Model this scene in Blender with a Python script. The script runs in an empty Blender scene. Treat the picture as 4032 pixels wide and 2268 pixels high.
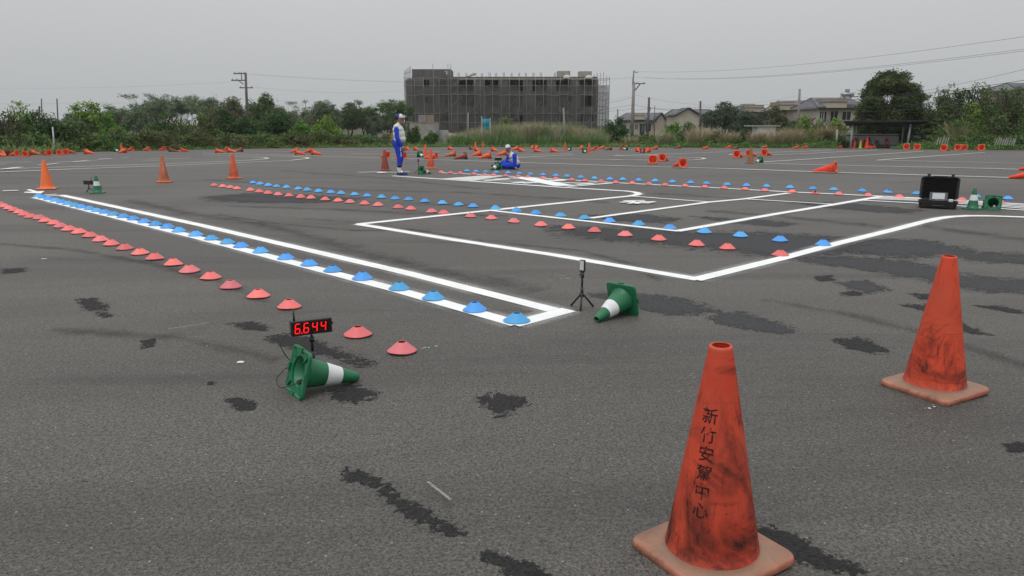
import bpy, math, random
import numpy as np
from mathutils import Vector, Matrix, noise as mnoise

R = math.radians
scene = bpy.context.scene

# ------------------------------------------------------------------ camera
cam_data = bpy.data.cameras.new('camera')
cam_data.sensor_width = 36.0
cam_data.lens = 26.0
cam_data.clip_end = 3000.0
cam = bpy.data.objects.new('camera', cam_data)
scene.collection.objects.link(cam)
cam.location = (0.0, 0.0, 1.47)
cam.rotation_euler = (R(90.0) - math.atan(645 / 2912.0), 0.0, 0.0)
scene.camera = cam

# ------------------------------------------------------------------ overcast sky
SUN_ELEV, SUN_AZ = R(62), R(215)
world = bpy.data.worlds.new('World')
scene.world = world
world.use_nodes = True
wn, wl = world.node_tree.nodes, world.node_tree.links
wn.clear()
w_out = wn.new('ShaderNodeOutputWorld')
w_sky = wn.new('ShaderNodeTexSky')
w_sky.sky_type = 'NISHITA'
w_sky.sun_disc = False
w_sky.sun_elevation = SUN_ELEV
w_sky.sun_rotation = SUN_AZ
w_sky.dust_density = 5.0
w_hsv = wn.new('ShaderNodeHueSaturation')
w_hsv.inputs['Saturation'].default_value = 0.12
wl.new(w_sky.outputs['Color'], w_hsv.inputs['Color'])
w_bg1 = wn.new('ShaderNodeBackground')
w_bg1.inputs['Strength'].default_value = 0.06
wl.new(w_hsv.outputs['Color'], w_bg1.inputs['Color'])
w_tc = wn.new('ShaderNodeTexCoord')
w_sep = wn.new('ShaderNodeSeparateXYZ')
wl.new(w_tc.outputs['Generated'], w_sep.inputs['Vector'])
# standard overcast luminance: L = Lz (1 + 2 sin h) / 3, dim towards the horizon
w_ramp = wn.new('ShaderNodeValToRGB')
w_ramp.color_ramp.elements[0].position = 0.0
w_ramp.color_ramp.elements[0].color = (0.378, 0.394, 0.402, 1)
w_ramp.color_ramp.elements[1].position = 1.0
w_ramp.color_ramp.elements[1].color = (1.08, 1.09, 1.10, 1)
e = w_ramp.color_ramp.elements.new(0.16)
e.color = (0.482, 0.490, 0.503, 1)
wl.new(w_sep.outputs['Z'], w_ramp.inputs['Fac'])
w_noise = wn.new('ShaderNodeTexNoise')
w_noise.inputs['Scale'].default_value = 1.6
w_noise.inputs['Detail'].default_value = 3.0
wl.new(w_tc.outputs['Generated'], w_noise.inputs['Vector'])
w_mr = wn.new('ShaderNodeMapRange')
w_mr.inputs['To Min'].default_value = 0.94
w_mr.inputs['To Max'].default_value = 1.06
wl.new(w_noise.outputs['Fac'], w_mr.inputs['Value'])
w_bg2 = wn.new('ShaderNodeBackground')
wl.new(w_ramp.outputs['Color'], w_bg2.inputs['Color'])
w_mul = wn.new('ShaderNodeMath')
w_mul.operation = 'MULTIPLY'
w_mul.inputs[1].default_value = 1.25
wl.new(w_mr.outputs['Result'], w_mul.inputs[0])
wl.new(w_mul.outputs['Value'], w_bg2.inputs['Strength'])
w_mix = wn.new('ShaderNodeMixShader')
w_mix.inputs['Fac'].default_value = 0.93
wl.new(w_bg1.outputs['Background'], w_mix.inputs[1])
wl.new(w_bg2.outputs['Background'], w_mix.inputs[2])
wl.new(w_mix.outputs['Shader'], w_out.inputs['Surface'])

sun_data = bpy.data.lights.new('sun', 'SUN')
sun_data.energy = 1.1
sun_data.angle = R(25)
sun_data.color = (1.0, 0.97, 0.93)
sun = bpy.data.objects.new('sun', sun_data)
scene.collection.objects.link(sun)
_d = Vector((math.sin(SUN_AZ) * math.cos(SUN_ELEV), math.cos(SUN_AZ) * math.cos(SUN_ELEV), math.sin(SUN_ELEV)))
sun.rotation_euler = _d.to_track_quat('Z', 'Y').to_euler()

scene.view_settings.view_transform = 'Standard'
scene.view_settings.look = 'None'
scene.view_settings.exposure = 0.0
scene.view_settings.gamma = 1.0
scene.view_settings.use_curve_mapping = False
scene.render.engine = 'CYCLES'
scene.cycles.use_denoising = True
scene.cycles.max_bounces = 6
scene.cycles.diffuse_bounces = 3
scene.cycles.transparent_max_bounces = 12
scene.render.film_transparent = False

# ------------------------------------------------------------------ measured layout (metres, camera above the origin)
DISCS = {'red_left': [(-9.5, 13.738), (-9.19, 13.395), (-8.89, 13.07), (-8.609, 12.782), (-8.326, 12.484), (-8.036, 12.167), (-7.748, 11.877), (-7.483, 11.677), (-7.185, 11.343), (-6.881, 11.063), (-6.587, 10.729), (-6.277, 10.414), (-5.965, 10.117), (-5.635, 9.794), (-5.297, 9.432), (-4.984, 9.096), (-4.655, 8.787), (-4.305, 8.447), (-3.979, 8.117), (-3.615, 7.767), (-3.283, 7.391), (-2.935, 7.058), (-2.586, 6.643), (-2.207, 6.272), (-1.826, 5.888), (-1.096, 5.069), (-0.727, 4.684)], 'blue_left': [(-9.778, 15.32), (-9.517, 15.057), (-9.202, 14.725), (-8.886, 14.421), (-8.582, 14.116), (-8.298, 13.837), (-7.981, 13.516), (-7.712, 13.246), (-7.414, 12.976), (-7.14, 12.704), (-6.857, 12.444), (-6.575, 12.172), (-6.254, 11.871), (-5.938, 11.565), (-5.604, 11.228), (-5.284, 10.911), (-4.977, 10.628), (-4.647, 10.25), (-4.253, 9.87), (-3.908, 9.53), (-3.582, 9.217), (-3.308, 8.931), (-2.94, 8.542), (-2.519, 8.118), (-2.156, 7.741), (-1.829, 7.405), (-1.448, 7.016), (-1.025, 6.57), (-0.675, 6.187), (-0.3, 5.781), (0.036, 5.442)], 'red_middle': [(-7.251, 18.126), (-6.912, 17.783), (-6.638, 17.519), (-6.361, 17.198), (-5.908, 16.788), (-5.578, 16.397), (-5.265, 16.023), (-4.949, 15.701), (-4.64, 15.443), (-4.319, 15.159), (-4.061, 14.982), (-3.69, 14.638), (-3.381, 14.413), (-3.099, 14.166), (-2.761, 13.863), (-2.464, 13.62), (-2.039, 13.259), (-1.783, 13.012), (-1.37, 12.59), (-1.147, 12.39), (-0.672, 11.944), (-0.327, 11.673), (0.029, 11.285), (0.428, 10.896), (0.813, 10.58), (1.151, 10.258), (1.524, 9.877), (1.902, 9.502), (2.288, 9.063), (2.594, 8.801), (3.069, 8.344)], 'blue_middle': [(-6.565, 18.88), (-6.263, 18.509), (-5.935, 18.128), (-5.637, 17.808), (-5.323, 17.565), (-4.924, 17.116), (-4.623, 16.79), (-4.292, 16.495), (-3.953, 16.21), (-3.675, 15.971), (-3.332, 15.722), (-3.008, 15.411), (-2.658, 15.113), (-2.334, 14.81), (-2.044, 14.662), (-1.685, 14.317), (-1.314, 13.962), (-0.989, 13.689), (-0.706, 13.413), (-0.293, 13.05), (0.074, 12.682), (0.398, 12.357), (0.79, 12.006), (1.15, 11.683), (1.496, 11.302), (1.884, 10.946), (2.266, 10.554), (2.661, 10.158), (3.054, 9.802), (3.448, 9.42), (3.856, 9.07)], 'red_far': [(-2.189, 23.112), (-1.877, 22.8), (-1.57, 22.625), (-1.129, 22.283), (-0.804, 22.034), (-0.538, 21.83), (-0.176, 21.473), (0.177, 21.202), (0.455, 21.014), (0.861, 20.646), (1.196, 20.36), (1.597, 19.879), (1.913, 19.615), (2.31, 19.324), (2.644, 18.981), (3.033, 18.769), (3.41, 18.522), (3.746, 18.211), (4.173, 17.932), (4.569, 17.618), (4.948, 17.335), (5.339, 17.02), (5.68, 16.697), (6.16, 16.328), (6.551, 16.047), (6.948, 15.793), (7.421, 15.461), (7.925, 15.181), (8.332, 14.869), (8.829, 14.542), (9.275, 14.085)], 'blue_far': [(-1.44, 23.858), (-1.131, 23.526), (-0.819, 23.294), (-0.486, 23.067), (-0.12, 22.844), (0.222, 22.538), (0.55, 22.2), (0.912, 21.952), (1.269, 21.63), (1.57, 21.317), (1.928, 20.939), (2.27, 20.537), (2.651, 20.22), (2.986, 20.082), (3.364, 19.795), (3.746, 19.52), (4.142, 19.228), (4.54, 18.943), (4.882, 18.693), (5.301, 18.351), (5.686, 18.045), (6.092, 17.808), (6.539, 17.497), (6.939, 17.163), (7.312, 16.895), (7.801, 16.554), (8.24, 16.277), (8.68, 15.921), (9.535, 15.237), (9.913, 14.822)]}
STAND = [(0.696, 2.322, 1.1, 'near1', 32), (2.394, 3.976, 1.1, 'near2', 28), (-10.78, 17.251, 0.95, 'clean', 8), (-9.01, 19.302, 0.95, 'faded', 12), (-7.695, 20.652, 0.95, 'worn', 40), (-4.091, 24.116, 0.95, 'brown', 12), (-2.766, 25.485, 0.95, 'worn', 15), (-4.825, 41.814, 0.969, 'orange', 10), (-3.17, 65.395, 1.039, 'orange', 45), (-2.783, 72.288, 1.009, 'worn', 45), (4.291, 60.76, 1.015, 'worn', 45), (5.376, 52.311, 1.024, 'worn', 45), (9.476, 65.393, 0.944, 'brown', 45), (9.79, 30.778, 0.95, 'tan', 10), (-30.104, 57.999, 0.894, 'orange', 45)]
LYING = [(-29.692, 43.791, -43.0, 0.95, 'worn'), (-28.845, 41.988, -15.7, 0.95, 'orange'), (-29.426, 43.791, 100.3, 0.95, 'brown'), (-28.428, 43.173, 164.5, 0.95, 'orange'), (-27.225, 41.988, 98.5, 0.882, 'red'), (-29.679, 46.449, -10.4, 0.95, 'orange'), (-27.371, 44.427, 153.5, 0.933, 'red'), (-30.232, 49.449, 91.3, 0.95, 'worn'), (-27.99, 46.449, 112.7, 0.848, 'red'), (-28.028, 47.165, 133.8, 0.904, 'red'), (-29.296, 49.449, 62.1, 0.95, 'worn'), (-27.614, 48.664, -8.2, 0.95, 'orange'), (-27.234, 52.861, -102.8, 0.95, 'worn'), (-30.624, 60.71, 169.9, 0.95, 'orange'), (-29.859, 61.935, 170.4, 0.95, 'orange'), (-28.624, 61.935, 158.5, 0.95, 'red'), (-25.629, 56.256, 4.8, 0.95, 'brown'), (-24.811, 56.256, 43.5, 0.95, 'orange'), (-20.641, 52.409, 0.0, 0.95, 'orange'), (-22.313, 58.96, 145.3, 0.95, 'worn'), (-20.309, 53.789, -8.5, 0.95, 'orange'), (-20.416, 56.777, -118.7, 0.95, 'brown'), (-13.37, 46.449, -3.3, 0.95, 'orange'), (-15.619, 54.75, -130.5, 0.95, 'worn'), (-12.349, 46.449, -11.5, 0.95, 'orange'), (-14.437, 53.789, -120.2, 0.95, 'worn'), (-6.409, 38.791, 140.0, 0.95, 'red'), (-5.34, 37.368, 144.4, 0.95, 'red'), (-8.91, 63.868, -63.2, 0.95, 'worn'), (-8.157, 63.211, -49.7, 0.95, 'worn'), (-5.56, 66.641, -47.8, 0.95, 'worn'), (-3.657, 36.475, 163.8, 0.95, 'red'), (-3.256, 42.572, -145.5, 0.95, 'faded'), (-2.275, 36.916, -150.8, 0.95, 'brown'), (-1.867, 43.791, -138.7, 0.95, 'orange'), (-1.141, 38.305, -147.3, 0.95, 'orange'), (-3.727, 68.119, -60.2, 0.95, 'brown'), (-2.884, 60.115, -58.1, 0.95, 'worn'), (-1.514, 58.96, -49.6, 0.95, 'orange'), (-0.366, 45.081, -152.8, 0.95, 'orange'), (0.468, 65.925, -137.7, 0.95, 'orange'), (0.626, 57.848, -56.8, 0.95, 'orange'), (1.971, 72.974, -97.9, 0.95, 'worn'), (2.405, 74.208, -94.0, 0.95, 'worn'), (1.628, 54.75, -11.6, 0.95, 'orange'), (2.868, 54.75, -33.6, 0.95, 'orange'), (6.493, 69.664, -132.2, 0.95, 'orange'), (7.068, 63.211, 125.9, 0.95, 'orange'), (8.713, 71.281, -166.8, 0.95, 'orange'), (8.592, 65.225, -156.7, 0.95, 'brown'), (10.353, 68.119, -132.2, 0.95, 'worn'), (9.567, 57.307, -87.7, 0.95, 'red'), (9.185, 52.861, -102.9, 0.95, 'brown'), (9.937, 54.75, -118.1, 0.95, 'red'), (13.113, 68.119, -156.8, 0.95, 'worn'), (16.733, 74.75, 177.6, 0.95, 'brown'), (18.139, 69.664, 175.3, 0.95, 'red'), (22.296, 76.613, 173.7, 0.95, 'red'), (21.398, 71.281, 173.2, 0.95, 'brown'), (26.604, 78.572, 171.2, 0.95, 'worn'), (27.794, 72.974, 169.1, 0.95, 'red'), (30.081, 76.613, 148.6, 0.95, 'red'), (5.612, 29.866, 77.7, 0.985, 'red'), (6.662, 33.292, 52.9, 0.944, 'red'), (5.974, 26.144, 111.9, 0.911, 'red'), (11.745, 39.29, 46.1, 1.077, 'red'), (13.023, 41.419, 31.2, 1.059, 'red'), (14.594, 43.48, 39.5, 1.111, 'red'), (33.599, 76.613, 146.4, 0.95, 'red'), (35.259, 73.851, 144.5, 0.95, 'red'), (36.09, 74.75, 144.0, 0.95, 'red'), (38.967, 74.75, 142.5, 0.95, 'orange'), (35.705, 68.119, 58.4, 1.45, 'red'), (35.494, 65.925, 60.4, 1.441, 'red'), (39.86, 71.281, 130.8, 1.168, 'red'), (34.489, 60.115, 34.1, 1.45, 'red'), (37.301, 62.951, 37.3, 1.45, 'red'), (39.636, 65.925, 56.1, 1.261, 'red'), (38.513, 61.686, 86.1, 1.45, 'red'), (10.006, 23.063, 146.6, 0.996, 'red'), (16.944, 23.948, 134.8, 0.88, 'red'), (14.307, 20.369, 154.9, 0.9, 'red')]
GREEN_LIE = [(-1.197, 3.911, 34.8), (0.879, 5.686, -131.9), (-2.73, 22.354, 40.0), (-0.454, 24.762, -132.0), (8.444, 13.0, 52.8), (10.318, 31.085, -151.5), (-5.035, 40.865, -51.5), (4.798, 62.566, -110.9), (5.05, 52.409, -81.7), (9.81, 64.54, -134.6), (-30.01, 56.777, -15.7)]
GREEN_STAND = [(-9.05, 16.124), (8.134, 12.96)]
TRIPOD = {'timer': (-1.187, 4.215), 'sensor': (0.57, 5.877), 'far_timer': (-9.383, 16.493), 'mid_sensor': (-2.871, 22.942), 'sit_timer': (-0.471, 25.702), 'case_radio': (8.461, 13.241)}
CASE = (7.661, 13.324)
MAN = (-3.314, 22.24)
SITTER = (0.006, 24.928)
FRESH = [(0.15, [(-9.55, 15.712), (-4.566, 10.873), (-1.067, 7.325), (0.403, 5.718)]), (0.15, [(-9.779, 15.213), (-4.037, 9.577), (-2.07, 7.58), (-1.026, 6.52), (0.046, 5.359)]), (0.15, [(0.004, 5.344), (0.46, 5.801)]), (0.1, [(-10.032, 15.599), (-9.758, 15.915)]), (0.1, [(-9.717, 15.442), (-9.496, 15.712)]), (0.15, [(-2.311, 11.029), (-0.389, 12.843), (0.887, 14.044), (1.98, 15.053), (2.453, 15.475), (2.614, 15.684), (2.701, 15.886), (2.736, 16.094), (2.721, 16.337), (2.662, 16.493), (2.551, 16.659), (1.113, 17.724), (-1.906, 20.35), (-3.462, 21.644)]), (0.15, [(-2.314, 11.043), (-0.709, 9.458), (0.533, 8.31), (1.805, 6.988)]), (0.15, [(1.76, 6.976), (2.989, 8.115), (4.107, 9.215), (5.482, 10.495), (6.196, 11.189), (6.76, 11.704), (7.104, 11.944), (7.462, 12.066), (7.806, 12.052), (8.259, 11.894), (8.922, 11.586)]), (0.12, [(-0.357, 12.824), (0.746, 11.762), (2.342, 10.291)]), (0.14, [(2.306, 10.291), (2.47, 10.443), (4.059, 11.978), (4.415, 12.324), (6.137, 13.93), (7.62, 15.349)]), (0.12, [(1.247, 11.746), (3.774, 14.217), (4.649, 14.846), (6.028, 16.154)]), (0.08, [(2.499, 15.431), (3.786, 14.264)]), (0.08, [(4.649, 14.846), (5.994, 13.885)]), (0.13, [(-2.15, 22.99), (-1.131, 22.32), (0.45, 20.977), (2.648, 19.031), (4.723, 17.551), (6.017, 16.493), (7.637, 15.459), (8.869, 14.544), (9.575, 13.84), (10.162, 13.241)]), (0.1, [(6.893, 14.584), (7.725, 14.003), (8.914, 12.863), (9.502, 12.36)]), (0.1, [(7.166, 14.897), (8.07, 14.495), (9.101, 13.14), (9.638, 12.542)]), (0.1, [(7.312, 15.053), (8.214, 14.668), (9.254, 13.365), (9.806, 12.767)]), (0.1, [(7.45, 15.213), (8.362, 14.846), (9.412, 13.599), (9.981, 13.0)]), (0.1, [(-4.785, 23.186), (-4.119, 23.485), (-3.555, 23.186)]), (0.1, [(-3.448, 23.535), (-3.231, 23.586)]), (0.08, [(-1.136, 19.679), (0.389, 21.064)]), (0.1, [(-0.711, 19.679), (0.286, 19.482), (1.393, 19.036), (2.545, 18.791)]), (0.1, [(1.323, 17.758), (2.53, 18.851)]), (0.12, [(-0.737, 19.713), (-0.089, 20.331)]), (0.25, [(1.586, 18.463), (2.031, 18.67)]), (0.25, [(1.045, 18.033), (1.513, 18.146)]), (0.25, [(-0.47, 20.086), (-0.063, 20.296)]), (0.25, [(-0.012, 20.582), (0.358, 20.802)]), (0.11, [(-1.875, 20.472), (-1.005, 19.788)]), (0.11, [(-1.772, 20.588), (-0.933, 19.93)]), (0.11, [(-1.667, 20.705), (-0.859, 20.074)]), (0.11, [(-1.562, 20.823), (-0.784, 20.22)]), (0.11, [(-1.455, 20.942), (-0.709, 20.369)]), (0.11, [(-1.347, 21.063), (-0.632, 20.519)]), (0.11, [(-1.238, 21.185), (-0.554, 20.672)]), (0.11, [(-1.127, 21.309), (-0.474, 20.826)]), (0.11, [(-1.015, 21.434), (-0.394, 20.983)]), (0.11, [(-0.902, 21.56), (-0.312, 21.143)]), (0.5, [(0.344, 20.728), (1.252, 18.033)])]
OLD = [(0.12, [(-15.892, 23.186), (-13.928, 25.38), (-12.024, 29.151), (-10.091, 34.035), (-10.115, 36.782), (-10.299, 38.019), (-10.87, 39.544), (-12.042, 41.419), (-14.013, 42.87), (-18.545, 45.081)]), (0.12, [(-16.816, 24.553), (-15.05, 27.442), (-12.921, 31.341), (-12.011, 34.418), (-11.986, 36.258), (-12.222, 37.597), (-12.89, 39.089), (-13.828, 40.167), (-15.046, 40.594)]), (0.12, [(-20.835, 50.676), (-15.051, 46.449), (-6.324, 38.113), (-0.172, 31.732), (4.117, 27.319), (9.382, 23.309), (13.815, 20.708), (14.879, 19.994)]), (0.12, [(-21.421, 31.341), (-20.459, 31.898)]), (0.15, [(-17.81, 28.205), (-18.199, 30.013)]), (0.2, [(-16.763, 24.622), (-17.176, 26.144)]), (0.12, [(-19.178, 31.568), (-18.536, 33.474)]), (0.2, [(-18.805, 32.066), (-19.059, 33.659)]), (0.18, [(-19.737, 35.791), (-19.873, 37.14)]), (0.18, [(-20.393, 39.139), (-20.214, 39.544)]), (0.12, [(-16.584, 33.659), (-15.661, 34.035)]), (0.12, [(-17.602, 36.215), (-16.182, 37.597)]), (0.12, [(-19.748, 28.874), (-19.624, 29.012)]), (0.12, [(4.544, 34.931), (7.74, 34.457), (8.548, 35.091), (9.144, 36.044), (9.559, 37.14), (9.7, 38.401), (9.527, 39.139), (9.168, 39.595), (5.78, 42.81)]), (0.12, [(5.78, 42.81), (9.3, 47.165), (16.127, 55.745)]), (0.12, [(13.642, 45.618), (13.282, 45.551), (13.368, 46.169), (13.905, 47.31), (18.236, 53.044), (23.816, 59.532), (27.672, 65.225)]), (0.12, [(15.556, 45.081), (20.121, 50.26), (31.503, 64.676)]), (0.12, [(10.488, 31.568), (14.627, 36.475), (31.668, 57.848)]), (0.12, [(9.755, 30.312), (11.426, 28.443), (16.678, 24.348), (17.679, 23.818)]), (0.12, [(16.671, 34.264), (33.238, 52.861)]), (0.12, [(16.671, 34.264), (20.52, 30.013), (21.393, 28.874)]), (0.12, [(-6.485, 45.755), (-2.458, 41.988), (0.558, 38.305), (5.236, 34.811), (6.735, 34.035)]), (0.12, [(-8.132, 57.848), (-5.238, 55.745)]), (0.12, [(-0.03, 43.791), (3.963, 49.449)]), (0.12, [(-4.611, 49.053), (-2.691, 46.804)]), (0.12, [(0.184, 38.791), (3.807, 45.755)]), (0.12, [(5.944, 43.48), (8.906, 45.081)]), (0.12, [(-18.577, 55.745), (-13.369, 55.243), (-10.008, 55.243)]), (0.12, [(-10.55, 49.053), (-8.295, 47.531), (-7.164, 46.449)])]
ARROW = [(-11.147, 17.049), (-11.115, 17.155), (-10.638, 16.642), (-10.507, 16.702), (-10.214, 16.102), (-10.725, 16.31), (-10.811, 16.504), (-10.66, 16.523)]
LETTERDASH = [(0.16, [(-11.327, 16.523), (-11.079, 16.682)]), (0.12, [(-10.721, 17.091), (-10.545, 17.176)])]
STROKES = [(0.16, [(2.067, 14.088), (2.37, 14.336)]), (0.14, [(2.163, 14.381), (2.59, 14.456)]), (0.16, [(2.179, 13.89), (2.54, 14.262)]), (0.13, [(2.223, 14.074), (2.396, 13.946)]), (0.15, [(2.391, 14.002), (2.604, 13.946)]), (0.13, [(2.495, 14.262), (2.667, 14.045)]), (0.15, [(2.505, 14.102), (2.75, 14.204)]), (0.13, [(2.321, 14.218), (2.348, 13.834)]), (0.3, [(0.026, 19.005), (0.228, 18.791)]), (0.3, [(0.183, 19.099), (0.417, 18.67)]), (0.3, [(0.276, 18.791), (0.641, 18.974)]), (0.25, [(0.967, 19.746), (1.428, 19.881)]), (0.3, [(1.032, 19.547), (1.251, 19.881)]), (0.25, [(1.128, 19.482), (1.384, 19.613)]), (0.2, [(-4.117, 22.787), (-3.852, 22.936)]), (0.2, [(-4.109, 23.087), (-3.906, 22.75)])]
PATCH = [[(-0.729, 2.981), (-0.666, 2.989), (-0.547, 2.853), (-0.463, 2.734), (-0.359, 2.677), (-0.287, 2.58), (-0.182, 2.488), (-0.2, 2.434), (-0.259, 2.448), (-0.359, 2.545), (-0.445, 2.618), (-0.526, 2.728), (-0.596, 2.846), (-0.713, 2.864)], [(-0.123, 2.332), (-0.067, 2.352), (0.017, 2.3), (0.078, 2.274), (0.14, 2.164), (0.042, 2.164), (-0.038, 2.253), (-0.107, 2.284)], [(0.903, 2.533), (0.969, 2.528), (1.04, 2.458), (1.068, 2.362), (1.14, 2.3), (1.194, 2.253), (1.156, 2.201), (1.069, 2.214), (1.022, 2.265), (0.958, 2.312), (0.869, 2.426)], [(-0.164, 3.829), (-0.085, 3.921), (0.082, 3.89), (0.086, 3.787), (0.025, 3.673), (-0.078, 3.57), (-0.126, 3.673)], [(-1.055, 3.896), (-0.937, 4.051), (-0.759, 3.953), (-0.787, 3.805), (-0.916, 3.752)], [(-1.587, 3.829), (-1.507, 3.847), (-1.381, 3.787), (-1.356, 3.662), (-1.44, 3.662)], [(-1.8, 5.051), (-1.633, 5.154), (-1.436, 5.061), (-1.183, 4.82), (-0.951, 4.599), (-0.82, 4.436), (-0.946, 4.32), (-1.138, 4.516), (-1.441, 4.685), (-1.648, 4.838)], [(-3.829, 6.201), (-3.588, 6.261), (-3.387, 6.014), (-3.02, 5.499), (-3.174, 5.559), (-3.455, 5.81)], [(-2.594, 4.933), (-2.501, 5.011), (-2.395, 4.802), (-2.47, 4.747)], [(0.75, 6.416), (1.093, 6.353), (1.355, 6.261), (1.544, 6.042), (1.601, 5.877), (1.45, 5.657), (1.244, 5.72), (1.013, 5.863)], [(1.541, 5.62), (1.811, 5.707), (1.962, 5.499), (2.049, 5.196), (1.918, 5.113), (1.735, 5.261), (1.573, 5.417)], [(2.253, 4.962), (2.442, 5.011), (2.508, 4.694), (2.343, 4.625), (2.249, 4.765)], [(3.015, 8.224), (3.778, 8.224), (4.384, 7.929), (4.434, 7.273), (4.902, 6.927), (5.29, 6.714), (4.984, 6.307), (4.567, 6.432), (4.21, 6.578), (4.073, 6.983), (3.836, 7.273), (3.503, 7.698)], [(3.097, 6.855), (3.412, 6.964), (3.406, 6.578), (3.156, 6.416)], [(2.929, 6.464), (3.129, 6.512), (3.109, 6.353), (2.924, 6.292)], [(2.96, 7.115), (3.181, 7.233), (3.106, 6.964), (2.931, 6.909)], [(3.815, 8.853), (4.725, 9.548), (5.308, 9.381), (5.407, 8.541), (5.866, 8.353), (6.387, 8.173), (6.063, 7.743), (5.563, 7.905), (5.223, 8.025), (4.989, 8.38), (4.355, 8.301), (4.138, 8.514)], [(0.65, 10.727), (1.769, 10.477), (2.524, 10.085), (3.344, 10.085), (4.228, 9.721), (4.093, 8.883), (3.527, 8.38), (3.079, 8.406), (2.664, 8.709), (2.071, 9.251), (1.319, 9.651), (0.824, 10.01)], [(-6.292, 15.388), (-5.589, 16.108), (-4.047, 15.475), (-3.195, 14.97), (-3.738, 14.269), (-4.963, 14.269), (-5.721, 14.65)], [(1.204, 12.281), (2.187, 12.226), (2.611, 11.751), (2.262, 11.263), (1.688, 11.502)], [(2.991, 12.01), (3.83, 11.6), (4.295, 11.17), (3.928, 10.813), (3.404, 11.216)], [(3.245, 5.972), (3.5, 6.014), (3.516, 5.81), (3.32, 5.745)], [(3.84, 5.972), (4.054, 5.944), (4.136, 5.682), (3.964, 5.707)], [(3.545, 6.416), (3.74, 6.384), (3.74, 6.201), (3.535, 6.201)], [(-2.194, 5.417), (-1.969, 5.464), (-1.737, 5.305), (-1.742, 5.133), (-2.001, 5.218)], [(-5.334, 7.566), (-5.142, 7.653), (-4.895, 7.396), (-5.109, 7.233)], [(5.404, 14.344), (6.438, 13.907), (7.068, 12.983), (6.546, 12.507), (5.778, 13.235)], [(3.187, 5.559), (3.392, 5.487), (3.426, 5.061), (3.288, 5.113)], [(-1.804, 4.105), (-1.733, 4.119), (-1.7, 4.051), (-1.763, 4.037)], [(-0.85, 3.12), (-0.786, 3.108), (-0.784, 3.084), (-0.835, 3.088)], [(-1.859, 2.871), (-1.802, 2.889), (-1.788, 2.85), (-1.828, 2.846)], [(2.311, 3.249), (2.425, 3.263), (2.383, 3.162), (2.274, 3.15)]]
STREAK = [(0.35, [(-7.634, 14.693), (-6.507, 13.577), (-5.421, 12.396), (-3.552, 10.873), (-2.653, 9.743), (-1.851, 8.638), (-0.833, 7.539), (-0.135, 6.848), (0.237, 6.468)]), (0.3, [(-8.398, 20.274), (-3.554, 16.88), (-1.213, 16.431), (0.946, 15.001), (1.859, 14.114)]), (0.25, [(-7.536, 24.213), (-3.682, 20.957), (-0.682, 17.216)]), (0.3, [(2.8, 16.245), (3.691, 15.77), (4.922, 14.594), (6.216, 14.114)]), (0.4, [(3.373, 12.843), (4.313, 12.114), (5.008, 11.308), (5.429, 10.735)]), (0.4, [(6.061, 11.014), (6.305, 10.216), (6.806, 9.416)]), (0.22, [(-5.202, 13.577), (-3.208, 13.039), (-1.336, 12.289), (-0.067, 12.114)]), (0.13, [(-4.931, 12.289), (-3.509, 11.101), (-2.214, 10.392), (-1.125, 10.291)]), (0.14, [(-6.444, 9.209), (-5.209, 8.728), (-3.869, 7.824), (-2.663, 6.791), (-2.075, 6.08)]), (0.13, [(-0.051, 9.209), (0.853, 8.638), (1.311, 7.751), (1.416, 6.906)]), (0.12, [(-5.98, 15.655), (-3.558, 14.495), (-1.515, 13.976), (0.384, 13.324)]), (0.12, [(-3.294, 11.714), (-1.962, 11.014), (-0.379, 9.416)]), (0.16, [(2.144, 6.173), (2.609, 5.735), (3.015, 5.014), (3.231, 4.299)]), (0.15, [(-3.371, 5.212), (-2.356, 5.014), (-1.481, 4.498)])]
SPECK = [(-1.718, 4.462), (-5.229, 8.131), (2.218, 3.698), (-0.559, 4.789), (0.517, 7.048)]
SCRATCH = [(0.012, [(-0.346, 2.795), (-0.24, 2.646)]), (0.01, [(-2.467, 5.118), (-2.248, 5.281)]), (0.012, [(0.43, 7.048), (0.517, 7.024)])]
EDGE = [(-33.553, 36.475), (-34.26, 50.26), (-32.195, 58.96), (-28.288, 68.883), (-22.97, 78.572), (-14.81, 85.039), (-5.108, 85.99), (5.34, 85.99), (12.814, 85.512), (18.864, 81.704), (26.437, 79.589), (31.01, 77.58), (33.211, 76.613), (38.742, 68.119), (43.495, 63.868), (47.818, 54.75)]
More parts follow.
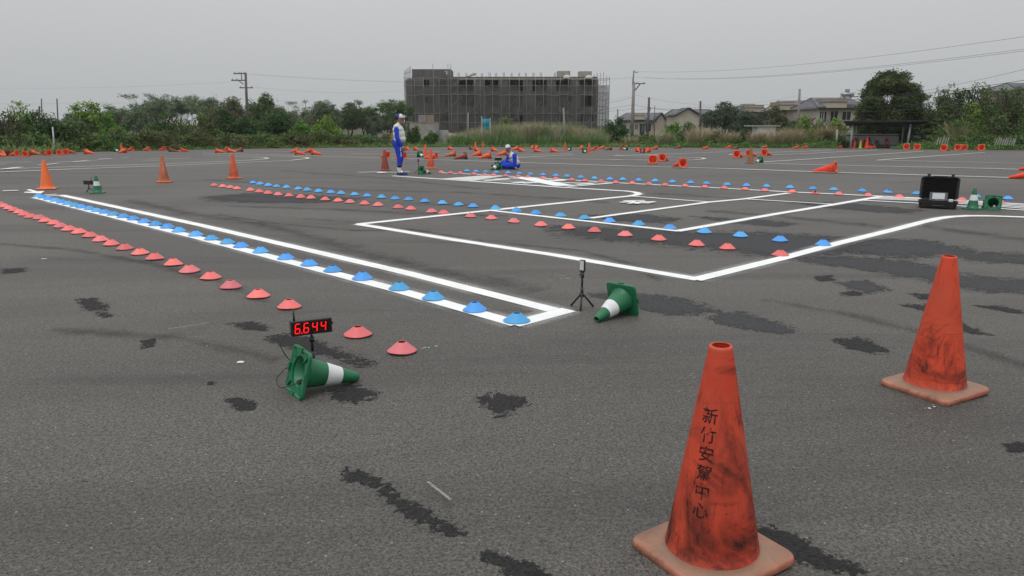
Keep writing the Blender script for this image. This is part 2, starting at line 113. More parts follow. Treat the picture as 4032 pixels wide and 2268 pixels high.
VEG = [(-35.51, 51.7, 2.78, 3.49, 'brown'), (-36.3, 55.01, 3.03, 3.15, 'blossom'), (-37.32, 57.59, 3.84, 2.33, 'light'), (-36.44, 57.59, 3.26, 2.91, 'green'), (-35.13, 57.55, 2.84, 2.91, 'dark'), (-34.21, 57.87, 2.46, 2.93, 'blossom'), (-34.11, 54.41, 1.45, 2.02, 'green'), (-34.19, 59.52, 2.46, 2.41, 'green'), (-37.07, 66.59, 4.1, 2.13, 'sparse'), (-34.84, 65.39, 3.5, 2.86, 'lightgreen'), (-33.55, 59.23, 1.48, 3.79, 'olive'), (-32.67, 62.98, 1.93, 3.82, 'olive'), (-32.62, 59.96, 1.0, 3.03, 'green'), (-54.41, 105.48, 4.92, 4.61, 'grey'), (-50.06, 102.33, 4.68, 4.13, 'grey'), (-31.56, 64.57, 1.84, 3.26, 'brown'), (-32.43, 70.54, 3.42, 4.51, 'darkolive'), (-31.05, 71.64, 3.1, 3.38, 'olive'), (-30.56, 66.14, 1.76, 3.79, 'brown'), (-29.28, 70.03, 2.03, 3.54, 'brown'), (-49.6, 110.05, 6.87, 9.62, 'umbrella'), (-44.53, 108.31, 6.45, 6.19, 'umbrella'), (-52.59, 111.54, 5.96, 6.38, 'umbrella'), (-47.22, 109.64, 6.93, 8.48, 'umbrella'), (-55.41, 111.86, 5.5, 5.64, 'umbrella'), (-40.09, 101.62, 6.18, 4.1, 'grey'), (-36.03, 97.53, 6.13, 6.23, 'browncanopy'), (-33.48, 103.25, 6.74, 5.21, 'darkcanopy'), (-30.27, 79.88, 4.25, 4.03, 'dark'), (-30.83, 75.88, 3.6, 3.07, 'olive'), (-27.9, 79.0, 3.32, 3.46, 'dark'), (-28.23, 87.54, 4.23, 5.89, 'darkolive'), (-26.13, 86.33, 3.93, 4.94, 'dark'), (-23.53, 84.09, 3.19, 3.11, 'lightgreen'), (-21.87, 88.88, 3.62, 3.89, 'light'), (-27.71, 73.9, 1.6, 4.73, 'brown'), (-25.51, 76.96, 1.5, 4.15, 'olive'), (-23.45, 80.57, 1.65, 4.61, 'brown'), (-21.43, 83.33, 1.95, 4.21, 'olive'), (-34.9, 123.92, 6.46, 6.25, 'bare'), (-31.97, 128.69, 6.53, 6.49, 'grey'), (-28.96, 134.55, 6.36, 7.24, 'darkcanopy'), (-25.63, 136.1, 7.15, 5.03, 'bare'), (-22.31, 135.09, 6.9, 6.81, 'airy'), (-19.28, 131.25, 6.35, 4.41, 'airy'), (-42.5, 139.03, 5.45, 9.34, 'grey'), (-37.25, 141.97, 5.37, 8.59, 'grey'), (-33.4, 145.8, 5.12, 8.33, 'grey'), (-28.9, 147.71, 5.39, 8.44, 'grey'), (-23.56, 145.12, 4.87, 7.31, 'grey'), (-61.07, 106.52, 4.25, 6.81, 'grey'), (-59.36, 111.39, 4.62, 6.74, 'grey'), (-18.86, 84.17, 1.13, 4.25, 'brown'), (-16.76, 86.4, 0.82, 3.78, 'olive'), (-13.76, 86.66, 0.47, 2.62, 'olive'), (-11.98, 88.35, 2.0, 1.07, 'cypress'), (-11.15, 88.43, 2.38, 1.19, 'cypress'), (-9.35, 88.6, 1.79, 1.19, 'sapling'), (-9.89, 87.54, 1.23, 1.47, 'green'), (-0.97, 111.99, 3.68, 5.27, 'olivebig'), (12.37, 92.59, 3.19, 4.05, 'dark'), (13.41, 94.55, 3.6, 1.91, 'dark'), (14.36, 88.2, 1.22, 3.56, 'olive'), (16.14, 88.32, 1.65, 3.27, 'olive'), (18.95, 88.53, 2.87, 2.68, 'lightgreen'), (20.75, 88.6, 2.81, 2.39, 'green'), (19.23, 84.89, 1.68, 2.57, 'dark'), (31.07, 110.56, 5.93, 6.32, 'grey2'), (32.42, 103.93, 4.38, 5.24, 'darkgrey'), (35.01, 105.49, 4.58, 3.19, 'darkgrey'), (35.2, 100.95, 5.15, 3.06, 'browncanopy'), (35.62, 96.37, 3.15, 2.59, 'grey2'), (22.5, 83.34, 1.95, 1.4, 'dark'), (25.46, 82.54, 2.07, 1.11, 'dark'), (32.79, 84.86, 3.66, 2.71, 'light'), (33.85, 83.29, 3.04, 2.52, 'lightgreen'), (35.99, 83.49, 3.45, 2.81, 'light'), (33.21, 80.09, 1.65, 2.97, 'brown'), (34.12, 78.38, 1.25, 1.85, 'green'), (40.05, 80.7, 8.22, 6.79, 'bigtree'), (42.77, 81.06, 4.83, 4.09, 'dark'), (44.92, 79.94, 6.9, 2.15, 'bare'), (40.63, 82.33, 3.01, 4.16, 'light'), (44.39, 79.05, 5.44, 3.99, 'blossom'), (44.34, 76.18, 5.95, 4.36, 'blossom'), (45.55, 73.75, 6.26, 5.71, 'blossom'), (48.09, 74.81, 6.1, 4.28, 'green'), (47.04, 71.13, 5.78, 5.03, 'blossom'), (43.74, 72.39, 4.42, 4.14, 'light'), (47.76, 68.09, 5.42, 5.05, 'blossom'), (44.2, 81.08, 4.3, 3.55, 'dark'), (47.42, 73.99, 4.49, 5.73, 'dark'), (46.02, 76.52, 4.37, 5.15, 'dark'), (41.64, 71.31, 2.75, 4.08, 'green'), (44.23, 69.12, 3.14, 5.12, 'blossom'), (45.25, 66.72, 2.42, 3.6, 'green'), (41.9, 67.93, 1.33, 5.03, 'dark'), (41.11, 71.82, 2.05, 1.45, 'vine'), (44.04, 65.63, 1.1, 3.32, 'dark')]
PAMPAS = [(13.83, 86.77, 1.38, 1.75, 'tan'), (17.17, 84.68, 2.1, 2.28, 'greytan'), (20.26, 82.88, 2.48, 2.65, 'tan'), (21.68, 83.56, 2.63, 1.97, 'tan'), (23.39, 82.03, 1.93, 2.21, 'brown'), (24.55, 82.78, 2.21, 1.67, 'greytan'), (26.41, 81.19, 2.06, 2.46, 'brown'), (28.42, 80.02, 2.43, 2.56, 'tan'), (29.9, 79.72, 2.56, 2.15, 'tan'), (30.66, 80.57, 2.18, 1.9, 'brown'), (33.42, 80.55, 2.84, 2.44, 'brown'), (27.51, 82.49, 2.21, 2.22, 'tan'), (35.67, 80.9, 2.18, 2.18, 'greytan'), (37.56, 81.52, 2.46, 2.2, 'greytan'), (41.57, 70.61, 2.84, 1.66, 'tan')]
BANK = [(-2.79, 87.86, 1.4, 0.8, 'green'), (0.15, 93.16, 2.32, 0.93, 'tan'), (2.56, 88.99, 2.66, 0.9, 'tan'), (9.66, 87.09, 1.34, 0.89, 'green'), (-4.1, 89.07, 1.75, 0.82, 'green2'), (3.92, 91.56, 2.49, 0.92, 'greytan'), (-2.13, 93.33, 2.19, 1.24, 'green2'), (-6.93, 88.93, 1.24, 1.18, 'green2'), (2.08, 89.88, 2.44, 1.0, 'green2'), (-2.87, 88.88, 2.04, 0.8, 'tan'), (4.17, 89.01, 2.47, 1.11, 'green2'), (-4.58, 91.57, 2.08, 1.11, 'greytan'), (0.85, 88.38, 1.09, 1.08, 'green'), (-3.5, 89.29, 1.89, 0.89, 'tan2'), (6.81, 91.12, 2.63, 1.26, 'green2'), (-1.8, 87.36, 1.46, 1.22, 'green'), (-1.98, 91.58, 2.48, 0.94, 'green2'), (10.61, 91.94, 1.66, 1.14, 'green2'), (-5.8, 91.17, 1.38, 0.86, 'green2'), (-0.22, 93.44, 2.58, 1.0, 'tan'), (1.11, 89.56, 2.33, 1.06, 'green2'), (0.82, 88.54, 1.46, 0.8, 'tan'), (-4.14, 91.59, 2.13, 1.07, 'tan'), (3.4, 89.28, 2.74, 0.92, 'green2'), (11.09, 91.1, 1.62, 0.92, 'greytan'), (0.3, 87.43, 1.34, 1.18, 'green'), (7.95, 90.29, 2.58, 0.91, 'green2'), (2.46, 92.21, 2.54, 0.88, 'green2'), (-6.43, 93.14, 1.43, 1.02, 'green2'), (9.33, 91.22, 1.8, 0.82, 'tan2'), (-0.11, 89.99, 2.26, 1.22, 'green2'), (9.54, 89.13, 1.77, 0.93, 'tan2'), (0.48, 88.59, 1.27, 0.96, 'green2'), (1.92, 92.77, 2.61, 1.15, 'tan2'), (-6.54, 92.94, 1.65, 1.15, 'green2'), (-5.93, 88.21, 1.11, 1.13, 'green'), (9.51, 88.36, 2.1, 0.78, 'greytan'), (8.56, 87.75, 0.97, 1.18, 'green'), (2.94, 92.9, 2.65, 1.12, 'tan2'), (7.76, 90.71, 2.24, 1.01, 'green2'), (-5.81, 91.67, 1.8, 1.23, 'green2'), (3.82, 88.09, 0.97, 1.02, 'green'), (-7.15, 92.48, 1.14, 1.29, 'tan'), (1.08, 88.52, 1.34, 1.01, 'green2'), (10.12, 87.51, 1.09, 1.18, 'green'), (2.16, 90.01, 2.3, 0.82, 'green2'), (8.7, 88.26, 0.92, 0.97, 'green'), (7.21, 88.17, 1.38, 0.84, 'green'), (1.81, 89.39, 2.47, 1.12, 'tan'), (-6.97, 89.06, 1.32, 1.16, 'green2'), (3.79, 90.61, 2.48, 1.21, 'green2'), (-0.68, 92.17, 2.23, 0.81, 'tan2'), (-6.39, 93.01, 1.45, 1.21, 'green2'), (3.28, 93.28, 2.48, 1.12, 'green2'), (0.87, 88.1, 1.26, 1.08, 'green'), (-4.61, 87.73, 0.95, 0.85, 'green'), (9.16, 89.38, 1.93, 1.11, 'green2'), (8.66, 87.49, 0.89, 0.92, 'green'), (-0.38, 88.33, 1.08, 1.02, 'green'), (6.4, 87.71, 0.95, 0.81, 'green'), (-3.98, 93.61, 1.89, 1.2, 'tan'), (10.18, 87.65, 1.05, 1.12, 'green'), (4.18, 92.59, 2.6, 1.01, 'tan2'), (3.85, 93.02, 2.38, 1.0, 'green2'), (6.42, 90.63, 2.47, 1.23, 'green2'), (0.12, 89.79, 2.32, 1.0, 'green2'), (3.48, 88.82, 2.28, 1.11, 'green2'), (3.99, 89.56, 2.25, 0.8, 'green2'), (2.14, 90.17, 2.24, 1.24, 'tan2'), (3.78, 89.22, 2.71, 1.01, 'green2'), (4.48, 90.29, 2.44, 0.86, 'tan'), (-2.78, 89.13, 1.98, 0.97, 'greytan'), (3.46, 91.22, 2.38, 0.93, 'green2'), (2.33, 88.21, 1.49, 0.92, 'green'), (-4.8, 87.59, 1.31, 1.19, 'green'), (5.71, 91.94, 2.41, 1.24, 'greytan'), (5.96, 90.81, 2.39, 1.22, 'tan2'), (-4.3, 89.87, 2.05, 1.02, 'green2'), (-5.79, 88.23, 1.33, 0.96, 'green'), (5.39, 92.79, 2.58, 0.84, 'green2'), (10.5, 88.69, 1.48, 1.23, 'green2'), (-4.29, 88.21, 0.93, 0.88, 'green'), (2.91, 90.29, 2.38, 1.22, 'greytan'), (1.09, 91.95, 2.29, 1.27, 'tan2'), (-0.26, 92.7, 2.31, 0.9, 'green2'), (1.53, 93.06, 2.57, 1.23, 'tan2'), (0.37, 91.99, 2.32, 0.93, 'greytan'), (8.54, 91.32, 2.29, 1.11, 'green2'), (-1.01, 92.61, 2.27, 1.25, 'green2'), (4.89, 91.73, 2.43, 1.04, 'green2'), (10.52, 92.94, 1.84, 1.06, 'tan'), (2.79, 91.08, 2.62, 1.13, 'greytan'), (-1.04, 91.1, 2.68, 0.85, 'green2'), (10.89, 92.26, 1.54, 0.84, 'tan'), (-3.0, 88.97, 1.93, 1.24, 'tan2'), (-7.07, 91.57, 1.48, 1.24, 'greytan'), (6.6, 92.44, 2.6, 1.12, 'green2'), (0.17, 88.31, 1.46, 1.02, 'green'), (2.11, 90.83, 2.61, 1.14, 'greytan'), (0.79, 88.33, 0.89, 1.22, 'green'), (-2.18, 92.1, 2.4, 1.27, 'tan2'), (0.3, 92.07, 2.65, 1.06, 'green2'), (-6.5, 88.78, 1.55, 0.84, 'tan2'), (6.46, 87.69, 1.4, 0.81, 'green'), (-3.41, 93.25, 2.0, 1.07, 'tan2'), (-5.03, 89.4, 1.77, 0.86, 'greytan'), (-2.78, 92.67, 2.43, 0.96, 'green2'), (3.2, 91.48, 2.27, 1.13, 'tan'), (11.23, 92.71, 1.32, 1.15, 'greytan'), (-2.39, 91.05, 2.23, 1.28, 'tan2'), (3.85, 89.56, 2.23, 1.15, 'greytan'), (-6.07, 87.45, 0.87, 1.2, 'green'), (5.01, 88.89, 2.27, 1.18, 'tan2'), (-5.16, 88.49, 1.17, 1.03, 'green'), (2.65, 89.54, 2.36, 1.15, 'tan'), (-6.32, 88.08, 1.34, 1.04, 'green'), (-3.65, 91.25, 2.12, 1.06, 'green2'), (-5.03, 88.65, 1.48, 1.24, 'greytan'), (-3.19, 87.37, 0.95, 1.11, 'green'), (9.9, 90.16, 2.02, 1.18, 'green2'), (7.28, 88.14, 1.08, 0.94, 'green'), (-7.16, 91.57, 1.34, 1.19, 'tan2'), (6.12, 89.87, 2.69, 1.08, 'green2'), (-6.0, 87.62, 1.05, 0.8, 'green'), (7.88, 88.61, 2.4, 1.12, 'tan'), (-6.72, 89.9, 1.24, 1.09, 'greytan'), (-4.76, 91.12, 1.95, 0.95, 'tan2'), (4.3, 88.3, 1.03, 1.03, 'green'), (10.6, 92.99, 1.77, 1.3, 'green2'), (-6.42, 88.06, 0.91, 1.0, 'green'), (7.69, 87.53, 1.38, 0.84, 'green'), (2.81, 88.1, 1.13, 0.94, 'green'), (10.06, 91.54, 2.01, 0.87, 'green2'), (-3.99, 91.25, 2.08, 0.9, 'green2'), (1.42, 89.03, 2.39, 1.2, 'tan'), (-1.91, 89.9, 2.66, 1.08, 'green2'), (9.42, 89.29, 2.05, 0.82, 'tan2'), (0.58, 93.12, 2.61, 1.29, 'tan2'), (7.59, 88.37, 0.81, 0.78, 'tan'), (-6.99, 88.92, 1.33, 0.81, 'green2'), (2.34, 89.39, 2.67, 1.03, 'greytan'), (2.88, 91.67, 2.72, 1.28, 'green2'), (9.36, 93.25, 1.99, 0.99, 'green2'), (-2.13, 91.01, 2.56, 1.1, 'tan2'), (3.67, 87.22, 1.33, 1.07, 'green'), (6.98, 90.96, 2.24, 1.05, 'greytan'), (2.56, 88.8, 2.43, 1.25, 'greytan'), (11.05, 90.63, 1.71, 1.07, 'green2'), (-3.75, 93.41, 1.92, 1.12, 'tan2'), (5.7, 93.32, 2.67, 0.98, 'greytan')]
SITE = {'Y': 160.0, 'S': 18.603}
SITE_PX = {'tower': [(-20.855, 12.65), (-12.752, -0.061)], 'main': [(-20.899, 11.133), (17.844, -0.061)], 'scafL': [(-22.501, 12.272), (-21.227, -0.061)], 'scafR': [(17.569, 11.095), (20.188, 2.089)], 'box1': [(9.523, 12.347), (12.203, 11.095)], 'box2': [(14.034, 12.291), (16.721, 11.095)], 'sack1': [(10.66, 11.418), (12.152, 10.639)], 'sack2': [(15.195, 11.418), (16.692, 10.639)], 'wood': [(-9.25, 11.893), (-7.783, 10.905)], 'notch': [(-14.032, 12.272), (-13.493, 11.608)]}
SITE_WIN = [[(-11.146, 10.41), (-8.11, 8.233)], [(-5.913, 10.41), (-2.861, 8.233)], [(-0.779, 10.41), (2.289, 8.233)], [(4.257, 10.41), (7.241, 8.233)], [(9.194, 10.41), (11.995, 8.233)], [(14.13, 10.41), (17.045, 8.233)], [(-15.788, 10.334), (-13.598, 9.19)], [(-18.451, 10.468), (-17.3, 9.037)], [(-15.358, 7.351), (-13.376, 5.155)], [(-10.599, 7.351), (-7.448, 5.155)], [(-5.442, 7.351), (-2.774, 5.155)], [(-0.286, 7.351), (2.299, 5.155)], [(4.87, 7.351), (7.471, 5.155)], [(9.63, 7.351), (12.245, 5.155)], [(14.389, 7.351), (17.019, 5.155)], [(-18.438, 7.12), (-16.386, 5.773)], [(-15.235, 3.8), (-13.375, 2.011)], [(-10.252, 3.8), (-7.481, 2.011)], [(-5.27, 3.8), (-2.786, 2.011)], [(-0.288, 3.8), (2.309, 2.011)], [(4.894, 3.8), (7.504, 2.011)], [(9.677, 3.8), (12.299, 2.011)], [(14.461, 3.8), (17.094, 2.011)], [(-15.792, 1.113), (-13.614, -0.061)], [(-11.491, 1.113), (-7.703, -0.061)], [(-6.29, 1.113), (-2.894, -0.061)]]
SITE_POLE_X = [-20.153, -18.236, -16.259, -15.152, -13.234, -12.641, -11.257, -9.478, -7.699, -6.611, -5.821, -4.041, -2.163, -0.483, 1.494, 3.076, 4.815, 6.535, 8.215, 9.995, 11.675, 13.355, 15.036, 16.677]
SITE_ROW_Z = [10.81, 9.323, 7.504, 3.741, 1.894]
SITE_REBAR_X = [-11.148, -9.492, -6.318, -4.681, -3.321, -1.704, -0.087, 1.49, 2.91, 4.487, 6.025, 8.943]
CONCRETE = {'wall': [(-12.456, 92, 1.651), (-9.271, 92, -0.679)], 'pal1': [(-11.429, 92.6, 2.468), (-10.396, 92.6, 1.652)], 'pal2': [(-10.376, 92.6, 2.468), (-9.589, 92.6, 1.652)], 'block': [(-9.44, 94, 0.73), (-7.977, 94, -0.415)], 'rub': [(-7.957, 94, 0.668), (-7.154, 94, -0.415)], 'pink': [(-16.037, 90, 0.347), (-13.833, 90, -0.692)], 'teal': [(-28.991, 150, 0.929), (-25.776, 150, -0.549)]}
BANNER = [(-3.447, 88, 2.074), (-2.57, 88, 0.922)]
POSTS = {'main': ((17.491, 110, 7.411), (17.472, 110, -0.373)), 'mainthin': ((17.435, 110, 8.988), (17.41, 110, 7.13)), 'a': ((20.482, 114, 5.395), (20.455, 114, -0.628)), 'lean': ((20.405, 112, 3.878), (19.314, 112, 0.147)), 'b': ((21.743, 116, 4.227), (21.908, 116, -0.665)), 'c': ((16.388, 118, 3.739), (16.565, 118, -0.702)), 'd': ((27.681, 112, 4.784), (27.97, 112, -1.147)), 'e': ((35.728, 95, 5.749), (35.954, 95, -0.749)), 'f': ((22.242, 117, 3.34), (22.451, 117, -0.684)), 'left': ((-32.928, 95, 7.691), (-33.2, 95, 0.504)), 'l1': ((-55.508, 90, 4.424), (-56.052, 90, -0.633)), 'l2': ((-53.681, 90, 4.424), (-54.111, 90, -0.633)), 'l3': ((-73.25, 118, 4.198), (-73.968, 118, -1.287)), 'l4': ((-30.35, 50, 1.29), (-30.415, 50, -0.195)), 'conc1': ((-5.087, 88, 2.791), (-5.131, 88, -0.586)), 'conc2': ((5.961, 88, 3.334), (6.169, 88, -0.586)), 'r1': ((33.549, 78, 0.959), (33.62, 78, -0.61))}
WIRES = [((18.052, 110, 8.008), (30.064, 42, 5.73), 0.8), ((18.998, 110, 8.008), (30.081, 42, 5.625), 0.8), ((17.512, 110, 8.848), (29.953, 42, 6.411), 0.8), ((17.796, 110, 8.043), (-32.374, 95, 7.54), 0.9), ((17.399, 110, 7.938), (-33.63, 95, 7.54), 0.9), ((17.483, 110, 5.577), (-5.088, 88, 2.705), 0.8), ((17.493, 110, 5.293), (-5.091, 88, 2.533), 0.8), ((17.459, 110, 4.192), (-5.09, 88, 2.619), 0.6), ((17.4, 110, 3.8), (16.431, 118, 3.624), 0.15), ((16.431, 118, 3.624), (5.963, 88, 3.219), 0.4), ((17.568, 110, 4.227), (27.687, 112, 3.987), 0.5), ((27.687, 112, 3.987), (35.749, 95, 4.373), 0.35), ((35.749, 95, 4.373), (28.873, 40, 4.039), 0.5), ((20.543, 114, 3.884), (27.707, 112, 3.624), 0.3), ((27.707, 112, 3.624), (35.718, 95, 3.605), 0.35), ((35.718, 95, 3.605), (28.987, 40, 3.336), 0.5), ((27.715, 112, 3.478), (35.691, 95, 3.174), 0.3), ((35.691, 95, 3.174), (29.044, 40, 2.989), 0.5), ((20.543, 114, 3.884), (17.41, 110, 3.514), 0.15), ((17.517, 110, 5.648), (42.239, 114, 5.579), 1.4), ((42.239, 114, 5.579), (28.754, 40, 4.774), 1.2), ((-79.625, 95, 4.22), (-33.335, 95, 4.496), 0.4), ((-33.003, 95, 6.723), (-95.326, 110, 7.411), 0.9), ((-31.991, 95, 5.963), (-15.195, 110, 6.249), 0.5), ((-73.345, 118, 3.509), (-44.468, 95, 1.439), 0.2), ((-73.372, 118, 3.318), (-43.863, 95, 1.128), 0.2), ((-73.313, 118, 3.739), (-84.217, 114, 4.401), 0.3)]
HOUSE = [(23.925, 135, 1.956, 19.176, 28.674, 3.364), (29.432, 125, 2.858, 26.595, 34.247, 3.955)]
HOUSE_PT = {'h1a': (19.221, 135, 1.956), 'h1b': (28.764, 135, 1.956), 'h1r': (21.839, 135, 3.364), 'h2a': (26.508, 125, 2.817), 'h2b': (32.779, 125, 2.817), 'h2r': (28.542, 125, 3.914), 'h3a': (34.44, 115, 3.084), 'h3b': (39.36, 115, 3.084), 'h3r': (37.727, 115, 4.39), 'h3k': [(35.346, 113, 4.229), (37.753, 113, 3.276)], 'h4a': (37.659, 105, 3.353), 'h4b': (43.691, 105, 3.353), 'h4r': (42.945, 105, 4.611), 'h4k': [(36.582, 103, 4.385), (38.691, 103, 3.384)], 'h5a': (36.762, 92, 3.269), 'h5b': (43.12, 92, 3.269), 'h5r': (42.371, 92, 4.579), 'h5k': [(37.773, 90.5, 4.44), (40.046, 90.5, 3.387)], 'h6a': (62.275, 95, 5.567), 'h6b': (67.322, 95, 5.567), 'h6r': (64.344, 95, 6.48), 'hut': [(27.656, 88, 1.326), (31.002, 88, 0.806)]}
SHED = {'bl': (34.029, 75.67), 'br': (39.219, 74.75), 'p': [(34.14, 76.613, 1.445), (39.192, 74.75, 1.519)], 'roof': [(26.844, 62, 1.612), (34.048, 62, 1.653), (28.568, 62, 1.409)], 'green_cone': (35.345, 76.613)}
PICKET = [(38.523, 67.372), (39.433, 67.372), (41.309, 65.225), (42.049, 63.868)]

rnd = random.Random(7)
C = scene.collection


def gz(y):
    """ground height: level near the camera, draining away gently beyond 25 m"""
    return 0.0 if y < 25 else -0.018 * (min(y, 85) - 25)


ORD = ('first second third fourth fifth sixth seventh eighth ninth tenth eleventh twelfth thirteenth fourteenth fifteenth '
       'sixteenth seventeenth eighteenth nineteenth twentieth twenty-first twenty-second twenty-third twenty-fourth '
       'twenty-fifth twenty-sixth twenty-seventh twenty-eighth twenty-ninth thirtieth thirty-first thirty-second '
       'thirty-third thirty-fourth thirty-fifth thirty-sixth').split()


# ------------------------------------------------------------------ helpers
def link(o, parent=None):
    C.objects.link(o)
    if parent is not None:
        o.parent = parent
    return o


def tag(o, label=None, cat=None, group=None, kind=None):
    if label: o['label'] = label
    if cat: o['category'] = cat
    if group: o['group'] = group
    if kind: o['kind'] = kind
    return o


def empty(name, loc=(0, 0, 0), rz=0.0, label=None, cat=None, group=None):
    o = bpy.data.objects.new(name, None)
    o.empty_display_size = 0.1
    o.location = loc
    o.rotation_euler = (0, 0, rz)
    link(o)
    return tag(o, label, cat, group)


class MB:
    """collects simple shapes into one mesh"""
    def __init__(self):
        self.v, self.f, self.sm = [], [], []

    def add(self, verts, faces, smooth=False):
        b = len(self.v)
        self.v += [tuple(p) for p in verts]
        self.f += [tuple(i + b for i in f) for f in faces]
        self.sm += [smooth] * len(faces)
        return self

    def box(self, x0, x1, y0, y1, z0, z1, m=None):
        p = [(x0, y0, z0), (x1, y0, z0), (x1, y1, z0), (x0, y1, z0), (x0, y0, z1), (x1, y0, z1), (x1, y1, z1), (x0, y1, z1)]
        if m is not None: p = [m @ Vector(q) for q in p]
        return self.add(p, [(3, 2, 1, 0), (4, 5, 6, 7), (0, 1, 5, 4), (1, 2, 6, 5), (2, 3, 7, 6), (3, 0, 4, 7)])

    def bevbox(self, x0, x1, y0, y1, z0, z1, b=0.01, m=None):
        """box with chamfered vertical edges and a chamfered top and bottom rim"""
        def ring(z, s):
            X0, X1, Y0, Y1 = x0 + s, x1 - s, y0 + s, y1 - s
            return [(X0 + b, Y0, z), (X1 - b, Y0, z), (X1, Y0 + b, z), (X1, Y1 - b, z), (X1 - b, Y1, z), (X0 + b, Y1, z), (X0, Y1 - b, z), (X0, Y0 + b, z)]
        rs = [ring(z0, b * .6), ring(z0 + b, 0), ring(z1 - b, 0), ring(z1, b * .6)]
        p = [q for r_ in rs for q in r_]
        if m is not None: p = [m @ Vector(q) for q in p]
        f = [tuple(range(7, -1, -1)), tuple(range(24, 32))]
        for k in range(3):
            for i in range(8):
                j = (i + 1) % 8
                f.append((k * 8 + i, k * 8 + j, k * 8 + 8 + j, k * 8 + 8 + i))
        return self.add(p, f)

    def tube(self, pts, rad, n=8, cap=True, smooth=True):
        pts = [Vector(p) for p in pts]
        rr = rad if isinstance(rad, (list, tuple)) else [rad] * len(pts)
        vs, prev = [], None
        for i, p in enumerate(pts):
            d = (pts[min(i + 1, len(pts) - 1)] - pts[max(i - 1, 0)])
            d = d.normalized() if d.length > 1e-9 else Vector((0, 0, 1))
            if prev is None:
                a = Vector((1, 0, 0)) if abs(d.x) < .9 else Vector((0, 1, 0))
                u = (a - d * a.dot(d)).normalized()
            else:
                u = (prev - d * prev.dot(d)).normalized()
            w = d.cross(u)
            prev = u
            for k in range(n):
                t = 2 * math.pi * k / n
                vs.append(p + (u * math.cos(t) + w * math.sin(t)) * rr[i])
        fs = []
        for i in range(len(pts) - 1):
            for k in range(n):
                j = (k + 1) % n
                fs.append((i * n + k, i * n + j, i * n + n + j, i * n + n + k))
        if cap:
            fs.append(tuple(range(n - 1, -1, -1)))
            fs.append(tuple((len(pts) - 1) * n + k for k in range(n)))
        return self.add(vs, fs, smooth)

    def lathe(self, prof, n=32, m=None, closed=False, smooth=True):
        vs, fs = [], []
        for r, z in prof:
            for k in range(n):
                t = 2 * math.pi * k / n
                p = Vector((r * math.cos(t), r * math.sin(t), z))
                vs.append(m @ p if m is not None else p)
        L = len(prof)
        for i in range(L if closed else L - 1):
            a, b = i, (i + 1) % L
            for k in range(n):
                j = (k + 1) % n
                fs.append((a * n + k, a * n + j, b * n + j, b * n + k))
        return self.add(vs, fs, smooth)

    def mesh(self, name, mat=None):
        me = bpy.data.meshes.new(name)
        me.from_pydata(self.v, [], self.f)
        me.polygons.foreach_set('use_smooth', self.sm)
        if mat: me.materials.append(mat)
        me.update()
        return me

    def build(self, name, mat=None, parent=None):
        return link(bpy.data.objects.new(name, self.mesh(name, mat)), parent)


def obj(name, me, parent=None, loc=(0, 0, 0), rz=0.0):
    o = bpy.data.objects.new(name, me)
    o.location = loc
    o.rotation_euler = (0, 0, rz)
    return link(o, parent)


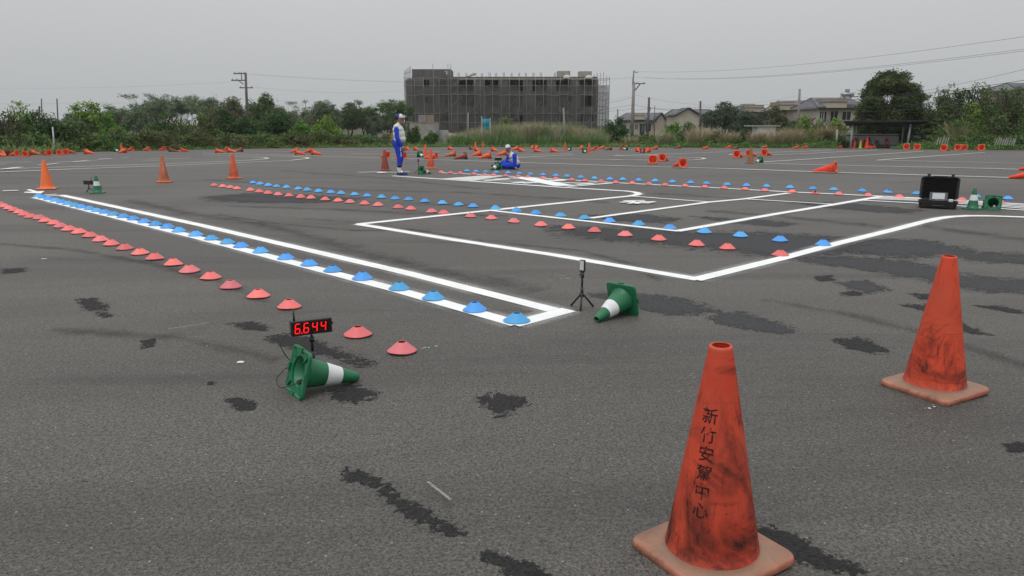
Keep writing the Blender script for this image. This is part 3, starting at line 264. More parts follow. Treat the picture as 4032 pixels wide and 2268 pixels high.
# ------------------------------------------------------------------ materials
class NT:
    def __init__(self, name):
        self.m = bpy.data.materials.new(name)
        self.m.use_nodes = True
        self.n, self.l = self.m.node_tree.nodes, self.m.node_tree.links
        self.p = self.n['Principled BSDF']
        self.out = self.n['Material Output']

    def new(self, t, **kw):
        nd = self.n.new(t)
        for k, v in kw.items():
            if hasattr(nd, k): setattr(nd, k, v)
        return nd

    def link(self, a, b): self.l.new(a, b)

    def coords(self, which='Object', scale=None):
        tc = self.new('ShaderNodeTexCoord')
        s = tc.outputs[which]
        if scale is not None:
            mp = self.new('ShaderNodeMapping')
            mp.inputs['Scale'].default_value = scale
            self.link(s, mp.inputs['Vector'])
            s = mp.outputs['Vector']
        return s

    def noise(self, vec, scale, detail=3, rough=.55, dist=0):
        t = self.new('ShaderNodeTexNoise')
        t.inputs['Scale'].default_value = scale
        t.inputs['Detail'].default_value = detail
        t.inputs['Roughness'].default_value = rough
        t.inputs['Distortion'].default_value = dist
        if vec is not None: self.link(vec, t.inputs['Vector'])
        return t.outputs['Fac']

    def rng(self, v, a, b, c=0.0, d=1.0, smooth=False):
        t = self.new('ShaderNodeMapRange')
        if smooth: t.interpolation_type = 'SMOOTHSTEP'
        for k, x in zip(('From Min', 'From Max', 'To Min', 'To Max'), (a, b, c, d)):
            t.inputs[k].default_value = x
        self.link(v, t.inputs['Value'])
        return t.outputs['Result']

    def math(self, op, a, b=None):
        t = self.new('ShaderNodeMath', operation=op)
        for i, x in enumerate((a, b)):
            if x is None: continue
            if isinstance(x, (int, float)): t.inputs[i].default_value = x
            else: self.link(x, t.inputs[i])
        return t.outputs['Value']

    def mix(self, f, a, b, mode='MIX'):
        t = self.new('ShaderNodeMix', data_type='RGBA', blend_type=mode)
        for s, x in ((t.inputs[0], f), (t.inputs[6], a), (t.inputs[7], b)):
            if isinstance(x, (int, float)): s.default_value = x
            elif isinstance(x, tuple): s.default_value = x if len(x) == 4 else x + (1,)
            else: self.link(x, s)
        return t.outputs[2]

    def bump(self, h, strength=.3, dist=.01):
        b = self.new('ShaderNodeBump')
        b.inputs['Strength'].default_value = strength
        b.inputs['Distance'].default_value = dist
        self.link(h, b.inputs['Height'])
        self.link(b.outputs['Normal'], self.p.inputs['Normal'])

    def set(self, color=None, rough=None, spec=None, metal=None):
        if color is not None:
            if isinstance(color, tuple): self.p.inputs['Base Color'].default_value = color if len(color) == 4 else color + (1,)
            else: self.link(color, self.p.inputs['Base Color'])
        if rough is not None:
            if isinstance(rough, (int, float)): self.p.inputs['Roughness'].default_value = rough
            else: self.link(rough, self.p.inputs['Roughness'])
        if spec is not None: self.p.inputs['Specular IOR Level'].default_value = spec
        if metal is not None: self.p.inputs['Metallic'].default_value = metal
        return self

    def alpha(self, v): self.link(v, self.p.inputs['Alpha'])


MATS = {}


def plain(name, col, rough=.6, var=.12, scale=6.0, spec=.4, metal=0.0, bump=0.0):
    """a procedural paint or plastic: base colour with faint mottling"""
    if name in MATS: return MATS[name]
    t = NT(name)
    v = t.coords()
    f = t.noise(v, scale, 5)
    c = t.mix(t.rng(f, .3, .7), tuple(x * (1 - var) for x in col), tuple(min(1, x * (1 + var)) for x in col))
    t.set(c, rough, spec, metal)
    if bump: t.bump(t.noise(v, scale * 8, 4), bump, .01)
    MATS[name] = t.m
    return t.m


def asphalt_mat():
    t = NT('asphalt')
    v = t.coords()
    big = t.noise(v, .11, 4, .6)
    mid = t.noise(v, .55, 5, .62, .4)
    c = t.mix(t.rng(big, .34, .66), (.056, .052, .045), (.078, .074, .066))
    c = t.mix(t.math('MULTIPLY', t.rng(mid, .52, .75), .45), c, (.074, .064, .050))
    # thin darker traces drawn out along the lot
    sv = t.coords('Object', (.22, 1.5, 1))
    st = t.noise(sv, 1.1, 6, .62, .7)
    c = t.mix(t.math('MULTIPLY', t.rng(st, .53, .68), .75), c, (.034, .032, .030))
    blot = t.noise(v, 1.7, 6, .66, .8)
    c = t.mix(t.math('MULTIPLY', t.rng(blot, .62, .74), .45), c, (.042, .040, .037))
    lane = t.noise(t.coords('Object', (.10, .34, 1)), 1.0, 4, .6, 1.2)
    c = t.mix(t.math('MULTIPLY', t.rng(lane, .46, .60), .75), c, (.092, .086, .076))
    # aggregate
    vo = t.new('ShaderNodeTexVoronoi')
    vo.inputs['Scale'].default_value = 150
    t.link(v, vo.inputs['Vector'])
    sx = t.new('ShaderNodeSeparateColor')
    t.link(vo.outputs['Color'], sx.inputs['Color'])
    g = t.rng(sx.outputs['Red'], 0, 1, .55, 1.55)
    fine = t.rng(t.noise(v, 70, 4, .7), .3, .72, .68, 1.36)
    gg = t.math('MULTIPLY', g, fine)
    cm = t.new('ShaderNodeVectorMath', operation='SCALE')
    t.link(c, cm.inputs[0])
    t.link(gg, cm.inputs['Scale'])
    # dark voids between stones and sparse pale chips
    void = t.noise(v, 64, 4, .72)
    c2 = t.mix(t.math('MULTIPLY', t.rng(void, .53, .62), .92), cm.outputs['Vector'], (.012, .0115, .011))
    v2 = t.new('ShaderNodeTexVoronoi')
    v2.inputs['Scale'].default_value = 60
    t.link(v, v2.inputs['Vector'])
    s2 = t.new('ShaderNodeSeparateColor')
    t.link(v2.outputs['Color'], s2.inputs['Color'])
    chip = t.math('MULTIPLY', t.math('GREATER_THAN', s2.outputs['Green'], .982), t.math('LESS_THAN', v2.outputs['Distance'], .27))
    c3 = t.mix(t.math('MULTIPLY', chip, .75), c2, (.30, .28, .25))
    t.set(c3, .70, .55)
    hh = t.math('ADD', t.math('MULTIPLY', t.noise(v, 110, 4, .7), 1.0), t.math('MULTIPLY', vo.outputs['Distance'], -.6))
    t.bump(hh, .8, .004)
    return t.m


def patch_mat(name='worn_dark_asphalt', c0=(.007, .0073, .008), c1=(.026, .0265, .028), cut=.47):
    t = NT(name)
    v = t.coords()
    at = t.new('ShaderNodeAttribute', attribute_name='edge')
    n1 = t.noise(v, 7, 8, .72, .8)
    n2 = t.noise(v, 38, 4, .75)
    e_ = t.math('ADD', t.math('MULTIPLY', at.outputs['Fac'], 1.25), t.math('ADD', t.math('MULTIPLY', t.math('SUBTRACT', n1, .5), 2.3), t.math('MULTIPLY', t.math('SUBTRACT', n2, .5), 1.9)))
    a = t.math('MULTIPLY', t.rng(e_, cut, cut + .16), .95)
    vo = t.new('ShaderNodeTexVoronoi')
    vo.inputs['Scale'].default_value = 95
    t.link(v, vo.inputs['Vector'])
    sx = t.new('ShaderNodeSeparateColor')
    t.link(vo.outputs['Color'], sx.inputs['Color'])
    c = t.mix(sx.outputs['Red'], c0, c1)
    c = t.mix(t.rng(t.noise(v, 60, 3, .7), .56, .68), c, (.004, .004, .005))
    t.set(c, .8, .35)
    t.bump(t.math('ADD', t.noise(v, 55, 4, .7), t.math('MULTIPLY', vo.outputs['Distance'], -.7)), 1.0, .012)
    t.alpha(t.math('MULTIPLY', a, t.rng(at.outputs['Fac'], .0, .12)))
    return t.m


def streak_mat():
    t = NT('faint_crack_stain')
    v = t.coords()
    uv = t.new('ShaderNodeUVMap')
    sp_ = t.new('ShaderNodeSeparateXYZ')
    t.link(uv.outputs['UV'], sp_.inputs['Vector'])
    d = t.math('SUBTRACT', 1.0, t.math('ABSOLUTE', t.math('SUBTRACT', t.math('MULTIPLY', sp_.outputs['X'], 2.0), 1.0)))
    n = t.math('ADD', t.math('MULTIPLY', t.noise(v, 2.2, 6, .68, .8), .8), t.math('MULTIPLY', t.noise(v, 26, 4, .7), .45))
    a = t.math('MULTIPLY', t.rng(t.math('ADD', t.math('MULTIPLY', d, .5), n), .92, 1.25), .42)
    t.set((.03, .029, .028), .85, .3)
    t.alpha(t.math('MULTIPLY', a, t.rng(d, 0, .25)))
    return t.m


def paint_mat(fresh=True):
    t = NT('fresh_white_paint' if fresh else 'old_white_paint')
    v = t.coords()
    uv = t.new('ShaderNodeUVMap')
    sp_ = t.new('ShaderNodeSeparateXYZ')
    t.link(uv.outputs['UV'], sp_.inputs['Vector'])
    d = t.math('ABSOLUTE', t.math('SUBTRACT', t.math('MULTIPLY', sp_.outputs['X'], 2.0), 1.0))   # 0 on the axis, 1 at the sheet's edge
    grain = t.noise(v, 120, 2, .7)
    if fresh:
        core = t.rng(d, .395, .43, 1, 0)
        mist = t.math('MULTIPLY', t.rng(d, .40, .98, .80, 0), t.rng(grain, .40, .62, .05, 1))
        mist = t.math('MULTIPLY', mist, t.rng(t.noise(v, 1.4, 3), .34, .68, .12, .85))
        wear = t.math('MULTIPLY', t.rng(t.noise(v, 34, 5, .75), .605, .68, 0, .8), t.rng(t.noise(v, 1.1, 3), .44, .62))
        a = t.math('MAXIMUM', t.math('MULTIPLY', core, t.math('SUBTRACT', 1.0, wear)), mist)
        c = t.mix(t.rng(t.noise(v, 3, 5), .35, .75), (.80, .81, .81), (.68, .69, .68))
        t.set(c, .6, .4)
    else:
        core = t.rng(d, .62, .75, 1, 0)
        a = t.math('MULTIPLY', core, t.rng(t.noise(v, 16, 6, .75), .40, .66, 1, .55))
        t.set((.70, .68, .63), .7, .3)
    t.alpha(a)
    return t.m


def cone_mat(name, base, dark, amount, seed, faded=None, dust=None):
    t = NT(name)
    oi = t.new('ShaderNodeObjectInfo')
    tc = t.new('ShaderNodeTexCoord')
    off = t.new('ShaderNodeVectorMath', operation='ADD')
    rv = t.new('ShaderNodeCombineXYZ')
    t.link(t.math('MULTIPLY', oi.outputs['Random'], 17.0), rv.inputs['X'])
    t.link(t.math('MULTIPLY', oi.outputs['Random'], 9.0), rv.inputs['Y'])
    rv.inputs['Z'].default_value = seed
    t.link(tc.outputs['Object'], off.inputs[0])
    t.link(rv.outputs['Vector'], off.inputs[1])
    v = off.outputs['Vector']
    sep = t.new('ShaderNodeSeparateXYZ')
    t.link(tc.outputs['Object'], sep.inputs['Vector'])
    base = tuple(min(.93, x * 1.18) for x in base)
    c = t.mix(t.rng(t.noise(v, 5, 4), .3, .7), tuple(x * .84 for x in base), tuple(min(1, x * 1.08) for x in base))
    if faded:
        c = t.mix(t.math('MULTIPLY', t.rng(t.noise(v, 3.2, 4), .40, .66), .6), c, faded)
    # grime smears, scuffs around the body and fine scratches
    n1 = t.noise(v, 4.5, 7, .72, 1.2)
    low = t.rng(sep.outputs['Z'], .02, .5, .15, -.04)
    grime = t.rng(t.math('ADD', n1, low), .57 - .06 * amount, .82 - .05 * amount)
    mp = t.new('ShaderNodeMapping')
    mp.inputs['Scale'].default_value = (3, 3, 34)
    t.link(v, mp.inputs['Vector'])
    scuff = t.math('MULTIPLY', t.rng(t.noise(mp.outputs['Vector'], 1.6, 6, .7, .6), .54, .66), t.rng(t.noise(v, 3.4, 3), .44, .62))
    mp2 = t.new('ShaderNodeMapping')
    mp2.inputs['Scale'].default_value = (26, 26, 3.2)
    mp2.inputs['Rotation'].default_value = (.25, .3, 0)
    t.link(v, mp2.inputs['Vector'])
    scr = t.math('MULTIPLY', t.rng(t.noise(mp2.outputs['Vector'], 1.3, 6, .74, .8), .55, .64), t.rng(t.noise(v, 4.1, 3), .42, .58))
    dk = t.math('MINIMUM', t.math('ADD', t.math('ADD', grime, t.math('MULTIPLY', scuff, .7)), t.math('MULTIPLY', scr, .6)), 1.0)
    c = t.mix(t.math('MULTIPLY', dk, min(1.0, amount)), c, dark)
    if dust:
        geo = t.new('ShaderNodeNewGeometry')
        sn_ = t.new('ShaderNodeSeparateXYZ')
        t.link(geo.outputs['Normal'], sn_.inputs['Vector'])
        up = t.math('MULTIPLY', t.rng(sn_.outputs['Z'], .75, .97), t.rng(t.noise(v, 7, 5, .7), .30, .58, .45, .95))
        c = t.mix(up, c, dust)
    t.set(c, t.rng(n1, .35, .65, .42, .62), .45)
    tr = t.new('ShaderNodeBsdfTranslucent')
    t.link(c, tr.inputs['Color'])
    mx = t.new('ShaderNodeMixShader')
    mx.inputs['Fac'].default_value = .24
    t.link(t.p.outputs['BSDF'], mx.inputs[1])
    t.link(tr.outputs['BSDF'], mx.inputs[2])
    t.link(mx.outputs['Shader'], t.out.inputs['Surface'])
    t.bump(t.noise(v, 30, 4), .12, .004)
    return t.m


def leaf_mat(name, cols, rough=.6):
    """foliage: hue varies leaf by leaf and clump by clump, some light passes through"""
    t = NT(name)
    geo = t.new('ShaderNodeNewGeometry')
    v = t.coords()
    rp = t.new('ShaderNodeValToRGB')
    el = rp.color_ramp.elements
    cols = [(min(.6, c[0] * 1.6), min(.6, c[1] * 1.95), c[2] * 1.45) for c in cols]
    el[0].color = cols[0] + (1,)
    el[1].color = cols[-1] + (1,)
    for i, c in enumerate(cols[1:-1]):
        x = el.new((i + 1) / (len(cols) - 1))
        x.color = c + (1,)
    f = t.math('ADD', t.math('MULTIPLY', geo.outputs['Random Per Island'], .55), t.math('MULTIPLY', t.rng(t.noise(v, 1.1, 3), .32, .68), .45))
    t.link(f, rp.inputs['Fac'])
    t.set(rp.outputs['Color'], rough, .25)
    tr = t.new('ShaderNodeBsdfTranslucent')
    t.link(rp.outputs['Color'], tr.inputs['Color'])
    mx = t.new('ShaderNodeMixShader')
    mx.inputs['Fac'].default_value = .22
    t.link(t.p.outputs['BSDF'], mx.inputs[1])
    t.link(tr.outputs['BSDF'], mx.inputs[2])
    t.link(mx.outputs['Shader'], t.out.inputs['Surface'])
    return t.m


def blade_mat(name, low, high, top=2.4):
    """grass blades: green at the root, dry towards the tip"""
    t = NT(name)
    geo = t.new('ShaderNodeNewGeometry')
    uv = t.new('ShaderNodeUVMap')
    sp_ = t.new('ShaderNodeSeparateXYZ')
    t.link(uv.outputs['UV'], sp_.inputs['Vector'])
    low, high = tuple(c * 1.7 for c in low), tuple(c * 1.75 for c in high)
    f = t.math('ADD', sp_.outputs['Y'], t.math('MULTIPLY', t.math('SUBTRACT', geo.outputs['Random Per Island'], .5), .8))
    c = t.mix(t.rng(f, .15, .95), low, high)
    c = t.mix(t.math('MULTIPLY', geo.outputs['Random Per Island'], .35), c, (.05, .05, .03))
    t.set(c, .65, .25)
    return t.m


M_ASPHALT, M_PATCH, M_STREAK = asphalt_mat(), patch_mat(), streak_mat()
M_PATCH3 = patch_mat('broken_dark_patch', cut=.66)
M_PATCH2 = patch_mat('old_grey_patch', (.032, .033, .035), (.062, .063, .067), .36)
M_FRESH, M_OLD = paint_mat(True), paint_mat(False)
M_BLACK = plain('black_plastic', (.012, .012, .013), .45, .2, 20, .5)
M_CASE = plain('black_case_plastic', (.010, .010, .011), .5, .25, 9, .5, 0, .1)
M_FOAM = plain('black_foam', (.008, .008, .009), .95, .3, 30, .1)
M_METAL = plain('grey_metal', (.34, .35, .36), .45, .15, 12, .5, .6)
M_GREEN = plain('green_plastic', (.012, .135, .058), .45, .16, 7, .45)
M_GREENIN = plain('green_plastic_inside', (.012, .14, .055), .55, .16, 7, .4)
M_BAND = plain('white_reflective_band', (.62, .64, .64), .5, .07, 18, .4)
CONE = {
    'near1': cone_mat('orange_cone_grimy', (.60, .066, .030), (.036, .012, .010), 1.0, 3.1, (.58, .110, .060)),
    'near2': cone_mat('orange_cone_scuffed', (.62, .072, .030), (.045, .014, .011), .92, 8.4, (.60, .118, .060)),
    'clean': plain('orange_cone_clean', (.80, .165, .040), .5, .05, 5),
    'faded': cone_mat('orange_cone_faded', (.56, .155, .065), (.16, .075, .045), .7, 1.0, (.45, .18, .10)),
    'worn': cone_mat('orange_cone_worn', (.66, .125, .055), (.10, .04, .03), .6, 5.0),
    'orange': cone_mat('orange_cone', (.82, .125, .038), (.16, .05, .03), .35, 2.0),
    'red': cone_mat('red_orange_cone', (.84, .070, .025), (.12, .03, .02), .4, 6.0),
    'brown': cone_mat('brown_cone', (.30, .072, .045), (.07, .03, .025), .7, 4.0),
    'tan': cone_mat('tan_cone', (.33, .15, .06), (.10, .055, .03), .7, 9.0),
}
M_PLATE = cone_mat('cone_base_dusty', (.56, .215, .135), (.10, .055, .042), .65, 12.0, (.54, .25, .16), (.30, .205, .145))
M_PLATE_FAR = cone_mat('cone_base', (.76, .165, .075), (.12, .04, .03), .4, 13.0)
M_PLATE_BROWN = cone_mat('cone_base_brown', (.27, .085, .055), (.08, .035, .025), .5, 14.0)

# ================================================================== THE SETTING
def rows_to(yend):
    ys = [-6, -2, 1, 3, 5, 8, 12, 16, 20, 25]
    while ys[-1] < yend: ys.append(ys[-1] + 6)
    ys[-1] = yend
    return ys


# earth and grass land that reaches the horizon
ys = [-60, 0, 25, 40, 55, 70, 85, 130, 220, 500, 1600]
mb = MB()
xs = [-1500, -400, -120, -60, -20, 20, 60, 120, 400, 1500]
mb.add([(x, y, gz(y) - .05) for y in ys for x in xs],
       [(j * len(xs) + i, j * len(xs) + i + 1, (j + 1) * len(xs) + i + 1, (j + 1) * len(xs) + i) for j in range(len(ys) - 1) for i in range(len(xs) - 1)])
t = NT('grassy_earth')
v = t.coords()
cc = t.mix(t.rng(t.noise(v, .5, 5), .35, .65), (.045, .06, .022), (.085, .08, .04))
t.set(t.mix(t.rng(t.noise(v, 6, 4), .5, .7), cc, (.03, .04, .015)), .9, .2)
ground = mb.build('ground', t.m)
tag(ground, 'rough grassy earth stretching behind the paved lot', kind='structure')

# the paved lot, cut off along the verge
ed = sorted(EDGE, key=lambda p: p[0])
def edge_y(x):
    for (x0, y0), (x1, y1) in zip(ed, ed[1:]):
        if x0 <= x <= x1: return y0 + (y1 - y0) * (x - x0) / max(1e-6, x1 - x0)
    return ed[0][1] if x < ed[0][0] else ed[-1][1]
EX = [-120, -60, -45] + [-34.5 + i * 2.0 for i in range(42)] + [52, 60, 80, 120]
mb = MB()
fr = [-8, 0, 3, 6, 10, 15, 20, 25]
N = len(fr) + 9
for x in EX:
    ye = max(26.5, edge_y(x) if -34.3 < x < 47 else (36 if x < 0 else 50))
    ye += .25 * math.sin(x * 1.7) + .18 * math.sin(x * 4.1)
    col_y = fr + [25 + (ye - 25) * (k + 1) / 9 for k in range(9)]
    for y in col_y: mb.v.append((x, y, gz(y)))
for i in range(len(EX) - 1):
    for j in range(N - 1):
        mb.f.append((i * N + j, (i + 1) * N + j, (i + 1) * N + j + 1, i * N + j + 1))
        mb.sm.append(False)
pavement = mb.build('pavement', M_ASPHALT)
tag(pavement, 'weathered grey asphalt of the driving practice lot', kind='structure')

zlift = [0.0045]


def ribbon(name, pts, width, mat, closed=False):
    """a flat strip along a polyline laid on the pavement; UV x runs across it"""
    P = [Vector((p[0], p[1])) for p in pts]
    Q = [P[0]]
    for a, b in zip(P, P[1:]):
        n = max(1, int((b - a).length / .8))
        for k in range(1, n + 1): Q.append(a.lerp(b, k / n))
    vs, fs, uv = [], [], []
    s = 0
    z = zlift[0]
    zlift[0] += .00035
    for i, p in enumerate(Q):
        d0 = (Q[i] - Q[i - 1]).normalized() if i else (Q[1] - Q[0]).normalized()
        d1 = (Q[i + 1] - Q[i]).normalized() if i < len(Q) - 1 else d0
        d = (d0 + d1).normalized()
        nrm = Vector((-d.y, d.x)) / max(.35, d.dot(d0))
        if i: s += (Q[i] - Q[i - 1]).length
        for sgn in (1, -1):
            q = p + nrm * (width / 2 * sgn)
            vs.append((q.x, q.y, gz(q.y) + z + (.002 if q.y > 24 else 0)))
            uv.append((0.0 if sgn > 0 else 1.0, s))
    for i in range(len(Q) - 1):
        fs.append((2 * i, 2 * i + 1, 2 * i + 3, 2 * i + 2))
    me = bpy.data.meshes.new(name)
    me.from_pydata(vs, [], fs)
    ul = me.uv_layers.new(name='UVMap')
    for lp in me.loops: ul.data[lp.index].uv = uv[lp.vertex_index]
    me.materials.append(mat)
    return obj(name, me, pavement)


def patch(name, pts, mat):
    """an irregular worn patch: a fine grid whose 'edge' attribute rises from 0 outside the outline to 1 at its heart"""
    P = np.array(pts)
    Q = np.roll(P, -1, 0)
    lo, hi = P.min(0), P.max(0)
    size = hi - lo
    pad = .10 * min(size) + .03
    step = max(.02, min(.14, min(size) / 12))
    nx = max(4, int((size[0] + 2 * pad) / step))
    ny = max(4, int((size[1] + 2 * pad) / step))
    gx, gy = np.meshgrid(np.linspace(lo[0] - pad, hi[0] + pad, nx + 1), np.linspace(lo[1] - pad, hi[1] + pad, ny + 1))
    X = np.stack([gx.ravel(), gy.ravel()], 1)
    d = np.full(len(X), 1e9)
    inside = np.zeros(len(X), bool)
    for a, b in zip(P, Q):
        ab = b - a
        tt = np.clip(((X - a) @ ab) / max(1e-9, ab @ ab), 0, 1)
        d = np.minimum(d, np.linalg.norm(X - (a + tt[:, None] * ab), axis=1))
        cr = (a[1] > X[:, 1]) != (b[1] > X[:, 1])
        xi = a[0] + (X[:, 1] - a[1]) * (b[0] - a[0]) / (b[1] - a[1] if abs(b[1] - a[1]) > 1e-9 else 1e-9)
        inside ^= cr & (X[:, 0] < xi)
    sd = np.where(inside, d, -d)
    w = max(.02, sd.max())
    att = np.clip(.40 + .60 * sd / w, 0, 1)
    z = .0012 + patch_z[0]
    patch_z[0] += .00007
    keep = att > .001
    vs = [(x, y, gz(y) + z + (.002 if y > 24 else 0)) for x, y in X]
    fs = []
    for r_ in range(ny):
        for c_ in range(nx):
            q = r_ * (nx + 1) + c_
            f = (q, q + 1, q + nx + 2, q + nx + 1)
            if any(keep[k] for k in f): fs.append(f)
    used = sorted({k for f in fs for k in f})
    mp = {k: n for n, k in enumerate(used)}
    me = bpy.data.meshes.new(name)
    me.from_pydata([vs[k] for k in used], [], [tuple(mp[k] for k in f) for f in fs])
    at = me.attributes.new('edge', 'FLOAT', 'POINT')
    at.data.foreach_set('value', [float(att[k]) for k in used])
    me.materials.append(mat)
    return obj(name, me, pavement)


patch_z = [0.0]
for i, p in enumerate(PATCH): patch('worn_patch', p, M_PATCH2 if i in (9, 10, 12, 13, 16, 17, 18, 19, 20, 26) else (M_PATCH3 if i in (6, 7, 8, 24, 25, 28, 29, 30) else M_PATCH))
zlift[0] = .0036
for w, p in STREAK: ribbon('crack_stain', p, w * 3.0, M_STREAK)
zlift[0] = .0065
for w, p in FRESH: ribbon('painted_line', p, w * 2.42, M_FRESH)
for w, p in STROKES: ribbon('painted_lettering', p, w * 1.6, M_FRESH)
for w, p in LETTERDASH: ribbon('painted_lettering', p, w * 1.8, M_FRESH)
for w, p in OLD: ribbon('faded_line', p, w * 1.9, M_OLD)
mb = MB().add([(p[0], p[1], .0045) for p in ARROW], [tuple(range(len(ARROW)))])
me = mb.mesh('painted_arrow', plain('arrow_white_paint', (.76, .77, .77), .6, .06, 8))
obj('painted_arrow', me, pavement)
for i, (x, y) in enumerate(SPECK):
    for k in range(1 if i < 2 else 7):
        m_ = MB()
        n = 9
        rad = (.026, .030)[i] if i < 2 else rnd.uniform(.003, .008)
        xx, yy = (x, y) if i < 2 else (x + rnd.uniform(-.05, .05), y + rnd.uniform(-.03, .03))
        m_.add([(xx + rad * 1.3 * math.cos(6.283 * k_ / n) * rnd.uniform(.5, 1.2), yy + rad * math.sin(6.283 * k_ / n) * rnd.uniform(.5, 1.2), .004) for k_ in range(n)], [tuple(range(n))])
        obj('paint_spot', m_.mesh('paint_spot', plain('spot_white', (.62, .62, .58), .7, .2, 40)), pavement)
for w, p in SCRATCH:
    ribbon('pale_scratch', p, w, plain('scratch_pale', (.22, .21, .19), .8, .3, 60))

# the moist air that pales everything in the distance
hz_mb = MB().box(-1520, 1520, -80, 1620, -2.4, 16)
hz = hz_mb.build('haze')
tag(hz, 'faint grey haze hanging over the whole lot', kind='stuff')
hm = bpy.data.materials.new('haze')
hm.use_nodes = True
hm.node_tree.nodes.clear()
ho = hm.node_tree.nodes.new('ShaderNodeOutputMaterial')
hv = hm.node_tree.nodes.new('ShaderNodeVolumePrincipled')
hv.inputs['Color'].default_value = (.96, .97, .98, 1)
hv.inputs['Density'].default_value = .0002
hm.node_tree.links.new(hv.outputs['Volume'], ho.inputs['Volume'])
hz.data.materials.append(hm)

# ================================================================== MARKER DISCS
def disc_mesh(name, seed, mat, squash=0.0):
    r_ = random.Random(seed)
    prof = [(.0985, .000), (.1000, .0025), (.0985, .0050), (.082, .0170), (.060, .0360), (.042, .0520), (.0320, .0610), (.0290, .0630),
            (.0268, .0615), (.0285, .0595), (.039, .0500), (.057, .0338), (.080, .0147), (.0955, .0030)]
    m_ = MB().lathe(prof, 40, closed=True)
    ph, am = r_.uniform(0, 6.28), r_.uniform(.0, .035)
    vs = []
    for x, y, z in m_.v:
        a = math.atan2(y, x)
        k = 1 + am * math.cos(2 * (a - ph))
        zz = z + (abs(math.hypot(x, y)) / .1) ** 3 * .004 * max(0, math.cos(2 * (a - ph) + 1.0))
        if squash:
            zz *= 1 - squash * (.5 + .5 * math.cos(a - 1.2)) * (1 if z > .012 else .2)
            k *= 1 + .10 * math.cos(3 * a)
            zz += .006 * math.sin(5 * a) * (z / .05)
        vs.append((x * k, y * k, zz))
    m_.v = vs
    return m_.mesh(name, mat)


def disc_mat(name, col):
    t = NT(name)
    oi = t.new('ShaderNodeObjectInfo')
    hs = t.new('ShaderNodeHueSaturation')
    hs.inputs['Color'].default_value = col + (1,)
    t.link(t.rng(oi.outputs['Random'], 0, 1, .82, 1.12), hs.inputs['Value'])
    t.link(t.rng(oi.outputs['Random'], 0, 1, .494, .503), hs.inputs['Hue'])
    v = t.coords()
    c = t.mix(t.math('MULTIPLY', t.rng(t.noise(v, 28, 5, .7), .60, .78), .25), hs.outputs['Color'], (.20, .17, .15))
    t.set(c, .42, .45)
    t.p.inputs['Subsurface Weight'].default_value = .0
    tr = t.new('ShaderNodeBsdfTranslucent')
    t.link(c, tr.inputs['Color'])
    mx = t.new('ShaderNodeMixShader')
    mx.inputs['Fac'].default_value = .18
    t.link(t.p.outputs['BSDF'], mx.inputs[1])
    t.link(tr.outputs['BSDF'], mx.inputs[2])
    t.link(mx.outputs['Shader'], t.out.inputs['Surface'])
    return t.m


M_DR = [disc_mat('red_disc_plastic', (.88, .200, .190)), disc_mat('pink_red_disc_plastic', (.85, .220, .230))]
M_DB = [disc_mat('blue_disc_plastic', (.085, .375, .90)), disc_mat('light_blue_disc_plastic', (.090, .430, .86))]
DISC_ME = {'red': [disc_mesh('red_disc_marker', s, M_DR[s % 2]) for s in range(5)],
           'blue': [disc_mesh('blue_disc_marker', s + 20, M_DB[s % 2]) for s in range(5)]}
CRUSHED = disc_mesh('red_disc_marker', 77, M_DR[0], .75)
DENTED = disc_mesh('blue_disc_marker', 78, M_DB[0], .45)
ROWTEXT = {'red_left': ('red', 'leftmost red row ending at the timer display'),
           'blue_left': ('blue', 'blue row along the narrow white lane'),
           'red_middle': ('red', 'red row crossing the middle box'),
           'blue_middle': ('blue', 'blue row crossing the middle box'),
           'red_far': ('red', 'far red row towards the case'),
           'blue_far': ('blue', 'farthest blue row behind the red one')}
for key, pts in DISCS.items():
    colr, where = ROWTEXT[key]
    for i, (x, y) in enumerate(pts):
        me = DISC_ME[colr][rnd.randrange(5)]
        state = ''
        if key == 'red_far' and i == 24: me, state = CRUSHED, 'crushed '
        if key == 'blue_far' and i == 26: me, state = DENTED, 'dented '
        o = obj(colr + '_disc_marker', me, None, (x, y, gz(y) + .0055 + .0035), rnd.uniform(0, 6.28))
        sc = rnd.uniform(.97, 1.03)
        o.scale = (sc, sc, sc * rnd.uniform(.93, 1.06))
        o.rotation_euler[0] = rnd.uniform(-.015, .015)
        tag(o, '%s %s%s disc from the left in the %s' % (ORD[i], state, colr, where), 'marker cone', 'discs of the ' + where)

# ================================================================== TRAFFIC CONES
def rsq(side, r, n=5, edge=0):
    h = side / 2 - r
    pts = []
    for cx, cy, a0 in ((h, h, 0), (-h, h, 90), (-h, -h, 180), (h, -h, 270)):
        for k in range(n + 1):
            a = R(a0 + 90 * k / n)
            pts.append((cx + r * math.cos(a), cy + r * math.sin(a)))
    if edge < 2: return pts
    out = []
    for i, p in enumerate(pts):
        q = pts[(i + 1) % len(pts)]
        out.append(p)
        if math.hypot(q[0] - p[0], q[1] - p[1]) > side * .3:
            for k in range(1, edge): out.append((p[0] + (q[0] - p[0]) * k / edge, p[1] + (q[1] - p[1]) * k / edge))
    return out


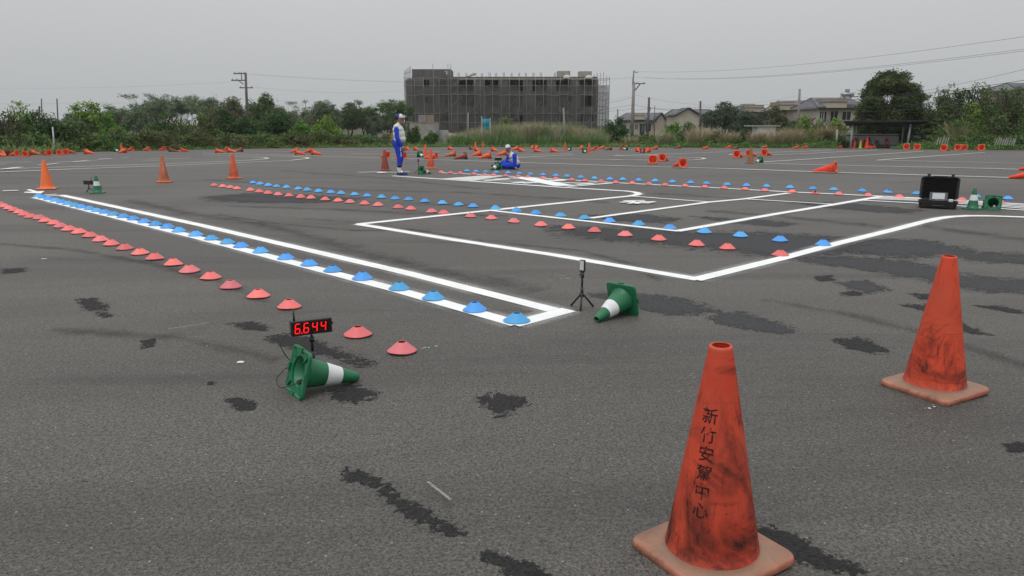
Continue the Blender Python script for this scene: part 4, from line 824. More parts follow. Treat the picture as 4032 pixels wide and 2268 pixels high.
def plate_mesh(name, side, th, rin, mat, feet=True, corner=.034):
    """a rounded square base plate with the cone's round opening through it, ribs and feet underneath"""
    o_ = rsq(side, corner, 3, 7)
    n = len(o_)
    m_ = MB()
    def ring(s, z): return [(x * s, y * s, z) for x, y in o_]
    ang = [math.atan2(y, x) for x, y in o_]
    inner = lambda r, z: [(r * math.cos(a), r * math.sin(a), z) for a in ang]
    rings = [inner(rin * .98, .003), ring(.97, .0), ring(1.0, .006), ring(1.0, th - .008), ring(.975, th), inner(rin * 1.12, th + .002), inner(rin * 1.0, th + .012), inner(rin * .95, th)]
    vs = [p for r_ in rings for p in r_]
    fs = []
    for k in range(len(rings)):
        k2 = (k + 1) % len(rings)
        for i in range(n):
            j = (i + 1) % n
            fs.append((k * n + i, k * n + j, k2 * n + j, k2 * n + i))
    m_.add(vs, fs, True)
    if feet:
        for a in (45, 135, 225, 315):
            mt = Matrix.Rotation(R(a), 4, 'Z')
            m_.box(rin * 1.16, rin * 1.16 + side * .13, -side * .05, side * .05, -.012, .004, mt)
    return m_.mesh(name, mat)


def body_mesh(name, Hh, r0, r1, z0, mat, wall=.006, n=40, neck=True):
    prof = []
    K = 12
    for k in range(K + 1):
        u = k / K
        r = r0 + (r1 - r0) * u
        prof.append((r, z0 + (Hh - z0) * u))
    if neck:
        zz = prof[-1][1]
        prof[-1] = (r1 * 1.04, zz - .012)
        prof += [(r1 * 1.02, zz - .003), (r1 * .92, zz)]
    inn = [(max(.004, r - wall), z) for r, z in reversed(prof[-3:])]
    prof = [(r0 * 1.05, z0 - .004)] + prof + inn
    return MB().lathe(prof, n).mesh(name, mat)


PH, PS, PT, PR0, PR1 = .70, .37, .032, .146, .034
BODY = {k: body_mesh('cone_body', PH, PR0, PR1, PT, m) for k, m in CONE.items()}
PLATE = {k: plate_mesh('cone_base', PS, PT, PR0, {'near1': M_PLATE, 'near2': M_PLATE, 'clean': CONE['clean'], 'brown': M_PLATE_BROWN, 'tan': CONE['tan']}.get(k, M_PLATE_FAR)) for k in CONE}

COLN = {'near1': 'orange', 'near2': 'orange', 'clean': 'clean bright orange', 'faded': 'faded orange', 'worn': 'worn orange', 'orange': 'orange', 'red': 'red-orange', 'brown': 'grimy brown', 'tan': 'tan-brown'}


def cone_thing(mat, label, group, seg=None):
    e_ = empty('traffic_cone', label=label, cat='traffic cone', group=group)
    b = obj('body', BODY[mat], e_)
    p = obj('base', PLATE[mat], e_)
    return e_, b, p


def lay_matrix(side, r1, Hh, th, heading, sc):
    """rest a cone on its side: lower edge of the base and the tip both touch the ground"""
    al = math.atan2(side / 2 - r1, Hh)
    # local: cone axis +Z, base edge at x=-side/2 becomes the ground line
    m_ = Matrix.Rotation(math.pi / 2 + al, 4, 'Y')            # +Z -> +X, tip dips
    low = m_ @ Vector((side / 2, 0, 0))
    m_ = Matrix.Translation((0, 0, -low.z)) @ m_
    return Matrix.Rotation(R(heading), 4, 'Z') @ Matrix.Scale(sc, 4) @ m_


STL = ['grimy orange cone with black stencilled characters, standing nearest', 'scuffed orange cone without writing, standing alone near the right edge',
       'clean bright orange cone standing by the white arrow at far left', 'faded orange cone with pale lettering, second of three standing at left',
       'worn orange cone standing above the middle disc rows, third from left', 'grimy brown-orange cone standing just left of the standing man',
       'worn orange cone standing right of the standing man, beside the sensor', 'orange cone standing behind a worn cone, beside a toppled green cone',
       'far orange cone standing before the tall grass, left of a similar pair', 'far worn cone standing before the tall grass, right of a similar pair',
       'far orange cone standing right of the seated man with green cone behind', 'worn cone standing next to a small toppled green cone at its left',
       'brown cone standing at the verge below the utility pole', 'tan-brown cone standing beside a toppled green and white cone', 'orange cone standing among toppled ones by the far left verge']
stand_objs = []
for i, (x, y, sc, mat, rz) in enumerate(STAND):
    e_, b, p = cone_thing(mat, STL[i], 'standing orange cones')
    e_.location = (x, y, gz(y) + .001)
    e_.scale = (sc,) * 3
    e_.rotation_euler = (0, 0, R(rz))
    if i == 0: e_.rotation_euler = (R(.6), R(-2.0), R(rz))
    if i == 1: e_.rotation_euler = (R(.4), R(-1.6), R(rz))
    stand_objs.append(e_)
    if mat == 'tan': p.data = PLATE['tan']

# black stencilled characters on the nearest cone, wrapped round its surface
def text_mesh(body, size, bold=0.0):
    cu = bpy.data.curves.new('lettering', 'FONT')
    cu.body = body
    cu.size = size
    cu.resolution_u = 3
    cu.offset = bold
    cu.align_x = 'CENTER'
    cu.align_y = 'CENTER'
    ob = bpy.data.objects.new('lettering_tmp', cu)
    C.objects.link(ob)
    bpy.context.view_layer.update()
    dg = bpy.context.evaluated_depsgraph_get()
    me = bpy.data.meshes.new_from_object(ob.evaluated_get(dg))
    bpy.data.objects.remove(ob)
    bpy.data.curves.remove(cu)
    return me


t = NT('worn_black_stencil')
v = t.coords()
t.set((.010, .009, .012), .6, .3)
t.alpha(t.math('MULTIPLY', t.rng(t.noise(v, 45, 5, .7), .36, .48), .92))
M_STENCIL = t.m
def wrap_text(parent_body, chars, z_top, z_step, size, ang, mat, width=1.0):
    for i, ch in enumerate(chars):
        me = text_mesh(ch, size, .0004)
        # refine long faces so the glyph follows the cone
        import bmesh
        bm = bmesh.new()
        bm.from_mesh(me)
        bmesh.ops.triangulate(bm, faces=bm.faces[:])
        bmesh.ops.subdivide_edges(bm, edges=[e for e in bm.edges if e.calc_length() > size * .12], cuts=2)
        bmesh.ops.triangulate(bm, faces=bm.faces[:])
        bm.to_mesh(me)
        bm.free()
        zc = z_top - i * z_step
        for vv in me.vertices:
            z = zc + vv.co.y
            r = PR0 + (PR1 - PR0) * (z - PT) / (PH - PT) + .0012
            a = ang + vv.co.x * width / r
            vv.co = (r * math.cos(a), r * math.sin(a), z)
        me.materials.clear()
        me.materials.append(mat)
        obj('lettering', me, parent_body)


b0 = [c for c in stand_objs[0].children if c.name.startswith('body')][0]
wrap_text(b0, '新竹安駕中心', .497, .0572, .050, R(-157), M_STENCIL, 1.0)
b3 = [c for c in stand_objs[3].children if c.name.startswith('body')][0]
wrap_text(b3, '新竹安駕中心', .545, .062, .05, R(-72), plain('pale_stencil', (.55, .45, .38), .7, .2, 20))

def sector(x, y):
    px = 2016 + 2912 * x / (y + .3)
    if px < 800: return 'along the far left verge'
    if px < 1350: return 'in groups left of the standing man'
    if px < 2180: return 'scattered behind the two men'
    if px < 2800: return 'between seated man and tan cone'
    if px < 3260: return 'near the tan standing cone'
    return 'at and right of the shelter'


cnt = {}
for x, y, hd, sc, mat in sorted(LYING, key=lambda q: q[0] / q[1]):
    s_ = sector(x, y)
    cnt[s_] = cnt.get(s_, -1) + 1
    tipd = math.sin(R(hd) - math.atan2(y, x) + math.pi / 2)
    dirn = 'open base facing us' if math.cos(R(hd) - math.atan2(y, x)) > .8 else ('tip towards us' if math.cos(R(hd) - math.atan2(y, x)) < -.75 else ('tip to the left' if math.sin(R(hd) - math.atan2(y, x)) > 0 else 'tip to the right'))
    e_, b, p = cone_thing(mat, '%s toppled cone %s, %s, %s' % (ORD[cnt[s_]], s_, COLN[mat].split()[-1], dirn), 'toppled orange cones')
    m_ = Matrix.Translation((x, y, gz(y) + .001)) @ lay_matrix(PS, PR1, PH, PT, hd, sc)
    if y > 25: m_ = Matrix.Translation((0, 0, .004)) @ m_
    e_.matrix_world = m_

# ------------------------------------------------------------------ green cones
GH, GS, GT, GR0, GR1 = .37, .265, .022, .094, .026
def gcone_parts():
    prof_z = lambda u: GT + (GH - GT) * u
    def seg(u0, u1, off=0.0, inner=True):
        pr = []
        for k in range(7):
            u = u0 + (u1 - u0) * k / 6
            pr.append((GR0 + (GR1 - GR0) * u + off, prof_z(u)))
        inn = [(r - .006 - off, z) for r, z in reversed(pr)]
        return pr + inn
    body = MB().lathe([(GR0 * 1.1, GT - .003)] + [(GR0 * 1.05, GT + .012)] + seg(.05, 1)[:7] + [(GR1 * .92, GH + .003)] + [(GR1 - .008, GH)] + [(GR0 + (GR1 - GR0) * u - .006, prof_z(u)) for u in (.75, .5, .25, 0)], 40, closed=True)
    band = MB().lathe([(GR0 + (GR1 - GR0) * u + .0016, prof_z(u)) for u in (.40, .46, .52, .58, .64, .68)], 40)
    return body.mesh('green_cone_body', M_GREEN), band.mesh('reflective_band', M_BAND)


G_BODY, G_BAND = gcone_parts()
def gplate():
    o_ = rsq(GS, .028, 3, 8)
    m_ = MB()
    n = len(o_)
    ang = [math.atan2(y, x) for x, y in o_]
    ring = lambda s, z: [(x * s, y * s, z) for x, y in o_]
    inner = lambda r, z: [(r * math.cos(a), r * math.sin(a), z) for a in ang]
    rings = [inner(GR0 * .96, .010), ring(.86, .010), ring(.93, .0), ring(1.0, .003), ring(1.0, GT - .004), ring(.97, GT), inner(GR0 * 1.12, GT + .001), inner(GR0 * .96, GT)]
    vs = [p for r_ in rings for p in r_]
    fs = [(k * n + i, k * n + (i + 1) % n, ((k + 1) % 8) * n + (i + 1) % n, ((k + 1) % 8) * n + i) for k in range(8) for i in range(n)]
    m_.add(vs, fs, False)
    for a in (0, 90, 180, 270):                          # drain lugs and ribs moulded under the plate
        mt = Matrix.Rotation(R(a), 4, 'Z')
        m_.box(GS * .43, GS * .525, -.022, .022, -.006, .008, mt)
        mt = Matrix.Rotation(R(a + 45), 4, 'Z')
        m_.box(GR0 * 1.05, GS * .56, -.004, .004, -.002, .011, mt)
    return m_.mesh('green_cone_base', M_GREEN)


G_PLATE = gplate()
GL = ['toppled green and white cone under the red timer display', 'toppled green and white cone beside the tripod sensor, tip towards us', 'toppled green and white cone at the standing man\'s feet',
      'toppled green and white cone in front of the seated man', 'toppled green cone facing us beside the open black case', 'small toppled green cone beside the tan-brown standing cone',
      'small toppled green cone left of the far orange standing cone', 'tiny toppled green cone behind the far orange cone right of the seated man', 'tiny toppled green cone left of the worn standing cone', 'tiny toppled green cone at the verge beside the brown standing cone', 'dark green toppled cone by the far left verge']
for i, (x, y, hd) in enumerate(GREEN_LIE):
    e_ = empty('green_cone', label=GL[i], cat='traffic cone', group='green and white cones')
    b = obj('body', G_BODY, e_)
    obj('reflective_band', G_BAND, e_)
    obj('base', G_PLATE, e_)
    sc = 1.0 if i < 6 else 1.25
    e_.matrix_world = Matrix.Translation((x, y, gz(y) + (.001 if y < 25 else .006))) @ lay_matrix(GS, GR1, GH, GT, hd, sc)
for i, (x, y) in enumerate(GREEN_STAND):
    e_ = empty('green_cone', (x, y + .1, .001), R(25 if i else 10), ['green and white cone standing between the left standing cones', 'green and white cone standing right of the open black case'][i], 'traffic cone', 'green and white cones')
    obj('body', G_BODY, e_)
    obj('reflective_band', G_BAND, e_)
    obj('base', G_PLATE, e_)

# ================================================================== TIMING GEAR
t = NT('led_lit')
t.p.inputs['Emission Color'].default_value = (1.0, .004, .006, 1)
t.p.inputs['Emission Strength'].default_value = 1.25
t.set((.3, .005, .005), .4)
M_LED = t.m
M_LEDOFF = plain('led_unlit', (.055, .006, .008), .35, .1, 40)
M_SCREEN = plain('dark_screen', (.012, .004, .005), .12, .1, 10, .5)

SEGS = {'6': 'acdefg', '4': 'bcfg', '8': 'abcdefg', '': ''}
def seg_mesh(horizontal, w, h, th):
    l = w if horizontal else h
    a, b = l / 2 - th * .1, th / 2
    p = [(-a + b, -b), (a - b, -b), (a, 0), (a - b, b), (-a + b, b), (-a, 0)]
    if not horizontal: p = [(y, x) for x, y in p]
    return p


def tripod(parent, Hh, mat, spread=.085, legtop=.10, rad=.0085, rz=0.3, lens=1.0):
    MB().tube([(0, 0, legtop - .01), (0, 0, Hh * .62)], rad * 1.15, 12).tube([(0, 0, Hh * .6), (0, 0, Hh)], rad * .8, 12).build('pole', mat, parent)
    MB().lathe([(0.001, legtop - .018), (rad * 2, legtop - .018), (rad * 2.1, legtop), (rad * 1.8, legtop + .012), (.001, legtop + .012)], 14).build('collar', mat, parent)
    for k in range(3):
        a = rz + k * 2.0944
        c, s = math.cos(a), math.sin(a)
        MB().tube([(c * rad * 1.6, s * rad * 1.6, legtop - .005), (c * spread, s * spread, .006)], [rad * .85, rad * .75], 8).build('leg', mat, parent)


def timer_box(parent, z, yaw, lit=None, w=.238, h=.088, d=.05, scale=1.0):
    """a black LED display box facing local -Y"""
    m_ = Matrix.Translation((0, 0, z + h / 2)) @ Matrix.Rotation(yaw, 4, 'Z')
    hb = MB().bevbox(-w / 2, w / 2, -d / 2, d / 2, -h / 2, h / 2, .004, m_).build('housing', M_BLACK, parent)
    MB().box(-w / 2 + .012, w / 2 - .010, -d / 2 - .0012, -d / 2 + .002, -h / 2 + .010, h / 2 - .009, m_).build('screen', M_SCREEN, hb)
    for k in range(5):
        MB().box(-w / 2 - .0015, -w / 2 + .001, -d * .30, d * .12, -h * .32 + k * .013, -h * .32 + k * .013 + .006, m_).build('vent_slot', plain('grey_slot', (.12, .12, .13), .5), hb)
    if lit is not None:
        dw, dh, th = .026, .056, .0062
        xs_ = [-w / 2 + .036 + i * .050 for i in range(4)]
        y = -d / 2 - .0032
        for x0, ch in zip(xs_, lit):
            for sname, (cx, cz, hor) in dict(a=(0, dh / 2, 1), d=(0, -dh / 2, 1), g=(0, 0, 1), b=(dw / 2, dh / 4, 0), c=(dw / 2, -dh / 4, 0), f=(-dw / 2, dh / 4, 0), e=(-dw / 2, -dh / 4, 0)).items():
                on = sname in SEGS[ch]
                pp = seg_mesh(hor, dw, dh / 2, th)
                shear = .10
                vs = [m_ @ Vector((x0 + cx + px + shear * (cz + pz), y, cz + pz)) for px, pz in pp]
                vb = [m_ @ Vector((x0 + cx + px + shear * (cz + pz), y + .002, cz + pz)) for px, pz in pp]
                mm = MB().add(vs + vb, [tuple(range(6))] + [(i, i + 6, (i + 1) % 6 + 6, (i + 1) % 6) for i in range(6)])
                mm.build('lit_segment' if on else 'unlit_segment', M_LED if on else M_LEDOFF, hb)
        mm = MB().box(xs_[0] + .0195, xs_[0] + .026, y, y + .002, -dh / 2 - .004, -dh / 2 + .004, m_)
        mm.build('decimal_point', M_LED, hb)
    MB().tube([m_ @ Vector((-w / 2 + .024, 0, h / 2)), m_ @ Vector((-w / 2 + .024, 0, h / 2 + .022)), m_ @ Vector((-w / 2 + .024, 0, h / 2 + .07))], [.0062, .0058, .0042], 10).build('antenna', M_BLACK, parent)
    MB().tube([m_ @ Vector((w / 2, 0, .006)), m_ @ Vector((w / 2 + .010, 0, .006))], .009, 12).build('knob', M_BLACK, parent)
    MB().tube([(0, 0, z - .022), (0, 0, z)], .006, 8).tube([(0, 0, z - .05), (0, 0, z - .022)], .0155, 12).build('clamp', M_BLACK, parent)
    MB().tube([(-.017, 0, z - .040), (.017, 0, z - .040)], .0045, 8).build('clamp_screw', M_METAL, parent)
    return m_


x, y = TRIPOD['timer']
tm = empty('race_timer', (x, y, .0), 0, 'lit red display reading 6.644 on a tripod behind the toppled green cone', 'timer', 'electronic timing gear')
tripod(tm, .245, M_BLACK, .09, .09, .0105, .9)
mt = timer_box(tm, .262, R(27), '6644')
# cable from the box down to the power bank lying in the cone's open base
pb_x, pb_y = GREEN_LIE[0][0] - x - .012, GREEN_LIE[0][1] - y - .01
pts = [mt @ Vector((-.119, 0, -.028)), mt @ Vector((-.150, -.01, -.034)), mt @ Vector((-.186, -.03, -.075)), mt @ Vector((-.165, -.05, -.14)), mt @ Vector((-.135, -.07, -.19))]
pts += [Vector((pb_x - .075, pb_y + .12, .115)), Vector((pb_x - .115, pb_y + .055, .075)), Vector((pb_x - .09, pb_y + .0, .045)), Vector((pb_x - .045, pb_y - .02, .050)), Vector((pb_x + .012, pb_y - .002, .062))]
def smooth_path(pts, n=6):
    out = []
    P = [pts[0]] + list(pts) + [pts[-1]]
    for i in range(1, len(P) - 2):
        p0, p1, p2, p3 = P[i - 1], P[i], P[i + 1], P[i + 2]
        for k in range(n):
            u = k / n
            out.append(.5 * ((2 * p1) + (p2 - p0) * u + (2 * p0 - 5 * p1 + 4 * p2 - p3) * u * u + (3 * p1 - p0 - 3 * p2 + p3) * u ** 3))
    out.append(Vector(pts[-1]))
    return out
MB().tube(smooth_path([Vector(p) for p in pts]), .0028, 8).build('cable', M_BLACK, tm)
hd = R(GREEN_LIE[0][2])
pb = empty('power_bank', (x + pb_x + .012 + .03 * math.cos(hd), y + pb_y + .03 * math.sin(hd), .052), hd + .3, 'flat black power bank lying in the open base of the toppled green cone', 'power bank')
MB().bevbox(-.015, .075, -.034, .034, 0, .018, .005).build('shell', plain('navy_plastic', (.010, .011, .016), .35), pb)
MB().tube([(-.026, 0, .010), (-.014, 0, .010)], .006, 8).build('plug', M_BLACK, pb)

x, y = TRIPOD['sensor']
sn = empty('light_sensor', (x, y, .0), 0, 'white-faced reflector sensor on a small black tripod by the lane corner', 'sensor', 'electronic timing gear')
tripod(sn, .285, M_BLACK, .105, .115, .0105, R(-100))
MB().tube([(0, 0, .255), (0, 0, .292)], .0155, 12).build('clamp', M_BLACK, sn)
MB().tube([(-.026, -.006, .28), (-.012, 0, .28)], .005, 8).build('clamp_screw', M_BLACK, sn)
MB().tube([(0, 0, .29), (0, 0, .305)], .004, 8).build('stem', M_METAL, sn)
m_ = Matrix.Translation((0, 0, .352)) @ Matrix.Rotation(R(-30), 4, 'Z')
hs_ = MB().bevbox(-.022, .022, -.014, .014, -.046, .048, .003, m_).build('housing', M_BLACK, sn)
MB().box(-.0175, .0175, -.0156, -.012, -.034, .043, m_).build('reflector', plain('reflector_white', (.50, .52, .53), .3, .12, 60), hs_)
MB().bevbox(-.016, .016, -.012, .012, -.056, -.046, .002, m_).build('foot_clip', M_BLACK, sn)

x, y = TRIPOD['far_timer']
ft = empty('race_timer', (x, y, 0), 0, 'black timer box on a tripod behind the left standing green cone', 'timer', 'electronic timing gear')
tripod(ft, .15, M_BLACK, .1, .08, .01, .4)
timer_box(ft, .165, R(160))
MB().tube(smooth_path([Vector((.12, 0, .2)), Vector((.22, .02, .19)), Vector((.27, .02, .1)), Vector((.27, 0, .01))]), .004, 6).build('cable', M_BLACK, ft)
pd = empty('power_pad', (x + .27, y - .06, 0), .2, 'flat grey battery pad on the ground right of the left green cone', 'battery')
MB().bevbox(-.07, .07, -.05, .05, .008, .026, .004).build('shell', plain('pad_grey', (.33, .33, .34), .5), pd)
MB().box(-.04, .04, -.03, .03, .026, .034).build('lid', M_BLACK, pd)

x, y = TRIPOD['mid_sensor']
ms = empty('light_sensor', (x, y, 0), 0, 'slim black sensor on a tripod at the standing man\'s feet', 'sensor', 'electronic timing gear')
tripod(ms, .33, M_BLACK, .12, .11, .010, R(200))
MB().bevbox(-.018, .018, -.02, .02, .335, .43, .003).build('housing', M_BLACK, ms)
MB().tube([(0, 0, .32), (0, 0, .336)], .008, 8).build('stem', M_METAL, ms)

x, y = TRIPOD['sit_timer']
st = empty('race_timer', (x, y, gz(y)), 0, 'unlit black timer box on a tripod beside the seated man', 'timer', 'electronic timing gear')
tripod(st, .255, M_BLACK, .1, .09, .012, .4)
timer_box(st, .27, R(184))

x, y = TRIPOD['case_radio']
rd = empty('radio', (x, y, 0), R(10), 'black handheld radio standing between the green cones near the case', 'radio')
MB().bevbox(-.033, .033, -.02, .02, .04, .15, .005).build('body', M_BLACK, rd)
MB().tube([(-.012, 0, .15), (-.010, 0, .235)], [.006, .0045], 8).build('antenna', M_BLACK, rd)
MB().box(-.02, .02, -.0215, -.019, .09, .13).build('face', plain('radio_face', (.05, .05, .055), .4), rd)
MB().box(-.03, .03, -.05, .04, .0, .04).build('cradle', M_BLACK, rd)

# ------------------------------------------------------------------ open equipment case
x, y = CASE
yaw = -math.atan2(x, y) + R(0)
cs = empty('equipment_case', (x, y, 0), yaw, 'open black hard case with foam lining standing on the asphalt', 'case')
W, Dp, Hb = .60, .405, .125
m_ = MB()
out_b = rsq(1, .12)
sx_ = lambda s, z, w=W, d=Dp: [(px * w * s, py * d * s, z) for px, py in out_b]
rings = [sx_(.94, .012), sx_(.97, .03), sx_(1.0, Hb - .02), sx_(1.04, Hb - .018), sx_(1.04, Hb), sx_(.95, Hb), sx_(.93, Hb - .03), sx_(.90, .03)]
n = len(out_b)
vs = [p for r_ in rings for p in r_]
fs = [(k * n + i, k * n + (i + 1) % n, (k + 1) * n + (i + 1) % n, (k + 1) * n + i) for k in range(7) for i in range(n)]
fs += [tuple(range(n - 1, -1, -1)), tuple(7 * n + i for i in range(n))]
m_.add(vs, fs)
for px in (-.22, -.07, .07, .22):
    m_.box(px - .02, px + .02, -Dp / 2 - .012, -Dp / 2 + .02, .02, Hb - .02)
tray = m_.build('tray', M_CASE, cs)
MB().tube([(-.09, -Dp / 2 - .014, .055), (-.085, -Dp / 2 - .030, .055), (.085, -Dp / 2 - .030, .055), (.09, -Dp / 2 - .014, .055)], .010, 8).build('handle', plain('handle_grey', (.03, .03, .03), .5), tray)
# foam in the tray with a wavy top
def egg_foam(w, d, nx, ny, amp, m):
    vs, fs = [], []
    for j in range(ny + 1):
        for i in range(nx + 1):
            z = amp * (math.sin(i * math.pi / 2) * math.sin(j * math.pi / 2) + (.5 if (i + j) % 2 else 0))
            vs.append(m @ Vector((w * (i / nx - .5), d * (j / ny - .5), z)))
    for j in range(ny):
        for i in range(nx):
            q = j * (nx + 1) + i
            fs.append((q, q + 1, q + nx + 2, q + nx + 1))
    return MB().add(vs, fs, True)
egg_foam(W * .90, Dp * .90, 40, 30, .004, Matrix.Translation((0, 0, Hb - .022))).build('tray_foam', M_FOAM, cs)
# lid hinged at the back, leaning back a little
ml = Matrix.Translation((0, Dp / 2 + .01, Hb + .005)) @ Matrix.Rotation(R(-9), 4, 'X')
m_ = MB()
lw, lh, ld = W * 1.04, Dp * 1.02, .07
prof_o = [(px * lw, (py + .5) * lh) for px, py in rsq(1, .12)]
ring = lambda s, yy: [ml @ Vector((px * s, yy, lh / 2 + (pz - lh / 2) * s)) for px, pz in prof_o]
rings = [ring(.93, .035), ring(.94, .0), ring(1.0, .0), ring(1.0, .02), ring(.97, .024), ring(.95, ld)]
vs = [p for r_ in rings for p in r_]
fs = [(k * n + i, (k + 1) * n + i, (k + 1) * n + (i + 1) % n, k * n + (i + 1) % n) for k in range(5) for i in range(n)]
fs += [tuple(5 * n + i for i in range(n)), tuple(range(n - 1, -1, -1))]
m_.add(vs, fs)
m_.box(-.11, .11, -.004, .03, lh - .005, lh + .012, ml)
lid = m_.build('lid', M_CASE, cs)
for px in (-.19, .19):
    MB().box(px - .025, px + .025, -.006, .020, lh - .006, lh + .035, ml).box(px - .030, px + .030, -.010, .024, lh + .035, lh + .047, ml).build('latch', M_BLACK, lid)
egg_foam(lw * .86, lh * .86, 44, 32, .007, ml @ Matrix.Translation((0, .028, lh / 2)) @ Matrix.Rotation(R(90), 4, 'X')).build('lid_foam', M_FOAM, cs)
for px in (-.2, .2):
    MB().tube([(px - .04, Dp / 2 + .014, Hb), (px + .04, Dp / 2 + .014, Hb)], .008, 8).build('hinge', M_BLACK, cs)

tb = empty('tablet_console', (x, y, Hb - .01), yaw, 'dark tablet console with a bluish grey screen propped in the case', 'tablet')
mtb = Matrix.Translation((.0, .03, .052)) @ Matrix.Rotation(R(-28), 4, 'X')
hb = MB().bevbox(-.145, .145, -.012, .012, -.055, .115, .006, mtb).build('housing', plain('navy_dark', (.014, .015, .024), .4), tb)
MB().box(-.098, .098, -.0138, -.010, -.020, .095, mtb).build('screen', plain('screen_grey', (.20, .23, .27), .15, .05, 4, .5), hb)
MB().bevbox(-.10, .10, -.14, .02, .005, .03, .004).build('keyboard', plain('navy_dark', (.014, .015, .024), .4), tb)
wb = empty('white_adapter', (x + .19 * math.cos(yaw) - .02 * math.sin(yaw), y + .19 * math.sin(yaw), Hb - .01), yaw, 'small white adapter box beside the tablet in the case', 'adapter')
MB().bevbox(-.035, .035, -.03, .03, 0, .045, .006).build('shell', plain('adapter_white', (.62, .63, .62), .4), wb)
MB().tube(smooth_path([Vector((-.035, 0, .02)), Vector((-.08, -.03, .03)), Vector((-.12, -.02, .025))]), .004, 6).build('cable', M_BLACK, wb)

# ================================================================== PEOPLE
M_SUITBLUE = plain('blue_overall_cloth', (.018, .052, .46), .75, .22, 9, .2, 0, .15)
M_SUITWHITE = plain('white_vest_cloth', (.60, .60, .57), .8, .07, 7, .2, 0, .1)
M_SKIN = plain('skin', (.34, .175, .115), .55, .08, 20, .35)
M_HAIR = plain('black_hair', (.010, .009, .009), .6, .2, 60)
M_SHOE_B = plain('blue_boot', (.03, .055, .20), .5, .2, 12)
M_SHOE_W = plain('white_boot', (.66, .66, .65), .5, .08, 12)
M_NAVY = plain('navy_band', (.012, .012, .07), .7)
M_SHOE_K = plain('black_shoe', (.016, .017, .018), .5)
M_CAPB = plain('blue_cap', (.016, .03, .24), .7)
M_CAPW = plain('white_cap', (.62, .62, .60), .7)
PMAT = {'blue': M_SUITBLUE, 'white': M_SUITWHITE, 'skin': M_SKIN, 'bootb': M_SHOE_B, 'bootw': M_SHOE_W, 'navy': M_NAVY, 'shoek': M_SHOE_K, 'hair': M_HAIR}


def person_mesh(name, prims, voxel=.009):
    """fuse tapered limbs and ellipsoids into one continuous skin, then give each face the cloth of the nearest limb"""
    mb = MB()
    for p in prims:
        if p[0] == 'cap':
            _, a, b, ra, rb, _m = p
            a, b = Vector(a), Vector(b)
            d = (b - a)
            L = max(d.length, 1e-5)
            dn = d / L
            pts, rad = [], []
            for k in range(-4, 1):
                an = k / 4 * math.pi / 2
                pts.append(a + dn * (math.sin(an) * ra))
                rad.append(max(.0008, math.cos(an) * ra))
            for k in range(0, 5):
                an = k / 4 * math.pi / 2
                pts.append(b + dn * (math.sin(an) * rb))
                rad.append(max(.0008, math.cos(an) * rb))
            mb.tube(pts, rad, 14)
        else:
            _, c, r3, rot, _m = p
            M_ = Matrix.Translation(c) @ rot.to_4x4() @ Matrix.Diagonal((*r3, 1))
            prof = [(max(.001, math.cos(-math.pi / 2 + math.pi * k / 10)), math.sin(-math.pi / 2 + math.pi * k / 10)) for k in range(11)]
            s0 = len(mb.v)
            mb.lathe(prof, 18, M_)
            n0 = 18
            mb.f.append(tuple(s0 + i for i in range(n0 - 1, -1, -1))); mb.sm.append(True)
            mb.f.append(tuple(s0 + 10 * n0 + i for i in range(n0))); mb.sm.append(True)
    tmp = bpy.data.objects.new('tmp_person', mb.mesh('tmp_person'))
    C.objects.link(tmp)
    rm = tmp.modifiers.new('r', 'REMESH')
    rm.mode = 'VOXEL'
    rm.voxel_size = voxel
    sm = tmp.modifiers.new('s', 'SMOOTH')
    sm.factor = .5
    sm.iterations = 3
    bpy.context.view_layer.update()
    dg = bpy.context.evaluated_depsgraph_get()
    me = bpy.data.meshes.new_from_object(tmp.evaluated_get(dg))
    om = tmp.data
    bpy.data.objects.remove(tmp)
    bpy.data.meshes.remove(om)
    me.name = name
    nv = len(me.vertices)
    co = np.empty(nv * 3)
    me.vertices.foreach_get('co', co)
    co = co.reshape(-1, 3)
    npoly = len(me.polygons)
    cen = np.empty(npoly * 3)
    me.polygons.foreach_get('center', cen)
    cen = cen.reshape(-1, 3)
    names = sorted({p[-1] for p in prims})
    best = np.full(npoly, 1e9)
    idx = np.zeros(npoly, dtype=np.int32)
    for p in prims:
        if p[0] == 'cap':
            a, b = np.array(p[1]), np.array(p[2])
            ab = b - a
            tt = np.clip(((cen - a) @ ab) / max(1e-9, ab @ ab), 0, 1)
            dist = np.linalg.norm(cen - (a + tt[:, None] * ab), axis=1) - (p[3] + (p[4] - p[3]) * tt)
        else:
            q = (cen - np.array(p[1])) @ np.array(p[3].to_3x3())
            rr = np.array(p[2])
            k = np.linalg.norm(q / rr, axis=1)
            dist = (k - 1) * rr.min()
        up = dist < best
        best[up] = dist[up]
        idx[up] = names.index(p[-1])
    # cloth folds
    nrm = np.empty(nv * 3)
    me.vertices.foreach_get('normal', nrm)
    nrm = nrm.reshape(-1, 3)
    cloth = np.zeros(nv, bool)
    for pl in me.polygons:
        if names[idx[pl.index]] in ('blue', 'white'):
            for q in pl.vertices: cloth[q] = True
    amp = np.zeros(nv)
    for i in np.nonzero(cloth)[0]:
        c = co[i]
        amp[i] = .0045 * (mnoise.noise(Vector((c[0] * 6 + c[2] * 5, c[1] * 6, c[2] * 26 + c[0] * 9))) + .4 * mnoise.noise(Vector((c[0] * 20, c[1] * 20, c[2] * 55))))
    co = co + nrm * amp[:, None]
    me.vertices.foreach_set('co', co.ravel())
    me.materials.clear()
    for nme in names: me.materials.append(PMAT[nme])
    me.polygons.foreach_set('material_index', idx)
    me.polygons.foreach_set('use_smooth', np.ones(npoly, bool))
    me.update()
    return me


